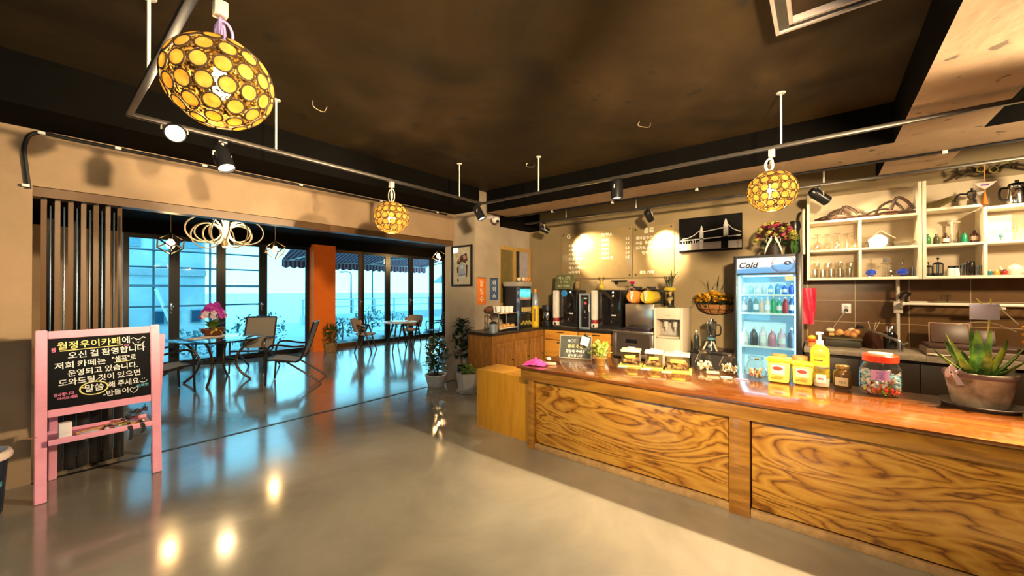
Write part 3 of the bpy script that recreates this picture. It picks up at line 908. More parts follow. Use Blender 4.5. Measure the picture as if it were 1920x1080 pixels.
# sub-sub level would be too deep: the lettering hangs on the door itself
def sgn(me, y, z, name, mat, x=-.2855):
    return MB().add_mesh(me, facing((0, -1, 0), (0, 0, 1), (x, y, z))).build(name, mat, dr)
sgn(text_mesh('Cold', .098, 'LEFT', .3, .0028), .288, 1.765, 'lettering', M('black_letter', (0.008, 0.008, 0.012), 0.5))
sgn(text_mesh('Drinks', .044, 'LEFT', .3, .001), .078, 1.767, 'lettering', WHITE)
m = MB()
for r, ww_ in ((.095, .006), (.082, .003), (.10, .002)):
    pts = [(-.287, -.165 + r * 1.15 * math.cos(a), 1.80 + r * math.sin(a)) for a in [2 * PI * i / 40 for i in range(40)]]
    pts = [p for p in pts if 1.705 < p[2] < 1.878 and p[1] > -.275]
    run = []
    for p in pts:
        if run and (Vector(p) - Vector(run[-1])).length > .04:
            if len(run) > 2: m.tube(run, ww_ / 2, 6)
            run = []
        run.append(p)
    if len(run) > 2: m.tube(run, ww_ / 2, 6)
m.build('can_top_ring', M('sign_grey_ring', (0.10, 0.08, 0.14), 0.5), dr)
m = MB(); m.tube([(-.287, -.205 + .032 * math.cos(a), 1.808 + .018 * math.sin(a)) for a in [2 * PI * i / 20 for i in range(20)]], .005, 6, True); m.ball((-.286, -.19, 1.806), .012, s=(.2, 1, 1)); m.ball((-.286, -.225, 1.812), .010, s=(.2, 1, 1))
m.build('can_ring_pull', M('sign_dark', (0.04, 0.03, 0.06), 0.5), dr)
MB().box((-.284, -.225, 1.635), (.004, .085, .055)).build('price_sticker', M('tan_sticker', (0.55, 0.42, 0.3), 0.6), dr)
for z in (.36, .815, 1.215, 1.44):
    s = MB()
    for k in range(9): s.cyl((-.20 + k * .05, -wf_ + .05, z), (-.20 + k * .05, wf_ - .05, z), .004, seg=6)
    s.box((-.215, 0, z), (.012, 2 * wf_ - .1, .022)); s.box((.21, 0, z), (.01, 2 * wf_ - .1, .012))
    s.build('wire_shelf', WHITEGLOSS, fr)
LED = lamp_mat('cool_led', (0.55, 0.88, 1.0), 4.5)
for y in (-wf_ + .062, wf_ - .062): MB().box((-.228, y, .95), (.012, .014, 1.4)).build('led_strip', LED, fr)
MB().box((-.15, 0, 1.668), (.05, .5, .01)).build('led_strip', LED, fr)
def bottle(name, label, loc, h, r, col, cap=(0.8, 0.8, 0.8), lab=None, group=None, glass=False, cat='bottle'):
    t = thing(name, label, cat, loc, 0, group)
    mat = glassy('bottle_%02x%02x%02x' % tuple(int(c * 255) for c in col), col, .08) if glass else M('bottle_%02x%02x%02x' % tuple(int(c * 255) for c in col), col, .25)
    MB().lathe([(0, 0), (r * .9, 0), (r, h * .03), (r, h * .58), (r * .85, h * .70), (r * .36, h * .82), (r * .34, h * .92)], seg=14).build('body', mat, t)
    MB().lathe([(r * .40, h * .90), (r * .40, h), (0, h)], seg=12).build('cap', M('cap_%02x%02x%02x' % tuple(int(c * 255) for c in cap), cap, .35), t)
    if lab: MB().lathe([(r * 1.012, h * .18), (r * 1.012, h * .50)], seg=14).build('paper_label', M('lab_%02x%02x%02x' % tuple(int(c * 255) for c in lab), lab, .6), t)
    return t
FX = 5.53
def fy(i, n): return .52 + .235 - .47 * i / (n - 1)
rows = [
 (1.445, .125, .027, [((.55, .55, .6), 'clear water'), ((.35, .5, .6), 'grey blue'), ((.6, .6, .62), 'silver'), ((.5, .5, .55), 'smoky'), ((.15, .45, .75), 'sky blue'), ((.12, .35, .7), 'mid blue'), ((.03, .14, .65), 'royal blue'), ((.05, .10, .5), 'deep blue')], 'top shelf'),
 (1.22, .19, .028, [((.35, .22, .22), 'maroon'), ((.06, .05, .04), 'black'), ((.09, .14, .07), 'dark olive'), ((.75, .38, .18), 'orange'), ((.8, .55, .3), 'peach'), ((.04, .40, .20), 'green'), ((.05, .45, .3), 'sea green'), ((.5, .04, .06), 'red'), ((.03, .10, .32), 'navy')], 'second shelf'),
 (.82, .22, .042, [((.65, .66, .7), 'white'), ((.08, .07, .09), 'black'), ((.75, .62, .68), 'pale pink'), ((.60, .25, .35), 'rose'), ((.72, .5, .62), 'mauve'), ((.12, .16, .25), 'slate blue')], 'third shelf'),
]
for z, h, r, cols, nm in rows:
    for i, (c, cn) in enumerate(cols):
        bottle('drink_bottle', '%s drink bottle on the %s inside the drinks fridge' % (cn, nm), (FX, fy(i, len(cols)), z + .006), h * (1 + .06 * ((i * 7) % 3 - 1)), r, c, lab=(.8, .8, .8) if i % 2 == 0 else None, group='drinks on the fridge %s' % nm)

# ================================================================ lighting tracks
TRK = M('track_grey', (0.07, 0.06, 0.052), 0.35, 0.5, var=0.1)
RZ = 2.65
tr = thing('lighting_track', 'large grey lighting track hung on white rods round the seating side', 'lighting track', (3.79, 3.57, RZ))
def tb(a, b): return MB().span([a[i] - (3.79, 3.57, RZ)[i] for i in range(3)], [b[i] - (3.79, 3.57, RZ)[i] for i in range(3)], .002)
tb((.37, 3.555, RZ), (3.805, 3.59, RZ + .028)).build('rail', TRK, tr)
tb((3.775, -3.0, RZ), (3.81, 3.554, RZ + .028)).build('rail', TRK, tr)
tb((.37, -1.0, RZ), (.405, 3.554, RZ + .028)).build('rail', TRK, tr)
def rod(x, y, par, base, z1=H):
    m = MB(); m.cyl((x - base[0], y - base[1], RZ + .028 - base[2]), (x - base[0], y - base[1], z1 - base[2]), .008, seg=8)
    m.lathe([(.035, z1 - base[2] - .004), (.03, z1 - base[2] - .012), (.009, z1 - base[2] - .016)], (x - base[0], y - base[1], 0), 12)
    m.build('hanging_rod', WHITE, par)
for x, y in ((3.792, .26), (3.792, 2.65), (3.37, 3.572), (1.27, 3.572), (.387, 2.86)): rod(x, y, tr, (3.79, 3.57, RZ))
t2 = thing('lighting_track', 'thin dark lighting track in front of the menu wall', 'lighting track', (5.46, 0, RZ))
MB().span((-.017, -3.0, 0), (.017, 4.1, .028), .002).build('rail', TRK, t2)
for y in (3.27, 2.1, -.01, -2.0): rod(5.46, y, t2, (5.46, 0, RZ))
t3 = thing('lighting_track', 'white framed lighting track fixed high on the ceiling near the camera', 'lighting track', (2.86, .22, 3.06))
wt3 = M('white_track', (0.62, 0.54, 0.52), 0.4, 0.2)
for off in (0, .07):
    MB().span((-2.2, .0 - off, 0), (.0 - off, -.018 - off, .038)).build('rail', wt3, t3); MB().span((-.018 - off, -2.2, 0), (-off, -.019 - off, .038)).build('rail', wt3, t3)
MB().span((-2.2, -.069, .012), (-.02, -.019, .038)).build('channel', BLACKMETAL, t3); MB().span((-.069, -2.2, .012), (-.019, -.09, .038)).build('channel', BLACKMETAL, t3)

def add_spot(par, loc, tgt, power, angle, blend=0.6, radius=.03, col=WARM):
    l = bpy.data.lights.new('lamp_light', 'SPOT')
    l.energy = power; l.spot_size = math.radians(angle); l.spot_blend = blend; l.shadow_soft_size = radius; l.color = col
    o = bpy.data.objects.new('lamp_light', l)
    link(o, par)
    o.location = loc
    o.rotation_euler = Vector(tgt).to_track_quat('-Z', 'Y').to_euler()
    return o
SPOTLIT = lamp_mat('spot_lens_lit', (1.0, 0.86, 0.62), 2.2)
SPOTDIM = lamp_mat('spot_lens_dim', (1.0, 0.88, 0.68), 2.2)
def track_spot(label, x, y, tgt, power, angle, lens, L=.19, r=.052, body=BLACKPLASTIC, stem=.09, seg=20, soft=.03):
    t = thing('track_spotlight', label, 'spotlight', (x, y, RZ))
    MB().span((-.03, -.016, -.03), (.03, .016, -.0005), .003).build('adapter', body, t)
    piv = Vector((0, 0, -.03 - stem))
    d = (Vector(tgt) - Vector((x, y, RZ)) - piv).normalized()
    m = MB(); m.cyl((0, 0, -.03), (0, 0, piv.z + .05), .009, seg=8)
    side = d.cross(Vector((0, 0, 1)))
    side = side.normalized() if side.length > .05 else Vector((1, 0, 0))
    m.tube([piv + side * (r + .008), piv + side * (r + .008) + Vector((0, 0, .03)), Vector((0, 0, piv.z + .055)), piv - side * (r + .008) + Vector((0, 0, .03)), piv - side * (r + .008)], .006, 6)
    m.build('yoke', M('white_yoke', (0.6, 0.56, 0.5), 0.4), t)
    q = d.to_track_quat('Z', 'Y').to_euler()
    MB().lathe([(0, -L * .5), (r * .7, -L * .5), (r * .85, -L * .42), (r, -L * .3), (r, L * .5), (r * .9, L * .5), (r * .86, L * .42)], piv, seg, q).build('body', body, t)
    MB().lathe([(0, L * .41), (r * .87, L * .41)], piv, seg, q).build('lens', lens, t)
    if power: add_spot(t, piv + d * (L * .5 + .012), d, power, angle, radius=soft)
    return t
# ================================================================ lamps
WOODSLICE, _nt, _b = nodes_of('lit_wood_slice')
_nt.nodes.remove(_b)
_o = _nt.nodes['Material Output']; _tl = _nt.nodes.new('ShaderNodeBsdfTranslucent'); _df = _nt.nodes.new('ShaderNodeBsdfDiffuse'); _m = _nt.nodes.new('ShaderNodeMixShader')
_tc = _nt.nodes.new('ShaderNodeTexCoord'); _n = _nt.nodes.new('ShaderNodeTexNoise'); _n.inputs['Scale'].default_value = 25; _nt.links.new(_tc.outputs['Object'], _n.inputs['Vector'])
_r = ramp(_nt, [(0.3, (0.92, 0.62, 0.16)), (0.7, (0.98, 0.80, 0.34))]); _nt.links.new(_n.outputs['Fac'], _r.inputs[0])
_nt.links.new(_r.outputs[0], _tl.inputs[0]); _nt.links.new(_r.outputs[0], _df.inputs[0]); _m.inputs[0].default_value = 0.2
_nt.links.new(_tl.outputs[0], _m.inputs[1]); _nt.links.new(_df.outputs[0], _m.inputs[2]); _nt.links.new(_m.outputs[0], _o.inputs[0])
FIBRE, _nt, _b = nodes_of('dark_woven_fibre')
_nt.nodes.remove(_b)
_o = _nt.nodes['Material Output']; _t = _nt.nodes.new('ShaderNodeBsdfTransparent'); _df = _nt.nodes.new('ShaderNodeBsdfDiffuse'); _df.inputs[0].default_value = (0.05, 0.03, 0.008, 1); _m = _nt.nodes.new('ShaderNodeMixShader')
_tc = _nt.nodes.new('ShaderNodeTexCoord'); _w = _nt.nodes.new('ShaderNodeTexNoise'); _w.inputs['Scale'].default_value = 90; _nt.links.new(_tc.outputs['Object'], _w.inputs['Vector'])
_r = ramp(_nt, [(0.42, (0.12, 0.12, 0.12)), (0.55, (1, 1, 1))]); _nt.links.new(_w.outputs['Fac'], _r.inputs[0]); _nt.links.new(_r.outputs[0], _m.inputs[0])
_nt.links.new(_t.outputs[0], _m.inputs[1]); _nt.links.new(_df.outputs[0], _m.inputs[2]); _nt.links.new(_m.outputs[0], _o.inputs[0])
BULB = lamp_mat('glowing_bulb', (1.0, 0.62, 0.2), 40)

def globe(label, x, y, zc, rx, rz, coil, power):
    t = thing('pendant_lamp', label, 'pendant lamp', (x, y, zc), 0, 'round wood slice pendant lamps')
    m = MB()
    rings = [(-68, 6), (-46, 11), (-23, 15), (0, 16), (23, 15), (46, 11), (68, 6)]
    for el, n in rings:
        e = math.radians(el)
        for k in range(n):
            a = 2 * PI * (k + (0.5 if rings.index((el, n)) % 2 else 0)) / n
            p = Vector((rx * math.cos(e) * math.cos(a), rx * math.cos(e) * math.sin(a), rz * math.sin(e)))
            nn = Vector((p.x / rx ** 2, p.y / rx ** 2, p.z / rz ** 2)).normalized()
            rd = rx * (0.148 if abs(el) < 60 else 0.14)
            m.mi = 0
            m.cyl(p, p + nn * .005, rd, rd, 14)
            u, v, _ = frame_to(nn)
            m.mi = 1
            m.tube([p + nn * .0025 + u * (rd + .003) * math.cos(q) + v * (rd + .003) * math.sin(q) for q in [2 * PI * i / 14 for i in range(14)]], .0035, 5, True)
    m.build('slice_shade', [WOODSLICE, M('bark_ring', (0.04, 0.022, 0.008), 0.8)], t)
    prof = [(rx * .965 * math.cos(math.radians(q)), rz * .965 * math.sin(math.radians(q))) for q in range(-66, 90, 8)] + [(0, rz * .965)]
    MB().lathe(prof, seg=28).build('woven_lining', FIBRE, t)
    MB().cyl((0, 0, rz * .35), (0, 0, rz * .97), .022, .028, 12).build('socket', M('brass_socket', (0.4, 0.25, 0.08), 0.35, 0.8), t)
    MB().lathe([(0, -.06), (.022, -.054), (.036, -.03), (.038, -.01), (.026, .03), (.018, .055), (0, .056)], seg=14).build('bulb', BULB, t)
    top = RZ - zc - .001
    MB().box((0, 0, top - .03), (.045, .045, .06), .004).build('track_plug', M('beige_plug', (0.75, 0.62, 0.48), 0.45), t)
    m = MB(); m.cyl((0, 0, top - .06), (0, 0, rz * .97), .004, seg=6)
    h = top - .06 - rz
    zc2 = rz + h * .5
    for q, dz in ((0.3, 0), (1.0, .006), (1.7, -.006)):
        m.tube([(math.cos(q) * (.018 + .030 * math.cos(s)) , math.sin(q) * (.018 + .030 * math.cos(s)), zc2 + dz + h * .42 * math.sin(s)) for s in [2 * PI * i / 24 for i in range(24)]], .0055, 6, True)
    m.build('coiled_cord', coil, t)
    l = bpy.data.lights.new('bulb_light', 'POINT'); l.energy = power; l.color = (1.0, 0.66, 0.28); l.shadow_soft_size = .05
    o = bpy.data.objects.new('bulb_light', l); link(o, t); o.location = (0, 0, -.02)
    return t
globe('nearest and largest looking pendant lamp of wood slices, on a violet coiled cord', .462, 1.87, 2.322, .178, .165, M('violet_cord', (0.36, 0.28, 0.62), 0.5), 48)
globe('pendant lamp of wood slices hanging before the white wall shelf', 3.792, .323, 2.31, .172, .16, M('white_cord', (0.75, 0.68, 0.68), 0.5), 80)
globe('pendant lamp of wood slices hanging in front of the brown header over the opening', 2.385, 3.572, 2.268, .176, .165, M('cream_cord', (0.72, 0.66, 0.56), 0.5), 80)

track_spot('lit black spotlight on the track, left of the two under the big pendant', .62, 3.572, (.35, 1.2, 1.5), 16, 80, SPOTLIT, L=.15, r=.062, stem=.0)
track_spot('lit black spotlight on the track just right below the big pendant', .90, 3.572, (1.35, 2.3, 0.0), 30, 70, SPOTLIT, L=.2, r=.06, stem=.11)
track_spot('black spotlight at the track corner before the column, tilted down', 3.72, 3.572, (4.2, 2.3, 0), 30, 60, SPOTDIM, L=.2, r=.055)
track_spot('upright black cylinder spotlight shining down over the bar counter', 3.792, 1.66, (3.79, 1.655, 0.7), 60, 85, SPOTDIM, L=.2, r=.062, stem=.075)
track_spot('small black spotlight at the left end of the wall track', 5.46, 3.70, (6.05, 3.10, 2.14), 150, 54, SPOTDIM, L=.17, r=.05)
track_spot('small black spotlight on the wall track above the slush machine', 5.46, 1.92, (6.05, 1.86, 2.12), 130, 54, SPOTDIM, L=.17, r=.05, stem=.07)
track_spot('black spotlight on the wall track leaning over the wicker frames', 5.46, .03, (5.95, -.62, 2.0), 22, 90, SPOTDIM, L=.21, r=.055, stem=.08)
# unseen track heads; the sink and left track ones are added for fill
track_spot('black spotlight on the right track, past the pendant over the counter', 3.792, -1.17, (1.5, .9, 0), 400, 90, SPOTDIM, L=.18, r=.055)
track_spot('black spotlight on the right track aimed at the floor', 3.792, -1.6, (.9, .1, 0), 300, 85, SPOTDIM, L=.18, r=.055)
track_spot('added unseen black spotlight on the wall track lighting the sink', 5.46, -1.5, (5.8, -1.2, 1.6), 20, 110, SPOTDIM, L=.18, r=.055)
for i, (x, y, tg, pw, an, lb) in enumerate((
    (.387, 1.0, (2.9, 1.2, .3), 60, 60, 'first behind the big pendant'), (.387, .2, (2.95, .1, .3), 70, 60, 'second behind the big pendant'),
    (.387, -.5, (3.2, 1.3, 0.6), 130, 50, 'third behind the big pendant'))):
    track_spot('added unseen black spotlight on the left track, %s' % lb, x, y, tg, pw, an, SPOTDIM, L=.18, r=.055)

for lb, x, y, tg, pw, an, c in (  # unseen floods added as fill to brighten header, walls and shelves
    ('washing the left half of the header', 3.792, -2.6, (.55, 4.77, 2.62), 1500, 30, (1, .70, .40)), ('washing the right half of the header', .387, -1.25, (2.2, 4.77, 2.65), 1300, 46, (1, .70, .40)), ('washing the menu wall', .387, -.95, (6.05, 2.4, 1.9), 850, 56, (1, .70, .34)),
    ('washing the shelf wall', 3.792, -2.1, (5.9, -.6, 1.9), 120, 110, (1, .82, .60)), ('washing the left wall', .387, .6, (-.5, 4.77, 1.9), 35, 75, (1, .8, .56))):
    track_spot('added unseen fill floodlight on the track %s' % lb, x, y, tg, pw, an, SPOTDIM, L=.16, r=.075, soft=.14)
# small dome camera on the column
cc = thing('security_camera', 'small white dome camera beside the corner spotlight on the column', 'camera', (4.72, 4.13, 2.62))
MB().box((0, .12, .07), (.10, .1, .05), .006).build('bracket', WHITEGLOSS, cc)
MB().ball((0, .02, .02), .062, 16, 10, s=(1, 1.2, .9)).build('housing', WHITEGLOSS, cc)
MB().ball((-.02, -.04, -.01), .026, 12, 8).build('lens', BLACKPLASTIC, cc)
hk = MB().tube(smooth_path([(0, 0, 0), (.01, 0, -.05), (.10, .02, -.055), (.13, .02, 0)]), .003, 6).build('ceiling_hook', M('hook_wire', (0.55, 0.42, 0.28), 0.4, 0.5), loc=(1.47, 3.35, H))
tag(hk, 'bent wire hook in the dark ceiling right of the big pendant', 'hook')
hk = MB().tube(smooth_path([(0, 0, 0), (.0, .01, -.04), (.08, -.06, -.045), (.1, -.07, 0)]), .003, 6).build('ceiling_hook', M('hook_wire'), loc=(3.6, 1.35, H))
tag(hk, 'bent wire hook in the ceiling above the counter', 'hook')
hk = MB().tube(smooth_path([(0, 0, 0), (.0, .01, -.04), (.05, -.06, -.045), (.06, -.07, 0)]), .003, 6).build('ceiling_hook', M('hook_wire'), loc=(3.9, 2.9, H))
tag(hk, 'faint wire hook on the dark ceiling near the track corner', 'hook')

# ================================================================ on the bar counter
def on(x, y, z=TZ): return (x, y, z)
# potted succulent
ps = thing('potted_succulent', 'big spiky succulent in a weathered clay pot with a ribbon bow', 'plant', on(3.735, -.765))
CLAY = plaster('weathered_clay', (0.13, 0.09, 0.055), (0.62, 0.50, 0.36), rough=0.8, scale=6, bump=0.3)
MB().lathe([(0, .02), (.118, .02), (.152, .19), (.156, .192), (.158, .225), (.148, .227), (.138, .19), (0, .185)], seg=36).build('pot', CLAY, ps)
MB().lathe([(.1395, .19), (0, .196)], seg=24).build('soil', SOIL, ps)
MB().lathe([(.1585, .196), (.1605, .2), (.1605, .218), (.1585, .222)], seg=36).build('rim_band', M('dark_rim_wash', (0.16, 0.10, 0.09), 0.8, var=0.3), ps)
rnd = random.Random(3)
AL, _nt, _b = nodes_of('succulent_leaf')
_tc = _nt.nodes.new('ShaderNodeTexCoord'); _n = _nt.nodes.new('ShaderNodeTexNoise'); _n.inputs['Scale'].default_value = 11; _n.inputs['Detail'].default_value = 4; _nt.links.new(_tc.outputs['Object'], _n.inputs['Vector'])
_r = ramp(_nt, [(0.35, (0.03, 0.08, 0.02)), (0.5, (0.15, 0.28, 0.04)), (0.68, (0.42, 0.55, 0.10))]); _nt.links.new(_n.outputs['Fac'], _r.inputs[0]); _nt.links.new(_r.outputs[0], _b.inputs['Base Color']); _b.inputs['Roughness'].default_value = 0.3
def fat_leaf(base, tip, w, bend, seed):
    base, tip = Vector(base), Vector(tip)
    d = tip - base; L = d.length
    x, y, dd = frame_to(d, (0, 0, 1) if abs(d.normalized().z) < .93 else (d.x, d.y, 0.01))
    m = MB(); n = 8; ring = []
    for i in range(n + 1):
        q = i / n
        ww = w * ((1 - q) ** .75 * (.75 + .6 * q)) + .0008
        c = base + d * q + y * (bend * L * (q * q - q) * 1.0)
        ring.append([m._v(c + x * ww), m._v(c + y * ww * .25), m._v(c - x * ww), m._v(c - y * ww * .42)])
    for a, b in zip(ring, ring[1:]):
        for k in range(4): m._f([a[k], a[(k + 1) % 4], b[(k + 1) % 4], b[k]])
    m._f(ring[0]); m._f(ring[-1])
    return m
for k in range(15):
    a = k * 2.399 + .4
    lean = .25 + .055 * k if k > 2 else .12
    ln = .30 - .006 * k
    hx = math.cos(a) * ln * math.sin(min(1.25, lean)); hy = math.sin(a) * ln * math.sin(min(1.25, lean)); hz = ln * math.cos(min(1.25, lean))
    b0 = (math.cos(a) * .03, math.sin(a) * .03, .185)
    fat_leaf(b0, (b0[0] + hx, b0[1] + hy, .185 + hz + .02), .036 + .006 * (k % 3), .12, k).build('leaf', AL, ps, angle=60)
m = MB()
bx, by = -.115, .12
for s in (-1, 1):
    pts = [(bx + s * -.012 + .0, by + s * .012, .225)] + [(bx - s * (.012 + .05 * math.sin(q)) * .75 - .01, by + s * (.012 + .05 * math.sin(q)) * .75, .225 + .028 * math.sin(2 * q) + .01) for q in [PI * i / 8 for i in range(9)]]
    m.sheet([[Vector(p) + Vector((-.008, -.008, .014)) for p in pts], [Vector(p) - Vector((-.008, -.008, .014)) for p in pts]], .002)
m.ball((bx, by, .226), .014, 10, 8)
m.sheet([[(bx - .005, by, .22), (bx - .012, by + .02, .22)], [(bx - .03, by - .03, .155), (bx - .03, by + .0, .15)]], .002)
m.build('ribbon_bow', M('mauve_ribbon', (0.62, 0.50, 0.55), 0.5, var=.2), ps)
MB().box((-.02, -.125, .235), (.02, .004, .07), .001, rot=(.1, 0, .7)).build('plant_tag', M('light_wood_tag', (0.62, 0.45, 0.25), 0.7), ps)
sc_ = MB().lathe([(0, 0), (.16, 0), (.185, .022), (.181, .026), (.158, .012), (0, .012)], seg=40).build('saucer', M('dark_clay_saucer', (0.13, 0.10, 0.08), 0.6, var=.3), loc=on(3.735, -.765))
tag(sc_, 'dark round saucer under the potted succulent', 'saucer')
ps.location.z = TZ - .006
cd = thing('sign_card', 'lilac paper card on crossed yellow sticks stuck in the succulent pot', 'card', (3.80, -.80, .96))
MB().box((0, 0, .40), (.005, .135, .10), .001, rot=(0, 0, .25)).build('card', M('lilac_card', (0.76, 0.70, 0.95), 0.7, var=.06), cd)
m = MB(); m.cyl((.006, .0, 0), (.010, -.03, .485), .0045, seg=6); m.cyl((.009, -.03, .38), (.009, .03, .485), .004, seg=6)
m.build('stick', M('yellow_stick', (0.80, 0.62, 0.12), 0.5), cd)
m = MB(); m.tube(smooth_path([(.0, .12, .31), (.0, .02, .335), (.0, -.06, .32), (.0, -.13, .28)]), .003, 6); m.tube([(.0, -.055, .44), (-.02, -.13, .33)], .004, 6)
m.build('wire', M('cream_wire', (0.7, 0.6, 0.42), 0.5), cd)

# candy jar
cj = thing('candy_jar', 'large clear candy jar with red lid and lilac label', 'jar', on(3.735, -.312))
R_ = .112
MB().lathe([(0, .001), (R_ * .80, .001), (R_ * .98, .02), (R_, .05), (R_, .15), (R_ * .97, .18), (R_ * .80, .215), (R_ * .76, .24)], seg=12).build('jar', CLEAR, cj)
MB().lathe([(R_ * .82, .232), (R_ * .86, .236), (R_ * .86, .275), (R_ * .80, .282), (0, .286)], seg=40).build('lid', RED, cj)
MB().lathe([(R_ * .60, .283), (R_ * .58, .291), (0, .293)], seg=30).build('lid_panel', M('pale_lid_top', (0.75, 0.62, 0.5), 0.4), cj)
m = MB()
for i in range(9):
    pass
def curved_label(r, a0, a1, z0, z1, mat, name, par, n=10, off=.002):
    g = [[((r + off) * math.cos(a0 + (a1 - a0) * i / n), (r + off) * math.sin(a0 + (a1 - a0) * i / n), z) for i in range(n + 1)] for z in (z0, z1)]
    return MB().sheet(g, .0006).build(name, mat, par)
FC = math.atan2(.31, -3.73)
curved_label(R_, FC - .42, FC + .42, .115, .185, M('lilac_label', (0.66, 0.36, 0.72), 0.6), 'paper_label', cj)
for z, s in ((.165, '맛있는'), (.147, '사탕'), (.129, '드세요')):
    d = Vector((math.cos(FC), math.sin(FC), 0)); p = d * (R_ + .004)
    MB().add_mesh(text_mesh(s, .017, 'CENTER'), facing((-d.y, d.x, 0), (0, 0, 1), (p.x, p.y, z - .004))).build('label_lettering', M('purple_ink', (0.12, 0.05, 0.28), 0.7), cj)
rnd = random.Random(11)
CC = [M('candy_white', (0.8, 0.8, 0.76), .4), M('candy_orange', (0.85, 0.22, 0.04), .4), M('candy_red', (0.7, 0.04, 0.04), .4), M('candy_green', (0.25, 0.45, 0.04), .4), M('candy_blue', (0.25, 0.55, 0.65), .4), M('candy_yellow', (0.85, 0.6, 0.08), .4)]
m = MB()
for k in range(210):
    a = rnd.random() * 2 * PI; rr = (R_ - .022) * math.sqrt(rnd.random()) if k % 2 else R_ - .02
    z = .02 + .135 * rnd.random()
    top = z > .06
    m.mi = rnd.choice([0, 0, 0, 0, 4, 1]) if top else rnd.choice([1, 2, 3, 5, 0, 1])
    c = Vector((rr * math.cos(a), rr * math.sin(a), z)); e = (rnd.random() * 3, rnd.random() * 3, rnd.random() * 3)
    m.ball(c, .0135, 8, 6, s=(1.15, .8, .75), rot=e)
    Rm = Euler(e).to_matrix()
    for s in (-1, 1):
        p = c + Rm @ Vector((s * .014, 0, 0)); q = c + Rm @ Vector((s * .021, 0, 0))
        if Vector((q.x, q.y)).length < R_ - .005 and q.z > .005: m.cyl(p, q, .003, .0065, 6)
cnd = m.build('wrapped_candies', CC, loc=on(3.735, -.312)); tag(cnd, 'heap of colourful wrapped candies inside the large red lidded jar', 'candies', kind='stuff')

# brown tea jar
tj = thing('tea_jar', 'small brown jar with gold lid and beige label beside the candy jar', 'jar', on(3.80, -.112))
MB().lathe([(0, .002), (.046, .002), (.054, .012), (.055, .10), (.050, .125), (.036, .138), (.035, .15)], seg=24).build('jar', M('brown_tea_glass', (0.13, 0.065, 0.018), .15, coat=.5), tj)
MB().lathe([(.038, .146), (.040, .149), (.040, .168), (.036, .172), (0, .173)], seg=24).build('lid', M('gold_lid', (0.5, 0.36, 0.14), .3, .8), tj)
curved_label(.055, FC - .85, FC + .65, .025, .085, M('beige_label', (0.70, 0.55, 0.32), .7), 'paper_label', tj)
d = Vector((math.cos(FC), math.sin(FC), 0)); p = d * .0585
MB().add_mesh(text_mesh('TEA', .026, 'CENTER'), facing((-d.y, d.x, 0), (0, 0, 1), (p.x, p.y, .043))).build('label_lettering', M('brown_ink', (0.12, 0.06, 0.02), .7), tj)

# white label jar and pump bottle behind it
wj = thing('glass_jar', 'round glass jar with white label standing before the yellow pump bottle', 'jar', on(3.765, .01))
MB().lathe([(0, .002), (.044, .002), (.052, .012), (.052, .10), (.044, .125), (.042, .14)], seg=24).build('jar', CLEAR, wj)
MB().lathe([(0, .006), (.047, .006), (.048, .06), (0, .062)], seg=20).build('filling', M('cream_sugar', (0.72, 0.60, 0.42), .8), wj)
curved_label(.052, FC - .6, FC + .6, .035, .098, PAPER, 'paper_label', wj)
MB().box((.053 * math.cos(FC) - .003, .053 * math.sin(FC), .066), (.002, .035, .012), .0005, rot=(0, 0, FC + PI)).build('label_mark', M('rose_ink', (0.6, 0.2, 0.25), .7), wj)
MB().lathe([(.043, .138), (.045, .14), (.045, .152), (0, .154)], seg=24).build('lid', M('silver_lid', (0.6, 0.56, 0.5), .3, .9), wj)
pb = thing('pump_bottle', 'yellow soap pump bottle with white pump head behind the label jar', 'bottle', on(3.885, .022))
MB().lathe([(0, .002), (.058, .002), (.062, .01), (.062, .24), (.055, .275), (.030, .30), (.022, .312)], seg=24, sx=.75).build('bottle', M('yellow_soap_bottle', (0.88, 0.66, 0.05), .2, coat=.5), pb)
m = MB(); m.lathe([(.025, .305), (.025, .335), (.012, .34), (.010, .385), (.024, .388), (.024, .402), (0, .405)], seg=18); m.tube([(0, 0, .397), (-.035, .01, .398), (-.05, .014, .388)], .007, 8)
m.build('pump', WHITEGLOSS, pb)
q = Vector((-.0475, .0, 0))
MB().box((-.0475, .0, .235), (.002, .07, .05), .0005).build('paper_label', M('orange_label', (0.85, 0.42, 0.05), .5), pb)
MB().box((-.0478, .008, .185), (.002, .055, .010), .0003).build('label_mark', M('dark_label_ink', (0.10, 0.06, 0.03), .6), pb)

# yellow tubs
def tub(label, x, y, s, accent):
    t = thing('plastic_tub', label, 'tub', on(x, y), FC + PI, 'yellow lidded tubs on the bar counter')
    m = MB(); m.box((0, 0, .075 * s), (.115 * s, .125 * s, .15 * s), .014, taper=1.08); m.build('tub', M('yellow_tub', (0.82, 0.62, 0.12), .35, var=.1), t)
    MB().box((0, 0, .163 * s), (.135 * s, .145 * s, .024 * s), .008).build('lid', M('bright_yellow_lid', (0.9, 0.72, 0.02), .3), t)
    MB().box((-.0618 * s, 0, .095 * s), (.003, .085 * s, .07 * s), .0005, rot=(0, -.03, 0)).build('paper_label', M('tub_label_white', (0.75, 0.70, 0.66), .5), t)
    m = MB(); m.ball((-.064 * s, 0, .105 * s), .03 * s, 14, 8, s=(.06, 1.1, .5)); m.build('label_mark', M('tub_red_mark', (0.6, 0.05, 0.03), .5), t)
    m = MB(); m.ball((-.064 * s, -.006, .04 * s), .024 * s, 12, 8, s=(.08, 1.2, .6)); m.ball((-.064 * s, .03 * s, .035 * s), .014 * s, 10, 6, s=(.1, 1, .6)); m.build('label_picture', M(accent, (0.85, 0.3, 0.03), .5), t)
tub('left taller yellow plastic tub with red label mark on the counter', 3.76, .275, 1.08, 'tub_picture_orange')
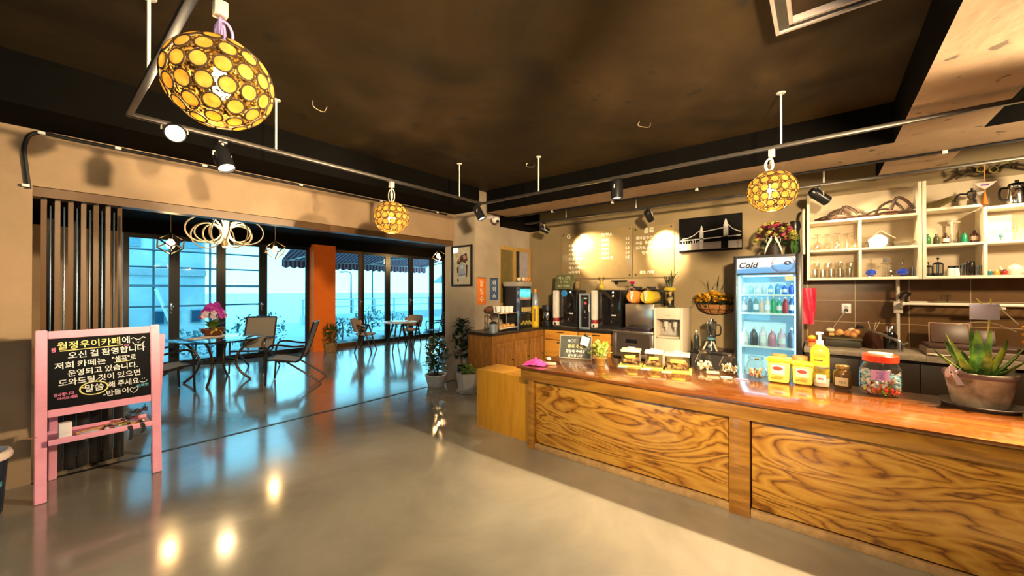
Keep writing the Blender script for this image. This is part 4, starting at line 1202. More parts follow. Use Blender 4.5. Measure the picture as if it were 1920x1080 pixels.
tub('right shorter yellow plastic tub beside the white label jar', 3.78, .122, .97, 'tub_picture_orange')
for (x, y, lb) in ((3.905, .285, 'brown topped jar peeping over the left yellow tub'), (3.905, .15, 'brown topped jar behind the right yellow tub')):
    t = thing('cookie_jar', lb, 'jar', on(x, y), 0)
    MB().lathe([(0, .002), (.05, .002), (.056, .012), (.056, .14), (.05, .16), (.046, .165)], seg=20).build('jar', CLEAR, t)
    MB().lathe([(0, .006), (.05, .006), (.05, .12), (0, .125)], seg=18).build('filling', M('brown_biscuit', (0.32, 0.17, 0.06), .8, var=.4, scale=30), t)
    MB().lathe([(.048, .163), (.056, .166), (.056, .195), (.045, .20), (0, .202)], seg=20).build('lid', M('wooden_lid', (0.42, 0.24, 0.09), .5), t)

# angled glass biscuit jars
COOK = [M('biscuit_tan', (0.55, 0.36, 0.16), .8, var=.3, scale=40), M('biscuit_white', (0.75, 0.68, 0.55), .8, var=.2, scale=40), M('biscuit_dark', (0.22, 0.11, 0.04), .8, var=.3, scale=40)]
def cookie_jar(label, x, y, cs, seed):
    t = thing('biscuit_jar', label, 'jar', on(x, y), .25, 'angled clear biscuit jars')
    MB().lathe([(0, .003), (.070, .003), (.085, .02), (.090, .062), (.058, .135), (.048, .145), (.047, .155)], seg=6).build('jar', CLEAR, t, angle=20)
    m = MB(); m.lathe([(.050, .152), (.056, .155), (.056, .172), (.05, .178), (0, .18)], seg=8)
    m.build('lid', CLEAR, t, angle=20)
    MB().box((-.057, 0, .164), (.006, .03, .014), .001).build('clasp', M('dark_clasp', (0.09, 0.06, 0.03), .4, .5), t)
    rn = random.Random(seed); m = MB()
    for k in range(46):
        a, rr, z = rn.random() * 6.28, .058 * math.sqrt(rn.random()), .015 + .055 * rn.random()
        m.mi = rn.choice(cs)
        m.ball((rr * math.cos(a), rr * math.sin(a), z), .014, 8, 6, s=(1, 1, .45), rot=(rn.random() * 2, rn.random() * 2, 0))
    c = m.build('biscuits', COOK, loc=on(x, y)); tag(c, 'heap of small biscuits in the ' + label.split(' biscuit jar ')[1] + ' glass jar' if False else 'small biscuits heaped inside the %s' % label, 'biscuits', kind='stuff')
cookie_jar('left angled glass biscuit jar of three', 3.89, .855, [1, 1, 0], 1)
cookie_jar('middle angled glass biscuit jar of three', 3.845, .645, [1, 1, 0, 2], 2)
cookie_jar('right angled glass biscuit jar of three', 3.79, .44, [0, 0, 2, 1], 3)
def card(name, label, x, y, mat, w=.085, d=.05, rz=.3, cat='card'):
    o = MB().box((0, 0, .0015), (d, w, .002), .0005).build(name, mat, loc=on(x, y), rz=rz); tag(o, label, cat)
card('price_card', 'cyan price card lying before the middle biscuit jar', 3.66, .635, CYANCARD)
card('price_card', 'pink price card lying between the middle and right biscuit jars', 3.645, .52, PINKCARD)
t = MB().box((0, 0, .01), (.05, .10, .02), .006, rot=(0, 0, .2)).build('chopstick_rest', M('beige_rest', (0.55, 0.42, 0.3), .7), loc=on(3.74, .755)); tag(t, 'beige slab lying between the left and middle biscuit jars', 'slab')

# snack boxes with yellow lids on mats
SNACK = [M('snack_brown', (0.55, 0.33, 0.18), .7, var=.3, scale=30), M('snack_cream', (0.85, 0.70, 0.42), .7), M('snack_lilac', (0.66, 0.52, 0.58), .6)]
def snack_box(label, x, y, w, rz, seed, lidmat):
    t = thing('snack_box', label, 'box', on(x, y, TZ + .004), rz, 'clear snack boxes')
    h = .125
    m = MB(); m.span((-.075, -w / 2, 0), (-.073, w / 2, h)); m.span((.073, -w / 2, 0), (.075, w / 2, h)); m.span((-.073, -w / 2, 0), (.073, -w / 2 + .002, h)); m.span((-.073, w / 2 - .002, 0), (.073, w / 2, h)); m.span((-.073, -w / 2 + .002, 0), (.073, w / 2 - .002, .003))
    m.build('box', glassy('cloudy_plastic', (0.90, 0.88, 0.80), .10, .1), t)
    m = MB(); m.box((0, 0, h + .012), (.16, w + .014, .022), .006); m.build('lid', lidmat, t)
    MB().box((0, 0, h + .034), (.035, .07, .020), .008).build('lid_handle', M('lid_handle_grey', (0.42, 0.38, 0.5), .4), t)
    MB().box((-.077, 0, .085), (.002, w * .55, .03), .0005).build('paper_label', M('yellow_label', (0.75, 0.68, 0.08), .6), t)
    rn = random.Random(seed); m = MB()
    for k in range(40):
        m.mi = rn.choice([0, 0, 1, 2])
        m.box((rn.uniform(-.058, .058), rn.uniform(-w / 2 + .02, w / 2 - .02), .012 + rn.random() * .055), (.032, .028, .014), .004, rot=(rn.random(), rn.random(), rn.random()))
    s = m.build('snacks', SNACK, loc=on(x, y, TZ + .004), rz=rz); tag(s, 'mixed packed snacks inside the %s' % label, 'snacks', kind='stuff')
    mt = MB().box((-.025, 0, .0018), (.235, w + .045, .003), .001).build('mat', M('yellow_mat', (0.86, 0.70, 0.12), .6), loc=on(x, y), rz=rz); tag(mt, 'yellow mat under the %s' % label, 'mat')
LIDY = M('pale_yellow_lid', (0.85, 0.80, 0.48), .4)
snack_box('left clear snack box nearest the leafy plant', 3.70, 1.475, .17, .28, 21, LIDY)
snack_box('middle clear snack box on the counter', 3.735, 1.262, .15, .28, 22, M('white_lid', (0.82, 0.82, 0.76), .4))
snack_box('right clear snack box beside the biscuit jars', 3.72, 1.045, .20, .22, 23, LIDY)
card('price_card', 'cyan price card before the left snack box', 3.545, 1.50, CYANCARD)
card('price_card', 'white price card before the middle snack box', 3.575, 1.285, PAPER)
card('price_card', 'cream price card before the right snack box', 3.545, 1.09, M('cream_card', (0.82, 0.76, 0.60), .7))

# leafy plant in gold pot
lp = thing('potted_plant', 'small leafy plant with striped leaves in a golden pot on the counter', 'plant', on(3.44, 1.68))
MB().lathe([(0, .001), (.040, .001), (.060, .075), (.064, .078), (.064, .09), (.056, .09), (.052, .075), (0, .07)], seg=24).build('pot', M('golden_pot', (0.62, 0.38, 0.10), .25, .6), lp)
MB().lathe([(.054, .078), (0, .08)], seg=16).build('soil', SOIL, lp)
YG, _nt, _b = nodes_of('striped_yellow_green_leaf')
_tc = _nt.nodes.new('ShaderNodeTexCoord'); _w = _nt.nodes.new('ShaderNodeTexNoise'); _w.inputs['Scale'].default_value = 30; _nt.links.new(_tc.outputs['Object'], _w.inputs['Vector'])
_r = ramp(_nt, [(0.4, (0.10, 0.13, 0.02)), (0.52, (0.42, 0.40, 0.08)), (0.65, (0.70, 0.66, 0.25))]); _nt.links.new(_w.outputs['Fac'], _r.inputs[0]); _nt.links.new(_r.outputs[0], _b.inputs['Base Color']); _b.inputs['Roughness'].default_value = 0.4
rn = random.Random(8); m1, m2 = MB(), MB()
for k in range(44):
    a = rn.random() * 6.28; e = rn.uniform(.1, 1.25)
    b0 = Vector((.03 * math.cos(a), .03 * math.sin(a), .085)); ln = rn.uniform(.09, .18)
    tip = b0 + Vector((math.cos(a) * math.sin(e), math.sin(a) * math.sin(e), math.cos(e))) * ln
    (m2 if k % 5 == 0 else m1).leaf(b0 + (tip - b0) * .35, tip, .022, n=4)
    (m2 if k % 5 == 0 else m1).tube([b0, b0 + (tip - b0) * .4], .002, 5)
m1.build('foliage', YG, lp); m2.build('light_foliage', LEAFL, lp)
# chalk sign on the counter with clip
cs = thing('chalk_sign', 'small framed chalk sign leaning on the far end of the counter', 'sign', on(3.585, 2.12), 0)
cs.location = on(3.62, 2.06)
# turn: board plane runs along local y, faces -x
cs.rotation_euler = (0, 0, .28)
lean = .16
def ln_(y, z, off=0): return (-.0 + z * math.tan(lean) - off, y, z)
m = MB(); m.sheet([[ln_(.165, .006), ln_(-.165, .006)], [ln_(.165, .235), ln_(-.165, .235)]], .006); m.build('board', M('grey_chalkboard', (0.06, 0.065, 0.055), .7, var=.4, scale=14), cs)
m = MB(); fr_ = .009
for (a, b) in (((.17, .004), (-.17, .004)), ((.17, .238), (-.17, .238)), ((.17, .004), (.17, .238)), ((-.17, .004), (-.17, .238))): m.tube([ln_(*a), ln_(*b)], .006, 4)
m.build('frame', M('grey_sign_frame', (0.30, 0.28, 0.22), .6), cs)
for (s, z, sz, mt_) in (('HOT', .17, .045, CHALK), ('음료 주문', .115, .044, CHALKY), ('말씀해 주세요', .065, .036, CHALK), ('감사합니다', .022, .034, CHALK)):
    ws = [(w, text_mesh(w, sz, 'LEFT', .1)) for w in s.split(' ')]
    wd = [max(v.co.x for v in me.vertices) for w, me in ws]
    cx_ = (sum(wd) + .3 * sz * (len(ws) - 1)) / 2 + (.04 if s == 'HOT' else 0)
    for (w, me), q in zip(ws, wd):
        MB().add_mesh(me, facing((0, -1, 0), Vector((math.tan(lean), 0, 1)), ln_(cx_, z, .0035))).build('chalk_writing', mt_, cs)
        cx_ -= q + .3 * sz
tgc = thing('price_tag', 'white tag held by a black binder clip on the chalk sign', 'tag', on(3.60, 1.93, TZ + .155), .28)
MB().box((0, 0, .045), (.002, .085, .09), .0005, rot=(.25, .12, 0)).build('tag', PAPER, tgc)
for z in (.06, .045, .03): MB().box((-.003, .002, z), (.002, .05, .005), rot=(.25, .12, 0)).build('printed_line', M('pale_red_ink', (0.65, 0.3, 0.28), .7), tgc)
MB().box((.004, -.012, .1), (.014, .045, .022), .004, rot=(.25, .12, 0)).build('clip', BLACKMETAL, tgc)
m = MB(); m.tube([(.004, -.03, .108), (.012, -.03, .135), (.012, -.005, .14), (.004, -.0, .112)], .002, 5); m.build('clip_wire', BLACKMETAL, tgc)
nb = thing('napkin_holder', 'white paper napkin stack in a holder behind the chalk sign', 'napkins', on(3.76, 1.84))
m = MB()
for k in range(8): m.box((0, .0, .012 + k * .011), (.10, .11, .009), .003, rot=(0, 0, .05 * ((k * 5) % 3 - 1)))
m.build('napkins', PAPER, nb)
m = MB(); m.box((0, 0, .003), (.12, .13, .006), .002); m.tube([(-.055, .062, .0), (-.055, .062, .10), (.055, .062, .10), (.055, .062, 0)], .003, 6); m.tube([(-.055, -.062, .0), (-.055, -.062, .10), (.055, -.062, .10), (.055, -.062, 0)], .003, 6)
m.build('holder', CHROME, nb)
# pink cloth heap
pc = MB(); rn = random.Random(4); g = []
n = 16
for i in range(n + 1):
    row = []
    for j in range(n + 1):
        u, v = i / n - .5, j / n - .5
        r = math.hypot(u, v)
        z = .004 + max(0, .055 * (1 - r / .6)) * (1 + .5 * math.sin(u * 17 + v * 9) * math.cos(v * 15)) + .006 * math.sin(u * 31) ** 2
        row.append((u * .13, v * .22, z))
    g.append(row)
pc = pc.sheet(g, .003).build('cleaning_cloth', M('bright_pink_cloth', (0.78, 0.07, 0.42), .8, var=.25, scale=20), loc=on(3.07, 2.18), rz=.3)
tag(pc, 'bright pink crumpled cloth lying on the left end of the counter', 'cloth')
pc2 = MB().box((0, 0, .012), (.06, .12, .024), .01).build('sponge', M('peach_sponge', (0.70, 0.40, 0.28), .9), loc=on(3.17, 2.08), rz=.4); tag(pc2, 'peach sponge lying behind the pink cloth', 'sponge')
pc3 = MB().ball((0, 0, .018), .022, 12, 8, s=(1, 1.2, .8)).build('small_cup_lid', WHITE, loc=on(3.36, 2.22)); tag(pc3, 'small white lid at the far left corner of the counter', 'lid')
# ================================================================ along the menu wall
WX = 6.05
# acrylic menu boards
def menu(label, y0, y1, z0, z1, cols):
    t = thing('menu_board', label, 'menu board', (WX - .012, (y0 + y1) / 2, z0))
    w = abs(y0 - y1)
    MB().box((0, 0, (z1 - z0) / 2), (.006, w, z1 - z0), .001).build('panel', M('tan_glossy_acrylic', (0.34, 0.245, 0.115), .22, var=.05, coat=.3), t)
    for s in (-1, 1):
        for z in (.04, z1 - z0 - .04): MB().cyl((-.010, s * (w / 2 - .04), z), (-.003, s * (w / 2 - .04), z), .011, seg=12).build('screw', BLACKMETAL, t)
    for (y, z, sz, tx) in cols:
        MB().add_mesh(text_mesh(tx, sz, 'LEFT', 0, .0012), facing((0, -1, 0), (0, 0, 1), (-.0042, y - (y0 + y1) / 2, z - z0))).build('lettering', M('white_menu_letter', (0.92, 0.86, 0.68), .6), t)
L1 = [(3.60, 2.42, .11, 'G'), (3.33, 2.41, .09, '메뉴')]
for i, (a, p) in enumerate((('아메리카노', ''), ('카페라떼', ''), ('카푸치노', ''), ('바닐라라떼', ''), ('카페모카', ''), ('에스프레소', ''), ('녹차라떼', ''))): L1.append((3.56, 2.265 - i * .079, .062, a))
L1.append((2.93, 2.41, .065, 'EXTRA'))
for i, a in enumerate(('유자차', '레몬차', '자몽차', '생강차', '허브차 류')): L1.append((2.93 + (.0), 2.315 - i * .075, .055, a)); L1.append((2.50, 2.315 - i * .075, .055, ('3.5', '3.7', '3.3', '3.0', '3.5')[i]))
menu('clear tan menu board with the left two columns of white letters on the wall', 3.70, 2.39, 1.70, 2.53, L1)
L2 = [(2.20, 2.40, .09, '음료')]
for i, a in enumerate(('생과일주스  4.0', '우유  콜라  사이다', '요거트 스무디', '빙수')): L2.append((2.33 - (.1 if i == 3 else 0), 2.30 - i * .078, .06, a))
L2.append((2.27, 1.755, .058, '셀프 카페'))
menu('clear tan menu board with the shorter right column of white letters', 2.37, 1.74, 1.70, 2.50, L2)

# framed bridge print
bp = thing('framed_photo', 'black and white print of a lit bridge at night above the fridge end', 'picture', (WX - .02, 1.255, 2.05))
MB().box((0, 0, .25), (.03, .81, .50), .003).build('canvas', M('print_black', (0.006, 0.005, 0.005), .8, spec=.15), bp)
pw, pg = M('print_white', (0.85, 0.82, 0.78), .6), M('print_grey', (0.42, 0.36, 0.34), .6)
BW = lambda u, v, h: (-.0155 - h, -u, v)
m = MB(); m.prism([(-.40, .03), (.40, .03), (.40, .135), (-.40, .125)], 0, .001, BW); m.build('printed_water', pg, bp)
m = MB()
for (cx, w_, h_) in ((-.10, .05, .34), (.21, .06, .41)):
    m.prism([(cx - w_ / 2, .13), (cx + w_ / 2, .13), (cx + w_ / 2, h_ - .05), (cx + w_ * .35, h_ - .04), (cx + w_ * .3, h_ - .01), (cx + .004, h_ + .03), (cx - .004, h_ + .03), (cx - w_ * .3, h_ - .01), (cx - w_ * .35, h_ - .04), (cx - w_ / 2, h_ - .05)], .001, .002, BW)
m.prism([(-.38, .165), (.39, .19), (.39, .205), (-.38, .18)], .001, .002, BW)
m.prism([(-.08, .275), (.19, .31), (.19, .325), (-.08, .29)], .001, .002, BW)
def rib(pts, th):
    up = [(u, v + th) for u, v in pts]
    m.prism(pts + up[::-1], .001, .002, BW)
rib([(-.36, .19), (-.28, .20), (-.20, .235), (-.12, .30)], .012); rib([(.24, .35), (.29, .29), (.35, .255), (.395, .24)], .012)
for k in range(7): m.prism([(-.36 + k * .035, .13), (-.35 + k * .035, .13), (-.35 + k * .035, .15 + .02 * (k % 3)), (-.36 + k * .035, .15 + .02 * (k % 3))], .001, .002, BW)
for cx, w_ in ((-.10, .045), (.29, .1), (-.3, .12)): m.prism([(cx - w_ / 2, .032), (cx + w_ / 2, .032), (cx + w_ / 2, .125), (cx - w_ / 2, .125)], .0012, .002, BW)
m.build('printed_bridge', pw, bp)
m = MB(); m.prism([(.15, .032), (.24, .032), (.24, .19), (.15, .19)], .0022, .003, BW); m.build('printed_pier', M('print_black'), bp)

# ---- coffee machines
def cup_column(t, y, x, z0, z1):
    MB().box((x, y, (z0 + z1) / 2 + .06), (.085, .095, z1 - z0 - .12), .02).build('cup_dispenser', M('ivory_cup_tube', (0.74, 0.68, 0.62), .35), t)
    MB().lathe([(.05, z0 + .07), (.055, z0 + .075), (.055, z0 + .12), (.045, z0 + .125)], (x, y, 0), 18).build('cup_ring', M('dark_red_ring', (0.30, 0.02, 0.03), .3), t)
    m = MB(); m.box((x, y, z0 + .037), (.08, .09, .07), .01); m.build('cup_base', M('ivory_cup_tube'), t)
    MB().box((x - .041, y, z0 + .03), (.004, .03, .04), .002).build('slot', BLACKPLASTIC, t)
def machine(label, y0, y1, z1, cup=True, badge=None):
    t = thing('coffee_machine', label, 'coffee machine', (5.72, (y0 + y1) / 2, BZ))
    w, h = abs(y0 - y1), z1 - BZ
    MB().span((-.04, -w / 2, .02), (.28, w / 2, h), .012).build('body', BLACKPLASTIC, t)
    m = MB(); m.span((-.10, -w / 2 + .01, 0), (.25, w / 2 - .01, .022), .004); m.build('base', DARKGREY, t)
    MB().span((-.105, -w / 2 + .02, .022), (-.045, w / 2 - .02, .034), .003).build('drip_tray', CHROME, t)
    ys = w / 2 - .07
    if cup: cup_column(t, ys, -.085, .035, h - .005)
    MB().span((-.046, -w / 2 + .012, h * .12), (-.0405, w / 2 - (.13 if cup else .012), h * .97), .002).build('front_panel', M('gloss_black', (0.008, 0.008, 0.01), .08, coat=.6), t)
    MB().ball((-.05, -w / 2 + .12, h - .04), .012, 10, 8).build('indicator', lamp_mat('white_indicator', (1, .95, .9), 3), t)
    MB().box((-.049, -w / 2 + .11, h * .38), (.004, .075, .02), .001).build('name_plate', M('silver_plate', (0.75, 0.74, 0.72), .35), t)
    if badge == 'blue': MB().lathe([(0, 0), (.06, 0), (.05, .012), (0, .016)], (-.047, .02, h - .06), 20, (0, -PI / 2, 0)).build('badge', M('blue_badge', (0.03, 0.22, 0.6), .3), t)
    MB().ball((-.05, -w / 2 + .13, h * .62), .018, 12, 8, s=(.5, 1, 1)).build('button', M('dim_button', (0.10, 0.09, 0.06), .3), t)
    m = MB(); m.cyl((-.07, -w / 2 + .14, h * .20), (-.07, -w / 2 + .14, h * .25), .012, seg=10); m.cyl((-.07, -w / 2 + .14, h * .24), (-.04, -w / 2 + .14, h * .24), .012, seg=10); m.build('nozzle', CHROME, t)
    return t
machine('black coffee machine with blue badge and cup tube at the left of the menu wall', 3.64, 3.19, 1.50, True, 'blue')
machine('wider black coffee machine with cup tube left of the slush machine', 2.915, 2.43, 1.50)
nm = thing('capsule_machine', 'narrow black machine in a silver blue frame between the two coffee machines', 'coffee machine', (5.74, 3.045, BZ))
MB().span((-.04, -.095, .03), (.26, .095, .55), .01).build('body', BLACKPLASTIC, nm)
m = MB()
for (a, b) in (((-.075, -.105, .0), (-.035, -.075, .58)), ((-.075, .075, 0), (-.035, .105, .58)), ((-.075, -.0745, .55), (-.035, .0745, .58)), ((-.10, -.0745, 0), (-.035, .0745, .03))): m.span(a, b, .004)
m.build('frame', M('silver_blue_frame', (0.42, 0.50, 0.62), .25, .5), nm)
MB().ball((-.045, 0, .42), .025, 14, 10, s=(.4, 1, 1)).build('button', M('red_pink_button', (0.7, 0.10, 0.16), .3), nm)
MB().box((-.042, 0, .50), (.006, .06, .02), .001).build('name_plate', M('silver_plate'), nm)
m = MB(); m.cyl((-.06, 0, .26), (-.06, 0, .30), .012, seg=10); m.tube([(-.045, .01, .30), (-.06, -.02, .27), (-.06, -.03, .24)], .008, 6); m.ball((-.045, 0, .18), .012, 10, 8); m.build('spout', CHROME, nm)
MB().tube(smooth_path([(-.08, -.09, .40), (-.10, -.09, .34), (-.08, -.095, .28)]), .012, 8).build('lever', M('pale_lever', (0.6, 0.62, 0.66), .3), nm)

sg2 = thing('chalk_sign', 'olive chalk sign standing on the left coffee machine', 'sign', (5.74, 3.47, 1.50))
MB().box((0, 0, .135), (.012, .36, .25), .002, rot=(0, .12, 0)).build('board', M('olive_board', (0.12, 0.125, 0.05), .7, var=.3), sg2)
MB().box((.03, 0, .02), (.06, .2, .03), .002).build('foot', BLACKPLASTIC, sg2)
for (s, z, sz) in (('메뉴 선택', .185, .06), ('컵 먼저', .115, .055), ('놓아 주세요', .05, .05)):
    MB().add_mesh(text_mesh(s, sz, 'CENTER'), facing((0, -1, 0), (math.tan(.12), 0, 1), ((z - .135) * .12 - .009, 0, z))).build('chalk_writing', M('pale_green_chalk', (0.55, 0.60, 0.38), .8), sg2)
s3 = thing('photo_card', 'small dark photo card leaning beside the olive chalk sign', 'card', (5.78, 3.235, 1.50))
MB().box((0, 0, .085), (.008, .10, .16), .001, rot=(0, .1, 0)).build('card', M('dim_photo', (0.16, 0.11, 0.05), .5), s3); MB().box((-.006, 0, .085), (.003, .07, .11), .0005, rot=(0, .1, 0)).build('print', M('dim_photo_print', (0.34, 0.24, 0.11), .5, var=.5, scale=30), s3)
s4 = thing('figurine', 'small yellow and brown antlered figurine on the wider coffee machine', 'figurine', (5.78, 2.80, 1.50))
m = MB(); m.ball((0, 0, .05), .05, 14, 10, s=(.9, 1, 1)); m.ball((0, -.005, .115), .034, 12, 8); m.build('body', M('yellow_figurine', (0.62, 0.48, 0.06), .5, var=.3), s4)
m = MB()
for s in (-1, 1): m.tube(smooth_path([(0, s * .015, .135), (0, s * .04, .17), (0, s * .035, .21)]), .009, 6); m.tube([(0, s * .038, .17), (0, s * .065, .185)], .007, 6)
m.build('antlers', M('brown_antler', (0.13, 0.06, 0.02), .6), s4)
s5 = MB(); s5.span((-.05, -.13, .0), (.0, .13, .022), .003); s5.span((-.03, .03, -.04), (-.002, .075, 0), .003); s5 = s5.build('wall_bracket', BLACKPLASTIC, loc=(WX - .003, 2.60, 1.635)); tag(s5, 'black T shaped bracket fixed on the wall under the menu boards', 'bracket')

# ---- slush machine on the oven
ov = thing('countertop_oven', 'steel framed oven with dark glass front under the slush machine', 'oven', (5.70, 2.135, .53))
MB().span((-.28, -.295, .0), (.28, .295, .365), .006).build('body', M('oven_dark', (0.03, 0.026, 0.026), .4), ov)
m = MB(); m.span((-.30, -.298, .335), (.28, .298, .378), .006); m.span((-.30, -.298, 0), (-.281, -.24, .335), .003); m.span((-.30, .24, 0), (-.281, .298, .335), .003); m.span((-.30, -.24, 0), (-.281, .24, .05), .003)
m.build('frame', STEEL, ov)
MB().span((-.291, -.24, .05), (-.282, .24, .335)).build('door_glass', M('oven_glass', (0.05, 0.042, 0.040), .12, coat=.4), ov)
MB().box((-.293, .02, .23), (.004, .17, .055), .001).build('display', M('oven_display', (0.006, 0.006, 0.008), .2), ov)
sd = thing('metal_stand', 'low dark metal stand carrying the oven', 'stand', (5.70, 2.14, 0))
m = MB()
for x in (-.26, .26):
    for y in (-.27, .27): m.box((x, y, .255), (.035, .035, .51))
m.build('leg', BLACKMETAL, sd); MB().box((0, 0, .52), (.58, .60, .019), .002).build('top', BLACKMETAL, sd); MB().box((0, 0, .15), (.55, .56, .018), .002).build('lower_shelf', BLACKMETAL, sd)
sl = thing('slush_machine', 'steel slush machine with an orange and a yellow drink bowl', 'slush machine', (5.72, 2.09, .909))
MB().span((-.17, -.215, .04), (.25, .215, .385), .01).build('body', STEEL, sl)
m = MB(); m.span((-.30, -.20, 0), (.24, .20, .04), .006); m.span((-.32, -.14, .03), (-.18, .15, .055), .006); m.build('drip_tray', M('dark_drip_tray', (0.03, 0.02, 0.028), .3), sl)
for (y, mt, c) in ((.10, 'slush_orange', (0.80, 0.30, 0.06)), (-.105, 'slush_yellow', (0.78, 0.55, 0.03))):
    b = MB(); b.lathe([(0, -.21), (.085, -.205), (.10, -.17), (.10, .14), (.09, .18), (0, .185)], (.02, y, .49), 22, (0, PI / 2, 0)); b = b.build('drink_bowl', M(mt, c, .12, coat=.8, var=.2), sl)
    MB().lathe([(.03, .0), (.05, .008), (.05, .03), (0, .034)], (-.13, y + .0, .585), 16).build('bowl_cap', M('dark_bowl_cap', (0.06, 0.02, 0.02), .3), b)
    m = MB(); m.box((-.20, y, .53), (.02, .05, .09), .004); m.cyl((-.215, y, .43), (-.215, y, .50), .016, seg=12); m.tube([(-.20, y, .52), (-.235, y, .50), (-.24, y, .46)], .008, 6); m.build('tap', M('pale_tap', (0.72, 0.62, 0.48), .3), b)
    m = MB(); m.span((-.15, y - .09, .59), (.14, y + .09, .602), .004); m.box((.03, y, .62), (.14, .10, .04), .01); m.build('lid', M('dark_bowl_lid', (0.03, 0.025, 0.03), .35), b)
MB().span((.17, -.22, .385), (.25, .22, .60), .01).build('rear_column', BLACKPLASTIC, sl)
fl = thing('artificial_flower', 'bright pink flower lying on the slush machine lid', 'flower', (5.62, 2.22, 1.552))
m = MB()
for k in range(14):
    a = k * 2.4; e = .3 + .08 * k
    m.leaf((0, 0, .03), (.06 * math.cos(a) * math.sin(e), .06 * math.sin(a) * math.sin(e), .03 + .06 * math.cos(e)), .028, n=4)
m.build('petals', M('hot_pink_petal', (0.78, 0.04, 0.32), .5), fl); MB().ball((0, 0, .022), .022, 10, 8).build('calyx', LEAFD, fl)

# ---- water purifier, vase
wp = thing('water_purifier', 'beige floor standing water purifier with two taps', 'water purifier', (5.60, 1.64, 0))
BEI = M('beige_plastic', (0.66, 0.56, 0.44), .4, var=.04)
m = MB(); m.span((-.20, -.19, 0), (.22, -.155, 1.255), .006); m.span((-.20, .155, 0), (.22, .19, 1.255), .006); m.span((-.20, -.155, 1.10), (.22, .155, 1.255), .006); m.span((-.20, -.155, 0), (.22, .155, .84), .006); m.span((.05, -.155, .84), (.22, .155, 1.10))
m.build('body', BEI, wp)
MB().span((.044, -.153, .845), (.0495, .153, 1.095)).build('niche_back', M('grey_niche', (0.40, 0.37, 0.33), .5), wp)
for y in (-.06, .06):
    m = MB(); m.cyl((-.06, y, 1.03), (.045, y, 1.05), .022, seg=14); m.cyl((-.075, y, .99), (-.075, y, 1.06), .026, .03, 14); m.cyl((-.075, y, .95), (-.075, y, .99), .012, seg=10); m.build('tap', M('grey_tap', (0.58, 0.54, 0.5), .3), wp)
MB().span((-.225, -.14, .845), (-.02, .14, .868), .006).build('drip_tray', M('beige_tray', (0.60, 0.50, 0.38), .4), wp)
MB().box((-.203, 0, 1.155), (.003, .07, .012)).build('name_plate', M('faint_plate', (0.42, 0.36, 0.28), .5), wp)
va = thing('vase_plant', 'spiky stems in a dark gold patterned vase with yellow rim on the water purifier', 'plant', (5.56, 1.66, 1.256))
VAS, _nt, _b = nodes_of('black_gold_vase')
_tc = _nt.nodes.new('ShaderNodeTexCoord'); _w = _nt.nodes.new('ShaderNodeTexNoise'); _w.inputs['Scale'].default_value = 16; _nt.links.new(_tc.outputs['Object'], _w.inputs['Vector'])
_r = ramp(_nt, [(0.5, (0.012, 0.010, 0.008)), (0.58, (0.30, 0.22, 0.06))]); _nt.links.new(_w.outputs['Fac'], _r.inputs[0]); _nt.links.new(_r.outputs[0], _b.inputs['Base Color']); _b.inputs['Roughness'].default_value = .3
MB().lathe([(0, 0), (.07, 0), (.072, .012), (.055, .02), (.055, .21), (.058, .235)], seg=24).build('vase', VAS, va)
MB().lathe([(.058, .232), (.078, .236), (.085, .25), (.07, .272), (.055, .28), (.05, .26), (0, .26)], seg=24).build('rim', M('mustard_rim', (0.52, 0.40, 0.04), .4), va)
rn = random.Random(2); m = MB()
for k in range(16):
    a = k * 2.4; e = rn.uniform(.05, .85)
    ln = rn.uniform(.16, .30)
    m.leaf((.02 * math.cos(a), .02 * math.sin(a), .262), (ln * math.cos(a) * math.sin(e), ln * math.sin(a) * math.sin(e), .262 + ln * math.cos(e)), .010, n=4)
m.build('stems', M('olive_dark_stem', (0.045, 0.05, 0.018), .5), va)
# ---- flower basket on the wall
fb = thing('flower_basket', 'wall basket of yellow flowers in a wire and coco fibre planter', 'plant', (WX - .012, 1.175, 1.10))
def half(r, z, a): return (-r * math.sin(a) * .55, r * math.cos(a), z)
prof = [(.10, .06), (.17, .085), (.22, .13), (.245, .175), (.25, .20)]
MB().sheet([[half(r, z, PI * i / 20) for i in range(21)] for r, z in prof], .006).build('coco_liner', M('coco_fibre', (0.36, 0.15, 0.04), .95, var=.4, scale=30, bump=.5), fb)
m = MB()
for k in range(6): m.tube([half(r + .006, z, PI * (k + .3) / 5.6) for r, z in prof], .004, 5)
for (r, z) in ((.256, .2), (.222, .125)): m.tube([half(r, z, PI * i / 20) for i in range(21)], .005, 6)
m.build('wire_frame', BLACKMETAL, fb)
MB().sheet([[half(r, .185, PI * i / 20) for i in range(21)] for r in (.001, .24)]).build('soil', SOIL, fb)
rn = random.Random(6); m, l2 = MB(), MB()
for k in range(120):
    u, v = rn.uniform(-1, 1), rn.random()
    p = Vector((-.02 - .15 * v * math.sqrt(max(.05, 1 - u * u)), .27 * u, .22 + .13 * rn.random() * (1.1 - .5 * abs(u))))
    for q in range(6):
        d = Vector((rn.uniform(-1, .3), rn.uniform(-1, 1), rn.uniform(-.2, 1))).normalized()
        m.leaf(p, p + d * .055, .020, n=2)
for k in range(120):
    p = Vector((-.02 - .14 * rn.random(), rn.uniform(-.25, .25), .19 + .11 * rn.random()))
    d = Vector((rn.uniform(-1, .3), rn.uniform(-1, 1), rn.uniform(-.4, .8))).normalized()
    l2.leaf(p, p + d * .07, .016, n=2)
m.build('flowers', M('golden_petal', (0.88, 0.52, 0.03), .6, var=.25, scale=20), fb); l2.build('foliage', LEAFD, fb)
m = MB()
for k in range(8):
    a = rn.uniform(-.6, .6); m.leaf((-.03, -.1 + .2 * rn.random(), .25), (-.05, -.0 + a * .6, .50 + .12 * rn.random()), .006, n=4)
m.build('grass_blades', LEAFD, fb)
